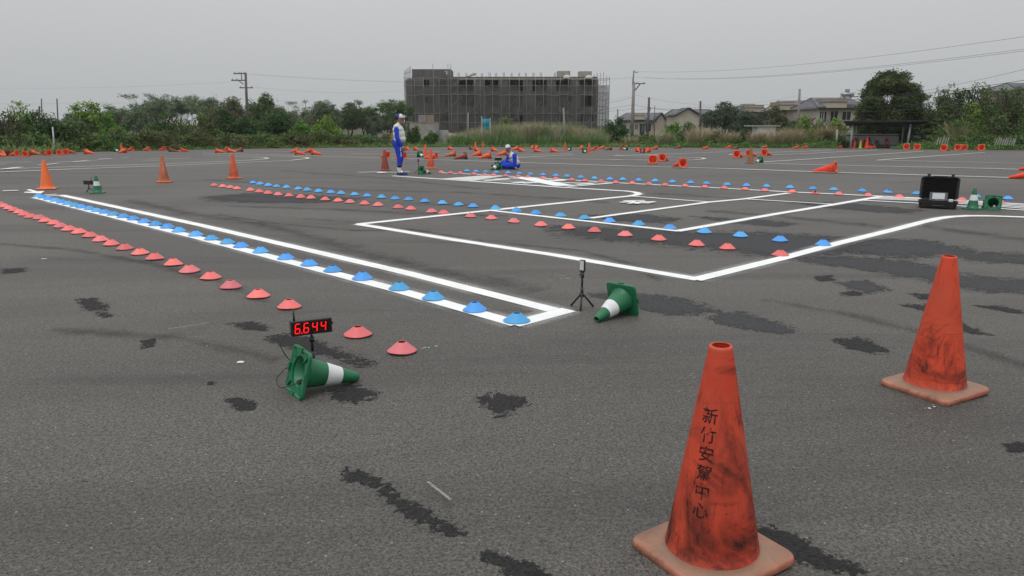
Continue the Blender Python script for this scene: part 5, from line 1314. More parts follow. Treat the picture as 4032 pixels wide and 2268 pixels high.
I3 = Matrix.Identity(3)
def hand(prims, wrist, fwd, side, palm_n, scale=1.0, curl=.5, splay=.0):
    """palm, four unequal bent fingers and a thumb leaving the side of the palm"""
    w, f, s, nn = Vector(wrist), Vector(fwd).normalized(), Vector(side).normalized(), Vector(palm_n).normalized()
    k = scale
    prims.append(('cap', w, w + f * .045 * k, .026 * k, .030 * k, 'skin'))
    prims.append(('cap', w + f * .03 * k + s * .018 * k, w + f * .085 * k + s * .026 * k, .018 * k, .016 * k, 'skin'))
    prims.append(('cap', w + f * .03 * k - s * .018 * k, w + f * .080 * k - s * .026 * k, .018 * k, .015 * k, 'skin'))
    for i, (o, L) in enumerate(((.030, .070), (.011, .080), (-.010, .074), (-.030, .058))):
        b = w + f * .085 * k + s * o * k
        d1 = (f * math.cos(curl * .6) + nn * math.sin(curl * .6) + s * o * splay * 8).normalized()
        d2 = (f * math.cos(curl * 1.7) + nn * math.sin(curl * 1.7) + s * o * splay * 8).normalized()
        m1 = b + d1 * L * .5 * k
        prims.append(('cap', b, m1, .0105 * k, .0098 * k, 'skin'))
        prims.append(('cap', m1, m1 + d2 * L * .5 * k, .0098 * k, .0085 * k, 'skin'))
    b = w + f * .028 * k + s * .030 * k
    m1 = b + (f * .6 + s * .75 + nn * .3).normalized() * .045 * k
    prims.append(('cap', b, m1, .0135 * k, .012 * k, 'skin'))
    prims.append(('cap', m1, m1 + (f * .9 + s * .25 + nn * .35).normalized() * .034 * k, .0115 * k, .0095 * k, 'skin'))


def cap_hat(parent, center, rot, r=.098, front_white=True):
    """baseball cap: half-blue half-white crown with a stitched peak; local +X is forward"""
    M_ = Matrix.Translation(center) @ rot.to_4x4()
    def dome(u0, u1, rr, nm, mat):
        vs, fs = [], []
        nu, nv_ = 12, 9
        for i in range(nu + 1):
            a = u0 + (u1 - u0) * i / nu
            for j in range(nv_ + 1):
                b = j / nv_ * math.pi / 2
                vs.append(M_ @ Vector((rr * 1.06 * math.cos(a) * math.cos(b), rr * .92 * math.sin(a) * math.cos(b), rr * 1.0 * math.sin(b))))
        for i in range(nu):
            for j in range(nv_):
                q = i * (nv_ + 1) + j
                fs.append((q, q + nv_ + 1, q + nv_ + 2, q + 1))
        return MB().add(vs, fs, True).build(nm, mat, parent)
    dome(-math.pi / 2, math.pi / 2, r, 'cap_front', M_CAPW)
    dome(math.pi / 2, 3 * math.pi / 2, r, 'cap_back', M_CAPB)
    vs, fs = [], []
    n = 12
    for z in (0.0, -.006):
        for i in range(n + 1):
            a = -1.15 + 2.3 * i / n
            vs.append(M_ @ Vector((r * 1.02 * math.cos(a), r * .9 * math.sin(a), .004 + z)))
            vs.append(M_ @ Vector((r * 1.02 * math.cos(a) + .078 * math.cos(a * .75), r * .9 * math.sin(a) * 1.02, -.010 + z + .004 * math.cos(a))))
    m2 = 2 * (n + 1)
    for i in range(n):
        fs.append((2 * i, 2 * i + 1, 2 * i + 3, 2 * i + 2))
        fs.append((m2 + 2 * i, m2 + 2 * i + 2, m2 + 2 * i + 3, m2 + 2 * i + 1))
        fs.append((2 * i + 1, m2 + 2 * i + 1, m2 + 2 * i + 3, 2 * i + 3))
    MB().add(vs, fs, True).build('cap_peak', plain('blue_peak', (.03, .07, .36), .6), parent)
    MB().tube([M_ @ Vector((0, 0, r * .98)), M_ @ Vector((0, 0, r * 1.05))], .010, 8).build('cap_button', M_CAPW, parent)


def head_prims(prims, c, rot, s=1.0):
    """head with jaw, nose, ears and hair; local +X is the face"""
    def P(x, y, z): return Vector(c) + rot @ Vector((x * s, y * s, z * s))
    prims.append(('ell', P(0, 0, .02), (.098 * s, .078 * s, .110 * s), rot, 'skin'))
    prims.append(('ell', P(.022, 0, -.055), (.068 * s, .058 * s, .062 * s), rot, 'skin'))
    prims.append(('cap', P(.088, 0, .012), P(.108, 0, -.018), .010 * s, .015 * s, 'skin'))
    prims.append(('cap', P(.082, .0, -.060), P(.088, 0, -.064), .022 * s, .018 * s, 'skin'))
    for sg in (-1, 1):
        prims.append(('ell', P(-.008, .078 * sg, -.002), (.020 * s, .012 * s, .032 * s), rot, 'skin'))
    prims.append(('ell', P(-.030, 0, .028), (.080 * s, .079 * s, .090 * s), rot, 'hair'))


def face_details(parent, c, rot, s=1.0):
    def P(x, y, z): return Vector(c) + rot @ Vector((x * s, y * s, z * s))
    for sg in (-1, 1):
        MB().lathe([(.0015, -.009), (.0075, -.005), (.009, 0), (.0075, .005), (.0015, .009)], 10, Matrix.Translation(P(.090, .032 * sg, .012)) @ rot.to_4x4()).build('eye', M_HAIR, parent)
        MB().tube([P(.092, .018 * sg, .032), P(.086, .050 * sg, .030)], .0045, 6).build('eyebrow', M_HAIR, parent)
    MB().tube([P(.096, -.022, -.046), P(.101, 0, -.045), P(.096, .022, -.046)], .0055, 6).build('mouth', plain('lips', (.26, .10, .08), .5), parent)


# --- standing man, seen from his right side, facing +X
mx_, my_ = MAN
prims = []
cap = lambda a, b, ra, rb, m: prims.append(('cap', a, b, ra, rb, m))
ell = lambda c, r3, m, rot=I3: prims.append(('ell', Vector(c), r3, rot, m))
for sg, fx in ((-1, .02), (1, -.035)):
    hip, knee, ank = (-.045, .085 * sg, .90), (.01 + fx, .095 * sg, .50), (-.03 + fx, .10 * sg, .12)
    cap(hip, knee, .128, .098, 'blue')
    cap(knee, (-.02 + fx, .10 * sg, .30), .096, .078, 'blue')
    cap((-.02 + fx, .10 * sg, .285), (-.03 + fx, .10 * sg, .24), .076, .068, 'navy')
    cap((-.034 + fx, .10 * sg, .20), (-.03 + fx, .10 * sg, .09), .064, .056, 'bootw')
    cap((-.065 + fx, .10 * sg, .048), (.09 + fx, .11 * sg, .046), .050, .046, 'bootb')
    cap((.09 + fx, .11 * sg, .042), (.20 + fx, .115 * sg, .030), .044, .028, 'bootb')
    cap((.0 + fx, .10 * sg, .085), (.06 + fx, .105 * sg, .07), .046, .038, 'bootw')
ell((-.055, 0, .93), (.160, .180, .14), 'blue')
ell((-.085, 0, .87), (.130, .165, .11), 'blue')
ell((.008, 0, 1.04), (.182, .180, .13), 'white')
ell((-.012, 0, 1.17), (.180, .188, .18), 'white')
ell((-.035, 0, 1.31), (.165, .190, .13), 'white')
ell((-.050, 0, 1.40), (.118, .175, .075), 'white')
cap((-.045, 0, 1.42), (-.01, 0, 1.49), .068, .058, 'white')
cap((-.01, 0, 1.47), (.012, 0, 1.55), .055, .052, 'skin')
for sg, dx in ((-1, .0), (1, -.09)):
    sh, el_, wr = (-.035, .205 * sg, 1.325), (-.015 + dx * .4, .240 * sg, 1.085), (.100 + dx, .215 * sg, .860)
    cap(sh, el_, .072, .062, 'blue')
    cap(el_, wr, .066, .048, 'blue')
    hand(prims, (wr[0] + .014, wr[1], wr[2] - .03), (.50, 0, -.86), (.80, 0, .45), (0, -sg, 0), 1.08, .55)
hr = Matrix.Rotation(R(8), 3, 'Y')
hc = (.030, 0, 1.605)
head_prims(prims, hc, hr, 1.07)
man = empty('person', (mx_, my_, .005), R(-6), 'person standing in blue and white overalls and cap, facing right', 'person')
body = obj('body', person_mesh('standing_body', prims), man)
cap_hat(man, Vector(hc) + hr @ Vector((-.012, 0, .052)), hr, .108)
face_details(man, hc, hr, 1.07)
# white lettering down the thigh and piping at the calf
for k in range(9):
    if k == 4: continue
    z = .795 - k * .030
    MB().box(.060 + .001 * k, .082 + .001 * k, -.222 + .0035 * k, -.196 + .0035 * k, z - .011, z + .011).build('leg_lettering', M_CAPW, body)
M_PIPE = plain('red_piping', (.45, .05, .08), .6)
MB().tube([(.0 + .084 * math.cos(a), -.10 + .084 * math.sin(a), .29) for a in [6.283 * k / 20 for k in range(21)]], .006, 6).build('calf_piping', M_PIPE, body)
MB().tube([(-.145, .0, 1.0), (-.13, -.12, 1.0), (-.02, -.185, 1.0), (.1, -.13, .985), (.15, 0, .98)], .010, 6).build('waist_hem', M_SUITWHITE, body)

# --- seated man, leaning on his left arm, looking towards us and to the left
sx0, sy0 = SITTER
prims = []
ell((.12, .10, .125), (.155, .16, .125), 'blue')
ell((.10, .10, .22), (.150, .18, .14), 'white', Matrix.Rotation(R(-14), 3, 'Y'))
ell((.06, .10, .33), (.145, .19, .14), 'white', Matrix.Rotation(R(-20), 3, 'Y'))
ell((.01, .09, .43), (.122, .195, .11), 'white', Matrix.Rotation(R(-25), 3, 'Y'))
ell((-.025, .09, .485), (.085, .150, .06), 'white', Matrix.Rotation(R(-25), 3, 'Y'))
cap((-.03, .08, .50), (-.065, .06, .555), .062, .052, 'white')
cap((-.06, .065, .545), (-.095, .045, .60), .048, .046, 'skin')
# his left arm straight to the ground on the right
cap((.075, -.065, .455), (.085, -.085, .24), .080, .064, 'blue')
cap((.085, -.085, .24), (.080, -.10, .085), .063, .048, 'blue')
hand(prims, (.082, -.10, .060), (.93, -.25, -.25), (-.2, -.9, 0), (0, 0, -1), 1.0, .12, .12)
# his right arm reaching down to the cone
cap((-.115, .13, .43), (-.205, .05, .265), .062, .050, 'blue')
cap((-.205, .05, .265), (-.315, -.06, .155), .050, .040, 'blue')
hand(prims, (-.325, -.07, .135), (-.55, -.2, -.8), (-.5, -.75, .3), (.7, -.3, -.5), 1.0, .5)
# near leg folded flat, far leg stretched out
cap((.05, .02, .125), (-.25, -.06, .115), .128, .100, 'blue')
cap((-.25, -.06, .095), (-.12, .14, .06), .078, .055, 'blue')
cap((-.24, -.045, .08), (-.31, -.075, .055), .066, .048, 'blue')
cap((-.30, -.06, .040), (-.375, -.075, .035), .040, .034, 'bootw')
cap((.04, .17, .125), (-.29, .20, .215), .105, .078, 'blue')
cap((-.29, .20, .215), (-.55, .17, .095), .074, .052, 'blue')
cap((-.55, .17, .09), (-.63, .17, .062), .046, .046, 'shoek')
cap((-.625, .17, .050), (-.665, .13, .115), .046, .038, 'shoek')
hr2 = Matrix.Rotation(R(-118), 3, 'Z') @ Matrix.Rotation(R(10), 3, 'Y') @ Matrix.Rotation(R(10), 3, 'X')
hc2 = (-.13, .02, .665)
head_prims(prims, hc2, hr2, 1.0)
sit = empty('person', (sx0, sy0, gz(sy0) + .004), 0, 'person sitting on the ground in blue and white overalls, leaning on one arm', 'person')
body2 = obj('body', person_mesh('seated_body', prims), sit)
cap_hat(sit, Vector(hc2) + hr2 @ Vector((-.012, 0, .048)), hr2, .100)
face_details(sit, hc2, hr2)
MB().box(-.075, -.035, -.085, -.078, .335, .347).build('chest_patch', M_BLACK, body2)

# ================================================================== SHELTER, FENCES, WALLS, POLES
M_CONC = plain('weathered_concrete', (.30, .29, .26), .9, .22, 1.3, .2, 0, .3)
M_CONCD = plain('grey_cement_render', (.112, .108, .101), .9, .22, .5, .2, 0, .2)
M_SHEDROOF = plain('dark_roof_sheet', (.012, .014, .017), .7, .25, 3)
M_SHEDWALL = plain('shed_grey_panel', (.30, .31, .30), .7, .15, 2)
M_STEEL = plain('galvanised_post', (.36, .38, .39), .5, .15, 6, .5, .2)
M_REDP = plain('red_chair_plastic', (.26, .02, .035), .45)
(bx0, by0), (bx1, by1) = SHED['bl'], SHED['br']
sb_ = gz(by0)
hd = math.atan2(by1 - by0, bx1 - bx0)
Ls = math.hypot(bx1 - bx0, by1 - by0)
sh = empty('shelter', (bx0, by0, sb_), hd, 'open shelter with a flat dark roof and grey back panel at the lot edge', 'shelter')
MB().tube([(0, 0, 0), (0.02, 0, 2.32)], .09, 10).build('post', M_STEEL, sh)
MB().tube([(Ls, 0, 0), (Ls + .12, 0, 2.42)], .10, 10).build('post', M_STEEL, sh)
MB().tube([(1.05, 2.4, 0), (1.05, 2.4, 2.35)], .08, 10).build('post', M_STEEL, sh)
MB().tube([(Ls + .3, 2.6, 0), (Ls + .3, 2.6, 2.35)], .08, 10).build('post', M_STEEL, sh)
mr = MB()
rv_ = [(-1.0, -.6, 2.55), (Ls + 1.7, -.8, 2.62), (Ls + 1.9, 3.0, 2.30), (.2, 3.0, 2.22)]
mr.add([(a, b, c) for a, b, c in rv_] + [(a, b, c + .17) for a, b, c in rv_], [(3, 2, 1, 0), (4, 5, 6, 7), (0, 1, 5, 4), (1, 2, 6, 5), (2, 3, 7, 6), (3, 0, 4, 7)])
rf = mr.build('roof', M_SHEDROOF, sh)
for k in range(7):
    u = (k + .5) / 7
    MB().box(-.8 + u * (Ls + 2.2), -.74 + u * (Ls + 2.2), -.4, 2.8, 2.20, 2.26).build('purlin', M_SHEDROOF, sh)
MB().box(.1, Ls - .1, 2.35, 2.42, .12, 1.42).build('back_panel', M_SHEDWALL, sh)
MB().box(.05, Ls, 2.28, 2.35, 1.20, 1.27).build('rail', M_SHEDROOF, sh)
MB().box(.05, Ls, 2.28, 2.35, .24, .31).build('rail', M_SHEDROOF, sh)
MB().box(Ls + .25, Ls + 1.75, .2, .3, .02, 1.5).build('side_panel', plain('black_mesh_panel', (.008, .010, .014), .8), sh)
MB().tube([(.45, 2.2, 0), (.9, 2.2, 1.55)], .04, 8).build('brace', M_STEEL, sh)
fl = MB().box(-1.2, Ls + 2.0, -4.5, 3.2, -.04, .012).build('shelter_floor', M_ASPHALT)
fl.location, fl.rotation_euler = (bx0, by0, sb_), (math.atan(.018 * math.cos(hd)) * -1, math.atan(.018 * math.sin(hd)), hd)
tag(fl, 'asphalt apron under the open shelter', kind='structure')
shm = Matrix.Translation((bx0, by0, sb_)) @ Matrix.Rotation(hd, 4, 'Z')


def plastic_chair(name, loc, rz, mat, label, n=3):
    e_ = empty(name, shm @ Vector(loc), hd + rz, label, 'stool', 'plastic stools stacked in the shelter')
    for k in range(n):
        z = k * .10
        MB().bevbox(-.19, .19, -.19, .19, .42 + z, .46 + z, .02).build('seat', mat, e_)
    for sx in (-1, 1):
        for sy in (-1, 1):
            MB().tube([(sx * .22, sy * .22, 0), (sx * .16, sy * .16, .42)], [.035, .03], 6).build('leg', mat, e_)
    MB().bevbox(-.19, .19, .13, .17, .46 + .1 * (n - 1), .80 + .1 * (n - 1), .012).build('backrest', mat, e_)
    return e_


plastic_chair('plastic_chair', (2.05, 1.2, 0), .3, M_BLACK, 'tall stack of black plastic chairs inside the shelter', 4)
plastic_chair('plastic_chair', (1.72, 1.4, 0), -.2, M_BLACK, 'low black plastic chair left of the tall black stack in the shelter', 1)
plastic_chair('plastic_chair', (2.85, 1.2, 0), .1, plain('dark_grey_plastic', (.05, .05, .055), .5), 'dark grey plastic stool between black and red stacks in the shelter', 1)
plastic_chair('plastic_chair', (3.75, 1.2, 0), .2, M_REDP, 'stack of dark red plastic chairs on the right in the shelter', 3)
plastic_chair('plastic_chair', (.95, 1.6, 0), .1, M_REDP, 'dark red plastic chairs behind the stacked cones in the shelter', 3)
gx, gy = SHED['green_cone']
CONE['lime'] = plain('lime_cone', (.30, .48, .06), .5, .06)
BODY['lime'] = body_mesh('cone_body', PH, PR0, PR1, PT, CONE['lime'])
PLATE['lime'] = plate_mesh('cone_base', PS, PT, PR0, CONE['lime'])
for loc, mat, sc, lab in (((.95, .1, 0), 'lime', 1.12, 'lime green cone with white tip standing in front of the shelter'), ((.35, 1.2, 0), 'red', 1.15, 'red cone leaning stack at the left inside the shelter'),
                          ((1.5, 1.5, 0), 'red', 1.2, 'dark red cone standing left of the tall red cone in the shelter'), ((1.62, .3, 0), 'red', 1.65, 'tall thin red cone standing inside the shelter'), ((.62, .9, 0), 'worn', 1.15, 'worn cone just left of the lime cone in the shelter')):
    e_, b, p = cone_thing(mat, lab, 'cones stored in the shelter')
    e_.location = shm @ Vector(loc)
    e_.scale = (sc,) * 3
    e_.rotation_euler = (0, 0, hd)
    if mat == 'lime':
        MB().lathe([(PR1 * 1.10, PH + .002), (PR1 * 1.16, PH - .03), (PR1 * 1.35, PH - .075)], 24).build('white_tip', M_BAND, e_)

# leaning white pickets in the right-hand undergrowth
M_PICKET = plain('pale_picket', (.30, .30, .27), .8, .2, 4)
def pickets(a, b, n, lab, hgt, lean):
    e_ = empty('picket_fence', (a[0], a[1], gz(a[1])), math.atan2(b[1] - a[1], b[0] - a[0]), lab, 'fence', 'picket remnants on the right verge')
    L = math.hypot(b[0] - a[0], b[1] - a[1])
    for k in range(n):
        u = L * k / (n - 1)
        ln = lean + rnd.uniform(-.08, .08)
        hh = hgt * rnd.uniform(.8, 1.05)
        MB().box(-.045, .045, -.015, .015, 0, hh, Matrix.Translation((u, .9, .42)) @ Matrix.Rotation(ln, 4, 'Y')).build('picket', M_PICKET, e_)
    MB().box(0, L, .93, .96, .42 + hgt * .5, .42 + hgt * .5 + .05).build('rail', M_PICKET, e_)
pickets(PICKET[0], PICKET[1], 5, 'few pale leaning pickets in the undergrowth right of the shelter', .70, .16)
pickets(PICKET[2], PICKET[3], 9, 'row of pale leaning pickets at the right below the blossoming trees', .62, .22)

# concrete wall stub with brick pallets, rubble and low walls beside the building site
def corner_box(name, a, b, depth, mat, parent=None, zb=None):
    z0 = gz(90) - .1 if zb is None else zb
    return MB().bevbox(min(a[0], b[0]), max(a[0], b[0]), a[1], a[1] + depth, z0, a[2], .03).build(name, mat, parent)
cw = empty('concrete_block_house', (0, 0, 0), 0, 'plain grey concrete block carrying two pallets of bricks', 'wall')
corner_box('wall', CONCRETE['wall'][0], CONCRETE['wall'][1], 4.0, M_CONC, cw)
a_, b_ = CONCRETE['wall']
MB().box(a_[0] + .28, a_[0] + .78, a_[1] - .012, a_[1] + .02, .1, a_[2] - .6).build('painted_opening', plain('opening_shade_paint', (.03, .025, .02), .9), cw)  # thin dark plate on the wall, coloured as the shade within an opening
MB().box(a_[0] - .06, b_[0] + .06, a_[1] - .06, a_[1] + 4.06, a_[2] + .002, a_[2] + .08).build('coping', M_CONC, cw)
M_BR1 = plain('grey_brick', (.30, .285, .26), .9, .2, 6)
M_BR2 = plain('tan_brick', (.34, .255, .19), .9, .2, 6)
M_JOINT = plain('pallet_gap', (.06, .055, .05), .9)
for key, mat, lab in (('pal1', M_BR1, 'pallet of grey bricks on the concrete block, left of the tan one'), ('pal2', M_BR2, 'pallet of tan bricks on the concrete block, right of the grey one')):
    a, b = CONCRETE[key]
    e_ = empty('brick_pallet', (a[0], a[1], a_[2] + .085), 0, lab, 'bricks', 'brick pallets')
    w_, h_ = b[0] - a[0] - .03, a[2] - a_[2] - .0
    MB().box(.03, w_ - .03, .03, .97, .04, h_ - .03).build('core', M_JOINT, e_)
    rows, cols = 7, 5
    bm_ = MB().bevbox(0, w_ / cols - .02, 0, 1.0, 0, h_ / rows - .025, .008).mesh('brick', mat)
    for r_ in range(rows):
        for c_ in range(cols):
            obj('brick', bm_, e_, (c_ * w_ / cols + (.03 if r_ % 2 else 0) + rnd.uniform(-.012, .012), rnd.uniform(-.02, .02), .03 + r_ * h_ / rows))
bk = empty('low_block_wall', (0, 0, 0), 0, 'low pale block wall right of the concrete block', 'wall')
corner_box('wall', CONCRETE['block'][0], CONCRETE['block'][1], 1.0, plain('pale_block', (.34, .345, .34), .85, .12, 2), bk)
rb = empty('rubble_heap', (0, 0, 0), 0, 'heap of broken concrete right of the low block wall', 'rubble')
a, b = CONCRETE['rub']
for k in range(14):
    mm = Matrix.Translation((a[0] + rnd.uniform(.0, 1.0), a[1] + rnd.uniform(0, 1), -.9 + rnd.uniform(0, 1.25) )) @ Matrix.Rotation(rnd.uniform(0, 3), 4, Vector((rnd.random(), rnd.random(), 1)).normalized())
    MB().bevbox(-.28, .28, -.2, .2, -.16, .16, .03, mm).build('chunk', M_CONC, rb)
pk = empty('pink_wall', (0, 0, 0), 0, 'low faded pink wall behind the standing man', 'wall')
corner_box('wall', CONCRETE['pink'][0], CONCRETE['pink'][1], .25, plain('faded_pink_render', (.36, .27, .225), .9, .15, 2), pk)
a, b = CONCRETE['pink']
MB().box(a[0] - .05, b[0] + .05, a[1] - .05, a[1] + .3, a[2] + .003, a[2] + .07).build('coping', plain('terracotta_coping', (.38, .17, .10), .9), pk)
tl = empty('teal_shed', (0, 0, 0), 0, 'pale teal shed far behind the bare trees', 'shed')
corner_box('wall', CONCRETE['teal'][0], CONCRETE['teal'][1], 4, plain('pale_teal', (.22, .42, .40), .8), tl)
a, b = CONCRETE['teal']
MB().box(a[0] - .3, b[0] + .3, a[1] - .3, a[1] + 4.3, a[2] + .01, a[2] + .18).build('roof', plain('shed_tin', (.30, .33, .33), .6), tl)

# hanging teal banner with dark lettering
a, b = BANNER
bn = empty('banner', (a[0], a[1], gz(88)), 0, 'torn teal banner with dark numerals above the tall grass', 'banner')
w_, h_ = b[0] - a[0], a[2] - b[2]
z1 = a[2] - gz(88)
vs, fs = [], []
nx, nz = 10, 12
for j in range(nz + 1):
    for i in range(nx + 1):
        u, q = i / nx, j / nz
        x = u * w_
        if u < .5: x += w_ * .26 * min(1, max(0, q - .22) * 2.2) * (1 - u * 2)
        vs.append((x, .04 * math.sin(u * 7 + q * 3), z1 - q * h_))
for j in range(nz):
    for i in range(nx):
        q = j * (nx + 1) + i
        fs.append((q, q + 1, q + nx + 2, q + nx + 1))
bo = MB().add(vs, fs, True).build('cloth', plain('teal_cloth', (.035, .30, .40), .75, .15, 3), bn)
sol = bo.modifiers.new('thickness', 'SOLIDIFY')
sol.thickness = .01
for body_, zz, sz, xx in (('A1', .56, .40, .62), ('765.', .34, .42, .62)):
    me = text_mesh(body_, sz)
    me.materials.clear(); me.materials.append(plain('banner_ink', (.008, .02, .05), .7))
    o = obj('lettering', me, bo)
    o.rotation_euler = (R(90), 0, 0)
    o.location = (w_ * xx, -.07, z1 - h_ * (1 - zz) + .0)
MB().tube([(w_ + .03, .03, -.2), (w_ + .03, .03, z1 + .1)], .035, 8).build('post', M_STEEL, bn)
MB().tube([(-.05, .03, -.2), (-.05, .03, z1 + .3)], .035, 8).build('post', M_STEEL, bn)

# poles
M_POLE = plain('concrete_pole', (.215, .205, .19), .85, .15, 1.2, .2)
M_POLEDK = plain('dark_pole', (.10, .095, .09), .85, .2, 1.2, .2)
def pole(key, rad, label, mat=M_POLE, parent_only=False):
    top, bot = Vector(POSTS[key][0]), Vector(POSTS[key][1])
    d = (bot - top)
    zz = gz(bot.y) - .2
    bot = top + d * ((zz - top.z) / d.z)
    e_ = empty('utility_pole', bot, 0, label, 'pole', 'poles beyond the lot')
    MB().tube([(0, 0, 0), top - bot], [rad * 1.15, rad * .85], 10).build('shaft', mat, e_)
    return e_, top - bot
def ins(parent, p):
    MB().lathe([(.02, 0), (.09, .02), (.05, .06), (.08, .10), (.02, .16)], 8, Matrix.Translation(p)).build('insulator', plain('insulator_grey', (.35, .34, .33), .4), parent)
e_, tp = pole('main', .24, 'tall concrete utility pole with one crossarm right of the building site')
T2 = Vector(POSTS['mainthin'][0]) - e_.location
MB().tube([T2 - Vector((.1, 0, 2.0)), T2], .10, 8).build('extension', M_POLE, e_)
MB().tube([T2 + Vector((0, 0, -.2)), T2 + Vector((.55, 0, -.32))], .05, 6).build('bracket', M_POLEDK, e_)
arm = MB().box(.1, 1.65, -.07, .07, tp.z - .32, tp.z - .2).build('crossarm', M_POLEDK, e_)
MB().tube([(.12, 0, tp.z - 1.25), (.9, 0, tp.z - .32)], .045, 6).tube([(.12, 0.06, tp.z - 1.4), (.98, 0.06, tp.z - .32)], .035, 6).build('strut', M_POLEDK, e_)
for xx in (.45, .65, 1.35, 1.55): ins(e_, (xx, 0, tp.z - .2))
pole('a', .19, 'shorter dark pole before the left cream house, right of the tall one', M_POLEDK)
pole('lean', .10, 'thin leaning pole crossing the left cream house', M_POLEDK)
pole('b', .06, 'slim grey pipe mast beside the leaning pole', M_POLEDK)
pole('c', .14, 'short grey pole between the building site and the tall pole')
pole('d', .17, 'dark pole before the gabled cream house', M_POLEDK)
pole('e', .17, 'tilted thick pole rising over the tiled roofs')
e_, tp = pole('left', .17, 'wooden-looking pole with three crossarms over the left trees', M_POLEDK)
for dz, x0, x1 in ((-.05, -1.15, .25), (-.85, -1.5, .35), (-1.75, -.55, 1.1)):
    MB().box(x0, x1, -.06, .06, tp.z + dz - .12, tp.z + dz).build('crossarm', M_POLEDK, e_)
    for xx in (x0 + .15, x0 + .7, x1 - .1): ins(e_, (xx, 0, tp.z + dz))
MB().tube([(0, 0, tp.z - 1.4), (-.6, 0, tp.z - .95)], .05, 6).build('strut', M_POLEDK, e_)
MB().tube([(-.2, 0, tp.z - .9), (-.2, 0, tp.z + .1)], .05, 6).build('extension', M_POLEDK, e_)
pole('l1', .07, 'left one of two thin masts above the far left bushes', M_POLEDK)
pole('l2', .08, 'right one of two thin masts above the far left bushes', M_POLEDK)
pole('l3', .15, 'short dark post beside the two thin masts at far left', M_POLEDK)
pole('l4', .05, 'thin pale stake in the grass below the far left bushes', M_STEEL)
pole('conc1', .085, 'grey concrete post left of the teal banner', M_POLE)
pole('conc2', .11, 'pale concrete post before the right half of the building site', M_POLE)
pole('r1', .12, 'grey vine-wrapped post left of the shelter', M_CONC)
# overhead wires
M_WIRE = plain('black_wire', (.03, .03, .032), .6)
for i, (p, q, sag) in enumerate(WIRES):
    p, q = Vector(p), Vector(q)
    pts = [p.lerp(q, k / 16) - Vector((0, 0, sag * 4 * (k / 16) * (1 - k / 16))) for k in range(17)]
    far = max(p.y, q.y)
    o = MB().tube(pts, .006 if 2 < i < 6 or i > 20 else (.009 if i < 6 or i > 18 else .016), 5).build('overhead_wire', M_WIRE)
    side_ = 'over the houses to the right' if q.x > 20 or p.x > 20 else ('over the far left bushes' if q.x < -22 or p.x < -25 else 'near the tall pole by the building site')
    tag(o, '%s black overhead wire strung %s' % (ORD[i], side_), 'wire', 'overhead wires')

# ================================================================== BUILDING SITE
Y0 = SITE['Y']
TX = lambda k: SITE_PX[k]
(mx0, mz1), (mx1, _) = TX('main')
(tx0, tz1), (tx1, _) = TX('tower')
ZB = gz(Y0) - .1
site = empty('unfinished_building', (0, 0, 0), 0, 'unfinished three-storey grey concrete building wrapped in scaffolding and netting', 'building')
M_ROOMSHADE = plain('painted_room_shade', (.020, .020, .021), .9)  # near-black colour stands for the shade inside the rooms
wins = [(a[0], b[0], b[1], a[1]) for a, b in SITE_WIN]
# facade as piers and spandrels round real openings: cut the wall into a grid and leave the openings out
xs_ = sorted(set([mx0, mx1] + [w for q in wins for w in q[:2]]))
zs_ = sorted(set([ZB, mz1] + [w for q in wins for w in q[2:]]))
TH = .35
fw = MB()
def solid(xa, xb, za, zb):
    xm, zm = (xa + xb) / 2, (za + zb) / 2
    return not any(w[0] < xm < w[1] and w[2] < zm < w[3] for w in wins)
for i in range(len(xs_) - 1):
    for j in range(len(zs_) - 1):
        xa, xb, za, zb = xs_[i], xs_[i + 1], zs_[j], zs_[j + 1]
        if xb - xa < .02 or zb - za < .02: continue
        if solid(xa, xb, za, zb):
            fw.add([(xa, Y0, za), (xb, Y0, za), (xb, Y0, zb), (xa, Y0, zb)], [(0, 1, 2, 3)])
for xa, xb, za, zb in wins:                                 # reveals
    za_ = max(za, ZB)
    fw.add([(xa, Y0, za_), (xa, Y0 + TH, za_), (xa, Y0 + TH, zb), (xa, Y0, zb)], [(0, 1, 2, 3)])
    fw.add([(xb, Y0, za_), (xb, Y0 + TH, za_), (xb, Y0 + TH, zb), (xb, Y0, zb)], [(3, 2, 1, 0)])
    fw.add([(xa, Y0, zb), (xb, Y0, zb), (xb, Y0 + TH, zb), (xa, Y0 + TH, zb)], [(0, 1, 2, 3)])
    fw.add([(xa, Y0, za_), (xb, Y0, za_), (xb, Y0 + TH, za_), (xa, Y0 + TH, za_)], [(3, 2, 1, 0)])
DEP = 12
fw.add([(mx0, Y0, ZB), (mx0, Y0 + DEP, ZB), (mx0, Y0 + DEP, mz1), (mx0, Y0, mz1)], [(3, 2, 1, 0)])
fw.add([(mx1, Y0, ZB), (mx1, Y0 + DEP, ZB), (mx1, Y0 + DEP, mz1), (mx1, Y0, mz1)], [(0, 1, 2, 3)])
fw.add([(mx0, Y0, mz1), (mx1, Y0, mz1), (mx1, Y0 + DEP, mz1), (mx0, Y0 + DEP, mz1)], [(0, 1, 2, 3)])
fw.add([(mx0, Y0 + DEP, ZB), (mx1, Y0 + DEP, ZB), (mx1, Y0 + DEP, mz1), (mx0, Y0 + DEP, mz1)], [(3, 2, 1, 0)])
wall = fw.build('wall', M_CONCD, site)
zl = sorted({round(w[2], 2) for w in wins})
for zf in (mz1 - 3.55, mz1 - 7.15):
    MB().box(mx0 + .05, mx1 - .05, Y0 + .40, Y0 + DEP - .3, zf - .25, zf).build('floor_slab', M_CONCD, site)
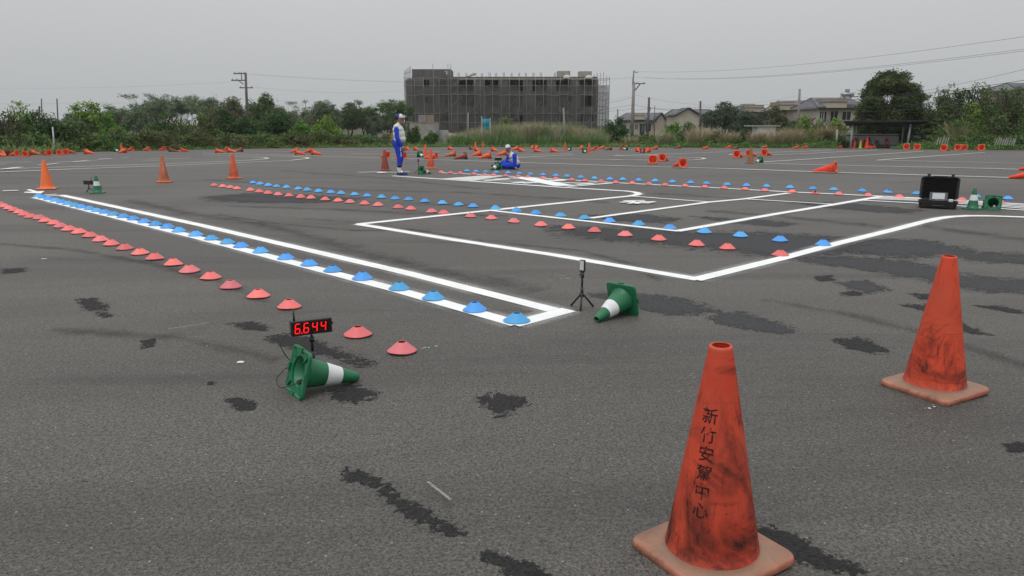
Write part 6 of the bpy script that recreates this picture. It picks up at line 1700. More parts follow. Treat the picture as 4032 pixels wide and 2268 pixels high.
for xa, xb, za, zb in wins:
    # a near-black panel a few metres back, painting the rooms' shade, and rough shutters or props in the opening
    o = MB().box(xa - .5, xb + .5, Y0 + 3.2, Y0 + 3.3, max(za, ZB), zb + .2).build('room_shade_panel', M_ROOMSHADE, site)
    MB().box(xa + (xb - xa) * .48, xa + (xb - xa) * .48 + .10, Y0 + .12, Y0 + .22, max(za, ZB), zb).build('window_post', M_CONCD, site)
    MB().box(xa - .12, xb + .12, Y0 - .10, Y0 - .003, max(za, ZB) - .12, max(za, ZB) - .01).build('window_sill', M_CONCD, site)
# raised block at the left, pale plate painted as light through a gap, roof boxes
tw = MB().box(tx0 + .02, tx1, Y0 + .06, Y0 + 7, mz1 + .003, tz1).build('roof_block', M_CONCD, site)
(nx0, nz1), (nx1, nz0) = TX('notch')
MB().box(nx0, nx1, Y0 + .02, Y0 + .055, nz0 + .55, nz1).box(nx1 - .2, nx1, Y0 + .02, Y0 + .055, nz0, nz1 - .01 - .0).build('painted_gap_light', plain('gap_light_paint', (.62, .64, .65), .8), site)
for k in ('box1', 'box2'):
    (xa, zb), (xb, za) = TX(k)
    MB().box(xa, xb, Y0 + 1.0, Y0 + 4, mz1 + .003, zb).build('roof_box', M_CONC, site)
# ribs of cornice between bays
for k, z in ((0, mz1 - .45),):
    MB().box(tx1 + .01, mx1 + .08, Y0 - .14, Y0 - .004, z - .12, z + .12).build('cornice', M_CONC, site)
for xp in [tx1 + .1 + i * (mx1 - tx1 - .2) / 6 for i in range(7)]:
    MB().box(xp - .28, xp + .28, Y0 - .18, Y0 - .006, ZB, mz1 - .60).build('pier', M_CONCD, site)
# starter bars left standing on the roof
for xr in SITE_REBAR_X:
    m_ = MB()
    for dx in (-.13, .13): m_.tube([(xr + dx, Y0 + .5, mz1), (xr + dx + rnd.uniform(-.05, .05), Y0 + .5, mz1 + rnd.uniform(.7, .95))], .045, 5)
    m_.tube([(xr - .16, Y0 + .5, mz1 + .52), (xr + .16, Y0 + .5, mz1 + .55)], .035, 5)
    m_.build('starter_bars', plain('rusty_bar', (.11, .09, .075), .8), site)
M_TARP = plain('pale_tarp', (.50, .48, .45), .8, .15, 2)
for k, lab in (('sack1', 'left pale tarp bundle below the roof boxes of the building site'), ('sack2', 'right pale tarp bundle below the roof boxes of the building site')):
    (xa, zb), (xb, za) = TX(k)
    w_ = xb - xa
    vs, fs = [], []
    o = MB().lathe([(.02, 1), (.55, .93), (.85, .7), (.98, .35), (1.0, 0), (.02, 0)], 14, Matrix.Translation(((xa + xb) / 2, Y0 - .6, za)) @ Matrix.Diagonal((w_ / 2, .5, zb - za, 1))).build('tarp_bundle', M_TARP)
    for q in o.data.vertices: q.co += Vector((rnd.uniform(-.06, .06), 0, rnd.uniform(-.05, .05)))
    tag(o, lab, 'bundle')
wd = empty('timber_pile', (0, 0, 0), 0, 'pile of tan timber boards on the roof of the building site', 'timber')
(xa, zb), (xb, za) = TX('wood')
for k in range(12):
    u = rnd.random()
    mm = Matrix.Translation((xa + u * (xb - xa), Y0 + .3 + rnd.random(), mz1 + .1 + rnd.random() * .8 * u)) @ Matrix.Rotation(rnd.uniform(-.6, .2), 4, 'Y')
    MB().box(-.5, .5, -.05, .05, -.05, .06, mm).build('board', plain('tan_timber', (.33, .25, .17), .85, .2, 3), wd)

# scaffolding: a thing of its own in front of the walls
sc_ = empty('scaffolding', (0, 0, 0), 0, 'tall tube scaffolding with torn netting along the whole unfinished building', 'scaffolding')
M_TUBE = plain('scaffold_tube', (.20, .197, .19), .6, .2, 2)
M_TUBED = plain('scaffold_tube_dark', (.13, .126, .118), .7, .2, 2)
YS = Y0 - 1.5
for i, xp in enumerate(SITE_POLE_X):
    top = mz1 - .1 if xp > tx1 else tz1 - 1.9
    if i in (2, 4, 5): top = tz1 + 1.0
    pts = [(xp + rnd.uniform(-.10, .10), YS + rnd.uniform(-.06, .06), ZB + (top - ZB) * k / 5) for k in range(6)]
    MB().tube(pts, .055 if i % 3 else .075, 6).build('upright', M_TUBE if i % 3 else M_TUBED, sc_)
for z in SITE_ROW_Z:
    xa = TX('scafL')[0][0]
    L = mx1 + .2 - xa
    for seg in range(11):
        x0_, x1_ = xa + L * seg / 11, xa + L * (seg + 1) / 11
        if z > mz1 - 1.2 and x0_ > tx1 - .5: continue
        sg_ = rnd.uniform(.02, .24)
        pts = [(x0_ + (x1_ - x0_) * k / 6, YS - .05, z + rnd.uniform(-.05, .05) - sg_ * 4 * (k / 6) * (1 - k / 6)) for k in range(7)]
        MB().tube(pts, .042, 5).build('ledger', M_TUBE, sc_)
for xp, z in ((-14, 5.0), (-9.3, 4.6), (3.5, 4.8), (9.5, 4.8), (-12.6, 9.7), (14.0, 1.5), (-1.8, 5.2)):
    MB().tube([(xp, YS - .1, z - 1.4), (xp + 2.6, YS - .1, z + 1.2)], .04, 5).build('brace', M_TUBED, sc_)
# left flank and right end bays
(la, lz), (lb, _) = TX('scafL')
la, lb = la * 1.05, mx0 - .02
MB().add([(la + .4, Y0 + 8, ZB), (mx0 - .01, Y0 + .02, ZB), (mx0 - .01, Y0 + .02, mz1 - .4), (la + .4, Y0 + 8, mz1 - .2)], [(0, 1, 2, 3)]).build('side_wall', M_CONCD, site)
for k in range(6):
    u = k / 5
    xx, yy = la + (lb - la) * u, Y0 + 8 - 9.5 * u
    MB().tube([(xx, yy, ZB), (xx + .05, yy, lz + .6 + .25 * u)], .055, 6).build('upright', M_TUBED, sc_)
for z in SITE_ROW_Z + [mz1 + .9]:
    MB().tube([(la, Y0 + 8, z + .2), (lb, YS, z)], .045, 5).build('ledger', M_TUBED, sc_)
(ra, rz_), (rb_, _) = TX('scafR')
for k in range(5):
    u = k / 4
    xx = ra + (rb_ - ra) * u
    for yy in (YS, Y0 + 4):
        MB().tube([(xx, yy, ZB), (xx, yy, rz_ + (.7 if k < 3 else -.1) + rnd.uniform(-.1, .3))], .05, 6).build('upright', M_TUBE if k % 2 else M_TUBED, sc_)
for k in range(9):
    z = ZB + .8 + k * 1.38
    MB().tube([(ra, YS, z), (rb_, YS, z + rnd.uniform(-.05, .05))], .04, 5).tube([(ra, Y0 + 4, z), (rb_, Y0 + 4, z)], .04, 5).build('ledger', M_TUBE, sc_)
    if k % 2: MB().tube([(ra, YS, z), (rb_, YS, z + 1.3)], .03, 5).build('brace', M_TUBED, sc_)
# netting: torn, half-transparent panels
t = NT('scaffold_netting')
v = t.coords()
nz1_ = t.noise(v, .35, 5, .62, .6)
wv = t.math('MULTIPLY', t.rng(nz1_, .30, .52, .26, .70), t.rng(t.noise(v, 2.2, 4), .2, .8, .8, 1.1))
t.set(t.mix(t.rng(t.noise(v, .8, 4), .35, .65), (.074, .073, .070), (.108, .105, .101)), .9, .1)
t.alpha(wv)
M_NET = t.m
ux = SITE_POLE_X
rowz = [ZB + .7] + sorted(SITE_ROW_Z)[1:]
rowz = sorted(set([ZB + .6] + list(SITE_ROW_Z)))
for j in range(len(rowz) - 1):
    for i in range(0, len(ux) - 1, 2):
        x0_, x1_ = ux[i], ux[min(i + 2, len(ux) - 1)]
        z0_, z1_ = rowz[j], rowz[j + 1]
        if z1_ > mz1 - 1.2 and x0_ > tx1 - .3: continue
        if rnd.random() < .10: continue
        vs, fs = [], []
        for q in range(5):
            for p_ in range(7):
                u, w_ = p_ / 6, q / 4
                vs.append((x0_ + (x1_ - x0_) * u, YS + .08 + .10 * math.sin(u * 6 + i) * math.sin(w_ * 3.1), z0_ + (z1_ - z0_) * w_ - .12 * 4 * u * (1 - u) * (1 if q == 4 else 0)))
        for q in range(4):
            for p_ in range(6):
                s_ = q * 7 + p_
                fs.append((s_, s_ + 1, s_ + 8, s_ + 7))
        MB().add(vs, fs, True).build('net_panel', M_NET, sc_)
for j in range(len(rowz) - 1):
    MB().add([(la, Y0 + 8, rowz[j]), (lb, YS, rowz[j]), (lb, YS, rowz[j + 1]), (la, Y0 + 8, rowz[j + 1])], [(0, 1, 2, 3)]).build('net_panel', M_NET, sc_)
    if j < 4: MB().add([(ra + .05, YS + .1, rowz[j]), (rb_, YS + .1, rowz[j]), (rb_, YS + .1, rowz[j + 1]), (ra + .05, YS + .1, rowz[j + 1])], [(0, 1, 2, 3)]).build('net_panel', M_NET, sc_)

# ================================================================== HOUSES
M_CREAM = plain('cream_render', (.42, .375, .315), .9, .10, .6, .2)
M_TILE = plain('grey_roof_tile', (.115, .122, .135), .7, .18, 2)
M_GLASSD = plain('dark_window_glass', (.035, .04, .048), .15, .2, 2, .5)
M_FRAME = plain('window_frame_pale', (.40, .39, .37), .6)
M_FASCIA = plain('fascia_brown', (.20, .18, .16), .8)


def roof_slope(parent, p0, p1, p2, p3, th=.14):
    """one tiled roof slope (eave p0-p1, ridge p3-p2) with raised tile ribs running up it"""
    p0, p1, p2, p3 = map(Vector, (p0, p1, p2, p3))
    nn = (p1 - p0).cross(p3 - p0).normalized()
    if nn.z < 0: nn = -nn
    m_ = MB().add([p0, p1, p2, p3, p0 + nn * th, p1 + nn * th, p2 + nn * th, p3 + nn * th], [(3, 2, 1, 0), (4, 5, 6, 7), (0, 1, 5, 4), (1, 2, 6, 5), (2, 3, 7, 6), (3, 0, 4, 7)])
    n = max(4, int((p1 - p0).length / .38))
    for k in range(n + 1):
        u = k / n
        a, b = p0.lerp(p1, u) + nn * th, p3.lerp(p2, u) + nn * th
        m_.tube([a, b], .055, 5)
    return m_.build('roof', M_TILE, parent)


def window(parent, x, z, w, h, y):
    f = MB().box(x - w / 2 - .06, x + w / 2 + .06, y - .06, y - .004, z - .07, z).box(x - w / 2 - .06, x + w / 2 + .06, y - .05, y - .004, z + h, z + h + .06)
    f.box(x - w / 2 - .06, x - w / 2, y - .05, y - .004, z, z + h).box(x + w / 2, x + w / 2 + .06, y - .05, y - .004, z, z + h).box(x - .03, x + .03, y - .045, y - .004, z, z + h)
    f = f.build('window', M_FRAME, parent)
    MB().box(x - w / 2, x + w / 2, y - .03, y - .002, z, z + h).build('pane', M_GLASSD, f)


def house(label, xa, xb, y, ze, zr, depth, wins_, gable='x', hip=1.2, block=None, gable_at=None):
    """two-storey house: cream walls, tiled ridge roof parallel to the street, optional stair block and front gable"""
    e_ = empty('house', (0, 0, 0), 0, label, 'house', 'cream houses beyond the lot')
    zb = gz(y) - .1
    MB().box(xa + .35, xb - .35, y, y + depth, zb, ze).build('wall', M_CREAM, e_)
    MB().box(xa, xb, y - .35, y + depth + .35, ze + .003, ze + .14).build('eaves', M_FASCIA, e_)
    zr_ = zr
    roof_slope(e_, (xa, y - .45, ze + .10), (xb, y - .45, ze + .10), (xb - hip, y + depth / 2, zr_), (xa + hip, y + depth / 2, zr_))
    roof_slope(e_, (xa, y + depth + .45, ze + .10), (xb, y + depth + .45, ze + .10), (xb - hip, y + depth / 2, zr_), (xa + hip, y + depth / 2, zr_))
    for xe, xr in ((xa, xa + hip), (xb, xb - hip)):
        MB().add([(xe, y - .45, ze + .12), (xe, y + depth + .45, ze + .12), (xr, y + depth / 2, zr_ + .1)], [(0, 1, 2)]).build('gable', M_CREAM if hip < .6 else M_TILE, e_)
    for (wx, wz, ww, wh) in wins_:
        window(e_, wx, wz, ww, wh, y)
    if block:
        (ax, az), (bx, bz) = block
        MB().box(ax, bx, y - .9, y + 3.0, bz, az).build('stair_block', M_CREAM, e_)
        MB().box(ax - .08, bx + .08, y - .98, y + 3.08, az - .38, az - .26).build('band', M_FASCIA, e_)
        MB().box(ax - .06, bx + .06, y - .96, y + 3.06, az + .002, az + .09).build('coping', M_CREAM, e_)
    if gable_at:
        gx0, gx1, gzr, gd = gable_at
        gm = (gx0 + gx1) / 2
        yf = y - gd
        MB().add([(gx0 + .3, yf, zb), (gx1 - .3, yf, zb), (gx1 - .3, yf, ze), (gm, yf, gzr - .12), (gx0 + .3, yf, ze), (gx0 + .3, y + .5, zb), (gx1 - .3, y + .5, zb), (gx1 - .3, y + .5, ze), (gm, y + .5, gzr - .12), (gx0 + .3, y + .5, ze)],
                 [(0, 1, 2, 3, 4), (0, 4, 9, 5), (1, 6, 7, 2), (2, 7, 8, 3), (3, 8, 9, 4)]).build('front_gable', M_CREAM, e_)
        for s0 in (gx0, gx1):
            p0, p1 = (s0, yf - .4, ze - .02), (s0, y + depth / 2, ze - .02)
            roof_slope(e_, p0, p1, (gm, y + depth / 2, gzr), (gm, yf - .4, gzr), .12)
    return e_


q = HOUSE_PT
px1 = lambda A_: A_[0]
h = q
y = h['h1a'][1]; sx = 135 / 2912
xa, xb, ze, zr = h['h1a'][0], h['h1b'][0], h['h1a'][2], h['h1r'][2]
u = xb - xa
house('cream house with grey hipped roof and front gable behind the thin poles', xa, xb, y, ze, zr, 7,
      [(xa + u * .09, ze - 1.9, .55, 1.25), (xa + u * .21, ze - 1.4, .5, .8), (xa + u * .31, ze - 1.4, .4, .8), (xa + u * .42, ze - 2.3, .9, 1.9), (xa + u * .53, ze - 1.7, .95, 1.4)],
      hip=1.7, block=((xa + u * .28, zr - .05), (xa + u * .43, ze + .3)), gable_at=(xa + u * .60, xa + u * .86, zr + .02, 1.6))
y = h['h2a'][1]
xa, xb, ze, zr = h['h2a'][0], h['h2b'][0], h['h2a'][2], h['h2r'][2]
u = xb - xa
house('cream house with a broad front gable behind the dark pole', xa, xb + 1.2, y, ze, zr - .1, 7, [(xb - .9, ze - 1.8, .6, 1.3), (xb + .4, ze - 1.8, .8, 1.3)], hip=.7, gable_at=(xa, xa + u * .70, zr + .1, 1.2))
y = h['h3a'][1]
xa, xb, ze, zr = h['h3a'][0], h['h3b'][0], h['h3a'][2], h['h3r'][2]
house('half-hidden cream house with grey roof and stair block behind dark trees', xa, xb, y, ze, zr, 8, [(xa + 1.5, ze - 1.6, .9, 1.0)], hip=1.6, block=(h['h3k'][0][::2], h['h3k'][1][::2]))
y = h['h4a'][1]
xa, xb, ze, zr = h['h4a'][0], h['h4b'][0], h['h4a'][2], h['h4r'][2]
house('cream house with tiled roof behind the tilted thick pole', xa, xb, y, ze, zr, 8, [(xa + 2.0, ze - 1.5, 1.2, .5), (xb - 1.2, ze - 2.0, .7, 1.2)], hip=.4, block=(h['h4k'][0][::2], h['h4k'][1][::2]))
y = h['h5a'][1]
xa, xb, ze, zr = h['h5a'][0], h['h5b'][0], h['h5a'][2], h['h5r'][2]
house('nearest cream house with three windows left of the big tree', xa, xb, y, ze, zr, 8,
      [(xa + .42 + .3, ze - 1.15, .42, .85), (xa + 1.05, ze - 1.5, .55, 1.15), (xa + 2.25, ze - 1.5, .85, 1.25), (xa + 3.75, ze - 1.3, 1.0, 1.0)], hip=.9, block=(h['h5k'][0][::2], h['h5k'][1][::2]))
hh_ = empty('solar_heater', (h['h5k'][1][0] - .2, 92, h['h5k'][0][2] + .1), 0, 'rooftop solar water heater on the nearest cream house', 'heater')
MB().tube([(-.2, 0, .45), (1.3, 0, .45)], .22, 10).build('tank', M_METAL, hh_)
MB().box(-.3, 1.5, -.9, .1, .1, .18).build('panel', M_TILE, hh_)
MB().box(.1, .18, -.3, .1, 0, .45).box(.9, .98, -.3, .1, 0, .45).build('stand', M_METAL, hh_)
MB().box(.35, .75, -.1, .3, .68, 1.05).build('tank_box', M_METAL, hh_)
y = h['h6a'][1]
xa, xb, ze, zr = h['h6a'][0], h['h6b'][0], h['h6a'][2], h['h6r'][2]
house('tiled gable peeping over the blossoming trees at the right edge', xa, xb, y, ze, zr, 7, [], hip=1.4)
a, b = h['hut']
hu = empty('site_hut', (0, 0, 0), 0, 'small white-sided hut with a flat roof half hidden by tan grass', 'hut')
MB().box(a[0] + .9, b[0] - .3, a[1], a[1] + 2, gz(88), a[2] - .12).build('wall', plain('white_sheet', (.62, .63, .64), .7), hu)
MB().box(a[0], b[0] + .1, a[1] - .3, a[1] + 2.3, a[2] - .1, a[2]).build('roof', plain('hut_roof', (.40, .40, .39), .7), hu)

# ================================================================== VEGETATION
LEAF = {
    'green': leaf_mat('leaf_green', [(.014, .032, .008), (.036, .070, .017), (.072, .108, .030)]),
    'lightgreen': leaf_mat('leaf_light_green', [(.028, .062, .010), (.062, .120, .020), (.105, .165, .035)]),
    'light': leaf_mat('leaf_yellow_green', [(.040, .070, .012), (.095, .135, .025), (.165, .195, .055)]),
    'dark': leaf_mat('leaf_dark', [(.010, .026, .010), (.022, .048, .016), (.045, .075, .028)]),
    'darkolive': leaf_mat('leaf_dark_olive', [(.020, .034, .012), (.040, .060, .020), (.070, .088, .032)]),
    'olive': leaf_mat('leaf_olive', [(.034, .048, .016), (.066, .080, .026), (.110, .115, .045)]),
    'brown': leaf_mat('leaf_brownish', [(.034, .034, .016), (.066, .060, .028), (.120, .100, .055)]),
    'blossom': leaf_mat('leaf_with_pale_blossom', [(.012, .024, .008), (.030, .048, .014), (.062, .074, .028), (.150, .130, .090)]),
    'grey': leaf_mat('leaf_greyish', [(.050, .062, .048), (.080, .095, .068), (.115, .128, .092)]),
    'darkgrey': leaf_mat('leaf_dark_greyish', [(.022, .032, .026), (.040, .052, .040), (.066, .075, .056)]),
    'browncanopy': leaf_mat('leaf_brown_grey', [(.050, .052, .032), (.082, .080, .052), (.125, .112, .080)]),
    'big': leaf_mat('leaf_big_tree', [(.010, .020, .009), (.028, .042, .015), (.060, .062, .026), (.100, .078, .042)]),
}
M_BARK = plain('bark', (.075, .062, .048), .95, .3, 3, .2, 0, .4)
M_BARKP = plain('pale_bark', (.16, .145, .125), .95, .25, 3, .2, 0, .4)


def leaves_mesh(name, lobes, n_clump, per, leaf, seed, mat, flat=.7, surf=.42, clump=.30):
    """leaf-sized faces gathered in clumps through a set of ellipsoid lobes (cx, cy, cz, rx, ry, rz)"""
    g = np.random.default_rng(seed)
    wts = np.array([l[3] * l[4] * l[5] for l in lobes]) ** .7
    wts /= wts.sum()
    pick = g.choice(len(lobes), n_clump, p=wts)
    L = np.array(lobes)[pick]
    d = g.normal(size=(n_clump, 3))
    d /= np.linalg.norm(d, axis=1)[:, None]
    rr = g.random(n_clump) ** surf
    cen = L[:, :3] + d * L[:, 3:] * rr[:, None]
    csz = clump * g.uniform(.55, 1.35, n_clump)
    N = n_clump * per
    ci = np.repeat(np.arange(n_clump), per)
    off = g.normal(size=(N, 3)) * np.array([1, 1, flat]) * csz[ci][:, None] * .55
    pos = cen[ci] + off
    keep = pos[:, 2] > .03
    pos = pos[keep]
    N = len(pos)
    nrm = g.normal(size=(N, 3)) + np.array([0, -.25, .75])
    nrm /= np.linalg.norm(nrm, axis=1)[:, None]
    a = g.normal(size=(N, 3))
    a -= nrm * (a * nrm).sum(1)[:, None]
    a /= np.linalg.norm(a, axis=1)[:, None]
    b = np.cross(nrm, a)
    s = leaf * g.uniform(.55, 1.3, N)[:, None]
    w = s * g.uniform(.42, .7, N)[:, None]
    V = np.stack([pos - a * s, pos - b * w + a * s * .1, pos + a * s, pos + b * w + a * s * .1], 1).reshape(-1, 3)
    me = bpy.data.meshes.new(name)
    me.vertices.add(4 * N)
    me.vertices.foreach_set('co', V.ravel())
    me.loops.add(4 * N)
    me.loops.foreach_set('vertex_index', np.arange(4 * N, dtype=np.int32))
    me.polygons.add(N)
    me.polygons.foreach_set('loop_start', np.arange(0, 4 * N, 4, dtype=np.int32))
    me.polygons.foreach_set('loop_total', np.full(N, 4, dtype=np.int32))
    me.materials.append(mat)
    me.update(calc_edges=True)
    me.validate()
    return me


def limbs(mb, base, tip, r, depth, g, spread=.55, ends=None):
    base, tip = Vector(base), Vector(tip)
    mid = base.lerp(tip, .5) + Vector((g.uniform(-1, 1), g.uniform(-1, 1), g.uniform(-.2, .4))) * (tip - base).length * .09
    mb.tube([base, mid, tip], [r, r * .78, r * .55], 6 if depth > 1 else 5, False)
    if ends is not None: ends.append(tip)
    if depth <= 0: return
    L = (tip - base).length
    d = (tip - base).normalized()
    for k in range(g.choice((2, 3, 3))):
        a = Vector((g.uniform(-1, 1), g.uniform(-1, 1), g.uniform(-.1, .7)))
        nd = (d + a * spread).normalized()
        limbs(mb, tip if k else base.lerp(tip, .8), tip + nd * L * g.uniform(.55, .8), r * .55, depth - 1, g, spread, ends)


VLAB = {'green': 'leafy green shrub', 'lightgreen': 'fresh light green shrub', 'light': 'yellow-green leafy shrub', 'dark': 'dense dark green shrub', 'darkolive': 'broad dark olive shrub', 'olive': 'olive green shrub',
        'brown': 'brownish dry shrub', 'blossom': 'pale-blossomed shrubby tree', 'grey': 'hazy grey-green tree', 'grey2': 'round grey-green tree', 'darkgrey': 'dark hazy tree', 'browncanopy': 'brown-tinged tree', 'darkcanopy': 'dark round-topped tree',
        'umbrella': 'umbrella-shaped tree', 'sparse': 'sparse bright-leaved tree', 'bare': 'nearly bare tree', 'airy': 'airy fork-trunked tree', 'cypress': 'narrow upright conifer', 'sapling': 'young leafy sapling', 'olivebig': 'wide olive bush', 'bigtree': 'huge dark round tree', 'vine': 'vine-covered post-like shrub'}
VCAT = {'tree': 'tree', 'bush': 'shrub'}
TREES = {'grey', 'grey2', 'darkgrey', 'browncanopy', 'darkcanopy', 'umbrella', 'sparse', 'bare', 'airy', 'bigtree', 'cypress', 'sapling', 'blossom'}
vcount = {}
def vplace(x, y):
    px = 2016 + 2912 * x / (y + .3)
    if px < 480: return 'on the far left bank'
    if px < 880: return 'on the left bank'
    if px < 1340: return 'near the three-armed pole'
    if px < 1800: return 'behind the standing man'
    if px < 2480: return 'before the building site'
    if px < 2800: return 'before the left cream houses'
    if px < 3360: return 'near the white-sided hut'
    return 'at and right of the shelter'


for vi, (x, y, hgt, wid, kind) in enumerate(VEG):
    g = random.Random(100 + vi)
    is_tree = kind in TREES
    pl = vplace(x, y)
    key = (kind, pl)
    vcount[key] = vcount.get(key, -1) + 1
    e_ = empty('tree' if is_tree else 'shrub', (x, y, gz(y) - .06), g.uniform(0, 6.28), '%s %s, %s such from left' % (VLAB[kind], pl, ORD[vcount[key]]), 'tree' if is_tree else 'shrub', 'trees beyond the lot' if is_tree else 'shrubs beyond the lot')
    R0 = wid / 2
    mb = MB()
    lobes = []
    mat = LEAF.get(kind, LEAF['dark'])
    if kind in ('umbrella', 'bare', 'airy', 'sparse'):
        ends = []
        e_.rotation_euler[2] = 0
        nst = 3 if kind != 'umbrella' else 4
        for k in range(nst):
            tip = Vector(((k - (nst - 1) / 2) * R0 * .45 + g.uniform(-.2, .2), g.uniform(-.6, .6), hgt * g.uniform(.42, .55)))
            limbs(mb, (tip.x * .35, 0, 0), tip, .05 + hgt * .012, 3 if kind != 'airy' else 3, g, .62 if kind == 'umbrella' else .5, ends)
        top = max(p.z for p in ends)
        fac = hgt * .97 / top
        wx = max(abs(p.x) for p in ends)
        fx = min(1.6, max(.6, R0 / wx))
        mb.v = [(a * fx, b, c * fac) for a, b, c in mb.v]
        mb.build('trunk', M_BARKP if kind in ('bare', 'umbrella') else M_BARK, e_)
        tips = [p for p in ends if p.z > top * (.5 if kind != 'umbrella' else .62)]
        g.shuffle(tips)
        dens = {'umbrella': 1.0, 'bare': .2, 'airy': 1.0, 'sparse': .5}[kind]
        tips = tips[:max(6, int(len(tips) * dens))]
        lobes = [(p.x * fx, p.y, p.z * fac, .55 * wid / 7 + .18, .5, .16 + .05 * hgt / 5) for p in tips]
        m2 = {'umbrella': LEAF['grey'], 'bare': LEAF['browncanopy'], 'airy': LEAF['darkcanopy'] if 'darkcanopy' in LEAF else LEAF['darkolive'], 'sparse': LEAF['light']}[kind]
        obj('crown', leaves_mesh('crown', lobes, int((40 + 8 * len(lobes)) * {'umbrella': .60, 'airy': .7, 'bare': .5, 'sparse': .55}[kind]), 14, .10 if kind != 'sparse' else .13, 500 + vi, m2, .55, .6, .42), e_)
        continue
    if kind == 'cypress':
        e_.rotation_euler[2] = 0
        MB().tube([(0, 0, 0), (0, 0, hgt * .9)], [.09, .02], 6).build('trunk', M_BARK, e_)
        lobes = [(g.uniform(-.08, .08), 0, hgt * (.1 + .85 * k / 9), R0 * (1.05 - .85 * k / 9), R0 * (1.05 - .85 * k / 9), hgt * .09) for k in range(10)]
        obj('crown', leaves_mesh('crown', lobes, 190, 16, .08, 500 + vi, LEAF['darkolive'], 1.2, .4, .28), e_)
        continue
    if kind == 'bigtree':
        e_.rotation_euler[2] = 0
        ends = []
        for k in range(5):
            a = k * 1.257 + .3
            limbs(mb, (0, 0, .2), (math.cos(a) * R0 * .45, math.sin(a) * R0 * .35, hgt * .52), .22, 3, g, .6, ends)
        zt_ = max(p[2] for p in mb.v)
        xt_ = max(abs(p[0]) for p in mb.v)
        mb.v = [(a * .62 * R0 / xt_, b * .6, c * hgt * .80 / zt_) for a, b, c in mb.v]
        mb.tube([(0, 0, -.2), (.05, 0, .8)], [.4, .3], 8)
        mb.build('trunk', M_BARK, e_)
        spec = [(-.60, .28, .40), (-.66, .14, .30), (.60, .28, .38), (.64, .48, .36), (-.50, .52, .44), (.34, .56, .46), (.0, .38, .60), (-.30, .76, .40), (.12, .80, .42), (.45, .72, .38), (-.05, .90, .27), (-.80, .42, .17), (-.84, .33, .15), (.84, .60, .18), (.86, .44, .16), (-.52, .68, .30), (.28, .90, .20), (-.68, .60, .2), (.62, .62, .26), (-.22, .91, .18)]
        lobes = [(a * R0, g.uniform(-.3, .3) * R0, b * hgt, c * R0 * .9, c * R0 * .9, c * R0 * .72) for a, b, c in spec]
        for k in range(26):
            a = g.uniform(-.25, math.pi + .25)
            q = g.uniform(.80, 1.0)
            lobes.append((math.cos(a) * R0 * .86 * q, g.uniform(-.5, .5) * R0, hgt * (.42 + .50 * math.sin(a) * q), R0 * g.uniform(.08, .17), R0 * .15, R0 * g.uniform(.07, .13)))
        obj('crown', leaves_mesh('crown', lobes, 3000, 17, .11, 500 + vi, LEAF['big'], .6, .30, .38), e_)
        obj('lower_crown', leaves_mesh('lower_crown', lobes[:7], 500, 15, .11, 900 + vi, LEAF['dark'], .6, .35, .38), e_)
        continue
    # shrubs and round-topped trees
    if is_tree and kind != 'blossom':
        hole = .30
        nl = 9
    else:
        hole = 0.0
        nl = 8
    for k in range(nl):
        a = g.uniform(-1, 1)
        zt = hole + (1 - hole) * g.uniform(.22, .80) * (1 - .35 * abs(a))
        r_ = g.uniform(.26, .44)
        lobes.append((a * R0 * .72, g.uniform(-.5, .5) * R0 * .7, zt * hgt, r_ * R0 * 1.05, r_ * R0 * 1.0, r_ * min(hgt, wid) * .50))
    lobes.append((g.uniform(-.15, .15) * R0, 0, hgt * .80, R0 * .36, R0 * .36, hgt * .19))
    lobes.append((0, 0, hgt * (.40 if not hole else .55), R0 * .82, R0 * .6, hgt * (.38 if not hole else .26)))
    if not hole: lobes.append((0, -.15 * R0, hgt * .20, R0 * .98, R0 * .62, hgt * .20))
    mx = max(l[2] + l[5] for l in lobes)
    lobes = [(a, b, c * hgt / mx, d, e2, f * hgt / mx) for a, b, c, d, e2, f in lobes]
    e_.rotation_euler[2] = 0
    ends = []
    for k in range(3 if is_tree else 4):
        limbs(mb, (g.uniform(-.15, .15) * R0, g.uniform(-.1, .1), 0), (g.uniform(-.45, .45) * R0, g.uniform(-.3, .3) * R0, hgt * g.uniform(.35, .55)), .03 + .016 * hgt, 2, g, .6, ends)
    mb.v = [(a, b, min(c, hgt * .9)) for a, b, c in mb.v]
    mb.build('trunk' if is_tree else 'stems', M_BARK, e_)
    m2 = {'darkcanopy': LEAF['darkolive'], 'grey2': LEAF['darkgrey'], 'olivebig': LEAF['olive'], 'sapling': LEAF['green'], 'vine': LEAF['dark']}.get(kind, mat)
    vol = wid * hgt
    dist = y
    lf = .085 if dist < 75 else .11
    if kind == 'sapling': lf = .09
    nc = int(min(1300, max(140, vol * (40 if kind == 'blossom' else 30))))
    obj('crown' if is_tree else 'foliage', leaves_mesh('foliage', lobes, nc, 18, lf, 500 + vi, m2, .7, .36, .34), e_)


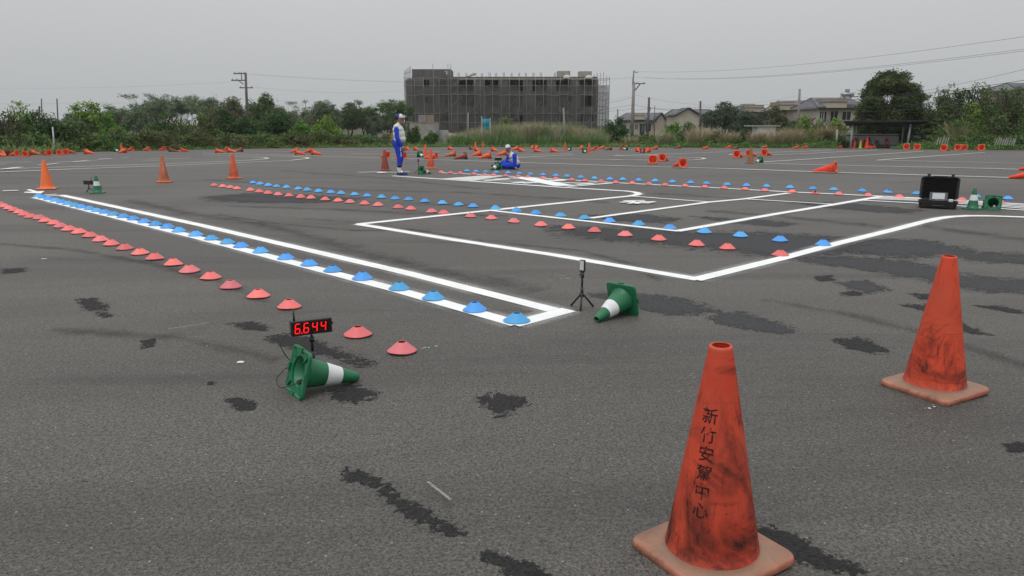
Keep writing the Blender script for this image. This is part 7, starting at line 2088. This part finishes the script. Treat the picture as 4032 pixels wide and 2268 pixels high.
# ------------------------------------------------------------------ grasses
def blades_mesh(name, roots, heights, g, mat, lean=.45, width=.02, droop=.5, segs=4):
    """arching blades: each a narrow strip from a root, bending over towards its tip"""
    n = len(roots)
    roots = np.array(roots, float)
    h_ = np.array(heights, float)
    az = g.uniform(0, 2 * math.pi, n)
    ln = g.uniform(.05, lean, n)
    dr = g.uniform(.2, 1.0, n) * droop
    wd_ = width * g.uniform(.6, 1.4, n)
    faz = g.uniform(0, math.pi, n)
    V = np.zeros((n, segs + 1, 2, 3))
    for k in range(segs + 1):
        u = k / segs
        out = h_ * (ln * u + dr * u ** 3 * .6)
        z = h_ * (u - dr * .45 * u ** 3)
        c = np.stack([roots[:, 0] + np.cos(az) * out, roots[:, 1] + np.sin(az) * out, roots[:, 2] + z], 1)
        wv = wd_ * (1 - u * .85)
        s = np.stack([np.cos(faz) * wv, np.sin(faz) * wv * .4, np.zeros(n)], 1)
        V[:, k, 0] = c - s
        V[:, k, 1] = c + s
    V = V.reshape(-1, 3)
    st = 2 * (segs + 1)
    base = np.arange(n)[:, None] * st
    F = []
    for k in range(segs):
        F.append(np.stack([base[:, 0] + 2 * k, base[:, 0] + 2 * k + 1, base[:, 0] + 2 * k + 3, base[:, 0] + 2 * k + 2], 1))
    F = np.stack(F, 1).reshape(-1, 4).astype(np.int32)
    me = bpy.data.meshes.new(name)
    me.vertices.add(len(V))
    me.vertices.foreach_set('co', V.ravel())
    me.loops.add(F.size)
    me.loops.foreach_set('vertex_index', F.ravel())
    me.polygons.add(len(F))
    me.polygons.foreach_set('loop_start', np.arange(0, F.size, 4, dtype=np.int32))
    me.polygons.foreach_set('loop_total', np.full(len(F), 4, dtype=np.int32))
    ul = me.uv_layers.new(name='UVMap')
    u_ = ((np.arange(len(V)) % st) // 2) / segs
    uvs = np.stack([np.zeros(F.size), u_[F.ravel()]], 1)
    ul.data.foreach_set('uv', uvs.ravel().astype(np.float32))
    me.materials.append(mat)
    me.update(calc_edges=True)
    return me


TONE = {'tan': blade_mat('dry_tan_grass', (.090, .095, .038), (.300, .245, .165)), 'greytan': blade_mat('grey_tan_grass', (.065, .085, .038), (.235, .225, .150)),
        'brown': blade_mat('brown_grass', (.070, .065, .030), (.235, .175, .110)), 'green': blade_mat('green_grass', (.030, .075, .020), (.090, .165, .042)),
        'green2': blade_mat('grey_green_grass', (.050, .085, .030), (.165, .190, .090)), 'tan2': blade_mat('pale_tan_grass', (.085, .100, .045), (.290, .270, .185))}
gn = np.random.default_rng(11)
for i, (x, y, hgt, wid, tone) in enumerate(PAMPAS):
    n = int(520 * max(.8, wid / 2.2))
    rr = np.sqrt(gn.random(n)) * wid * .34
    aa = gn.random(n) * 2 * math.pi
    roots = np.stack([rr * np.cos(aa), rr * np.sin(aa) * .7, np.zeros(n)], 1)
    hs = hgt * gn.uniform(.55, 1.08, n)
    e_ = empty('pampas_clump', (x, y, gz(y) - .06), 0, '%s pampas clump from the left along the right verge, %s grass' % (ORD[i], {'tan': 'tan', 'greytan': 'greyish tan', 'brown': 'brown'}[tone]), 'grass clump', 'pampas clumps on the verge')
    obj('blades', blades_mesh('pampas_blades', roots, hs, gn, TONE[tone], .50, .022, .55, 5), e_)
    n2 = n // 2
    rr = np.sqrt(gn.random(n2)) * wid * .36
    aa = gn.random(n2) * 2 * math.pi
    obj('green_base', blades_mesh('pampas_base', np.stack([rr * np.cos(aa), rr * np.sin(aa) * .7, np.zeros(n2)], 1), hgt * gn.uniform(.3, .62, n2), gn, TONE['green2'], .6, .024, .6, 4), e_)
# tall reeds massed in front of the building site
by_tone = {}
for (x, y, hgt, wid, tone) in BANK:
    n = 210
    rr = np.sqrt(gn.random(n)) * max(1.0, wid) * .6
    aa = gn.random(n) * 2 * math.pi
    roots = np.stack([x + rr * np.cos(aa), y + rr * np.sin(aa) * .8, np.full(n, gz(y) - .06)], 1)
    by_tone.setdefault(tone, []).append((roots, max(.5, hgt) * gn.uniform(.6, 1.25, n)))
rd_ = None
for tone, lst in by_tone.items():
    me = blades_mesh('tall_grass', np.concatenate([a for a, b in lst]), np.concatenate([b for a, b in lst]), gn, TONE[tone], .38, .026, .45, 4)
    o = obj('tall_grass', me)
    tag(o, '%s tall grass massed before the building site' % {'tan': 'dry tan', 'greytan': 'greyish', 'green': 'low fresh green', 'green2': 'grey-green', 'tan2': 'pale tan'}[tone], 'grass', kind='stuff')

_shi = shm.inverted()
def in_shelter(x, y):
    q = _shi @ Vector((x, y, 0))
    return -1.0 < q.x < Ls + 2.1 and -3.5 < q.y < 2.7
# verge: short grass and weeds along the edge of the asphalt
rows = {'near': ([], []), 'weed': []}
for i in range(len(ed) - 1):
    (xa, ya), (xb, yb) = ed[i], ed[i + 1]
    L = math.hypot(xb - xa, yb - ya)
    nn = int(L * 300)
    u = gn.random(nn)
    dep = -.25 + 5.0 * gn.random(nn) ** 1.7
    # push away from the lot
    nx_, ny_ = -(yb - ya) / L, (xb - xa) / L
    if ny_ < 0: nx_, ny_ = -nx_, -ny_
    X = xa + (xb - xa) * u + nx_ * dep
    Yy = ya + (yb - ya) * u + ny_ * dep
    kp = np.array([not in_shelter(a, b) for a, b in zip(X, Yy)])
    X, Yy, dep = X[kp], Yy[kp], dep[kp]
    nn = len(X)
    Z = np.array([gz(q) - .05 for q in Yy])
    rows['near'][0].append(np.stack([X, Yy, Z], 1))
    rows['near'][1].append((.20 + .10 * np.clip(dep, 0, 4)) * gn.uniform(.5, 1.5, nn) * np.where(gn.random(nn) < .06, 2.0, 1.0))
me = blades_mesh('verge_grass', np.concatenate(rows['near'][0]), np.concatenate(rows['near'][1]), gn, blade_mat('verge_grass_blades', (.040, .075, .018), (.115, .165, .050)), .7, .030, .6, 3)
tag(obj('verge_grass', me), 'short green grass strip along the edge of the asphalt', 'grass', kind='stuff')
# leafy ground cover with small pale flowers, on the right verge most of all
def cover(name, label, x_lo, x_hi, n, mat, leaf, dmax, seed, zmax, dmin=.1):
    g = np.random.default_rng(seed)
    xs2 = g.uniform(x_lo, x_hi, n)
    dep = dmin + dmax * g.random(n) ** 1.4
    prs = [(a, b) for a, b in zip(xs2, dep) if not in_shelter(a, edge_y(a) + b)]
    n = len(prs)
    lob = [(xx, edge_y(xx) + dd, max(.08, zmax * g.uniform(.2, 1.0) * (.35 + .65 * min(1, dd / 1.5))) + gz(edge_y(xx) + dd), .35, .35, .14) for xx, dd in prs]
    gg_ = np.random.default_rng(seed + 1)
    L = np.array(lob)
    per = 26
    N = n * per
    ci = np.repeat(np.arange(n), per)
    pos = L[ci, :3] + gg_.normal(size=(N, 3)) * L[ci, 3:] * .6
    nrm = gg_.normal(size=(N, 3)) + np.array([0, -.3, .9])
    nrm /= np.linalg.norm(nrm, axis=1)[:, None]
    a = gg_.normal(size=(N, 3))
    a -= nrm * (a * nrm).sum(1)[:, None]
    a /= np.linalg.norm(a, axis=1)[:, None]
    b = np.cross(nrm, a)
    s = leaf * gg_.uniform(.6, 1.3, N)[:, None]
    V = np.stack([pos - a * s, pos - b * s * .6, pos + a * s, pos + b * s * .6], 1).reshape(-1, 3)
    me = bpy.data.meshes.new(name)
    me.vertices.add(4 * N); me.vertices.foreach_set('co', V.ravel())
    me.loops.add(4 * N); me.loops.foreach_set('vertex_index', np.arange(4 * N, dtype=np.int32))
    me.polygons.add(N); me.polygons.foreach_set('loop_start', np.arange(0, 4 * N, 4, dtype=np.int32)); me.polygons.foreach_set('loop_total', np.full(N, 4, dtype=np.int32))
    me.materials.append(mat)
    me.update(calc_edges=True)
    return tag(obj(name, me), label, 'ground cover', kind='stuff')
cover('ground_cover', 'low leafy weeds along the left and middle verge', -33.5, 22, 620, leaf_mat('weed_leaf', [(.040, .072, .016), (.075, .118, .030), (.125, .160, .055)]), .06, 2.2, 31, .42)
cover('ground_cover', 'low leafy weeds with pale flowers along the right verge', 18, 47, 900, leaf_mat('weed_leaf_flowering', [(.020, .052, .010), (.040, .085, .018), (.075, .125, .035), (.22, .23, .15)]), .065, 2.6, 41, .75)
cover('undergrowth', 'dense dark undergrowth filling the bank behind the left verge', -36, -14, 700, LEAF['darkolive'], .10, 8.0, 51, 1.3, 1.6)
cover('undergrowth', 'dense undergrowth filling the bank behind the right verge', 13, 47, 800, LEAF['olive'], .09, 8.0, 61, 1.2, 1.6)
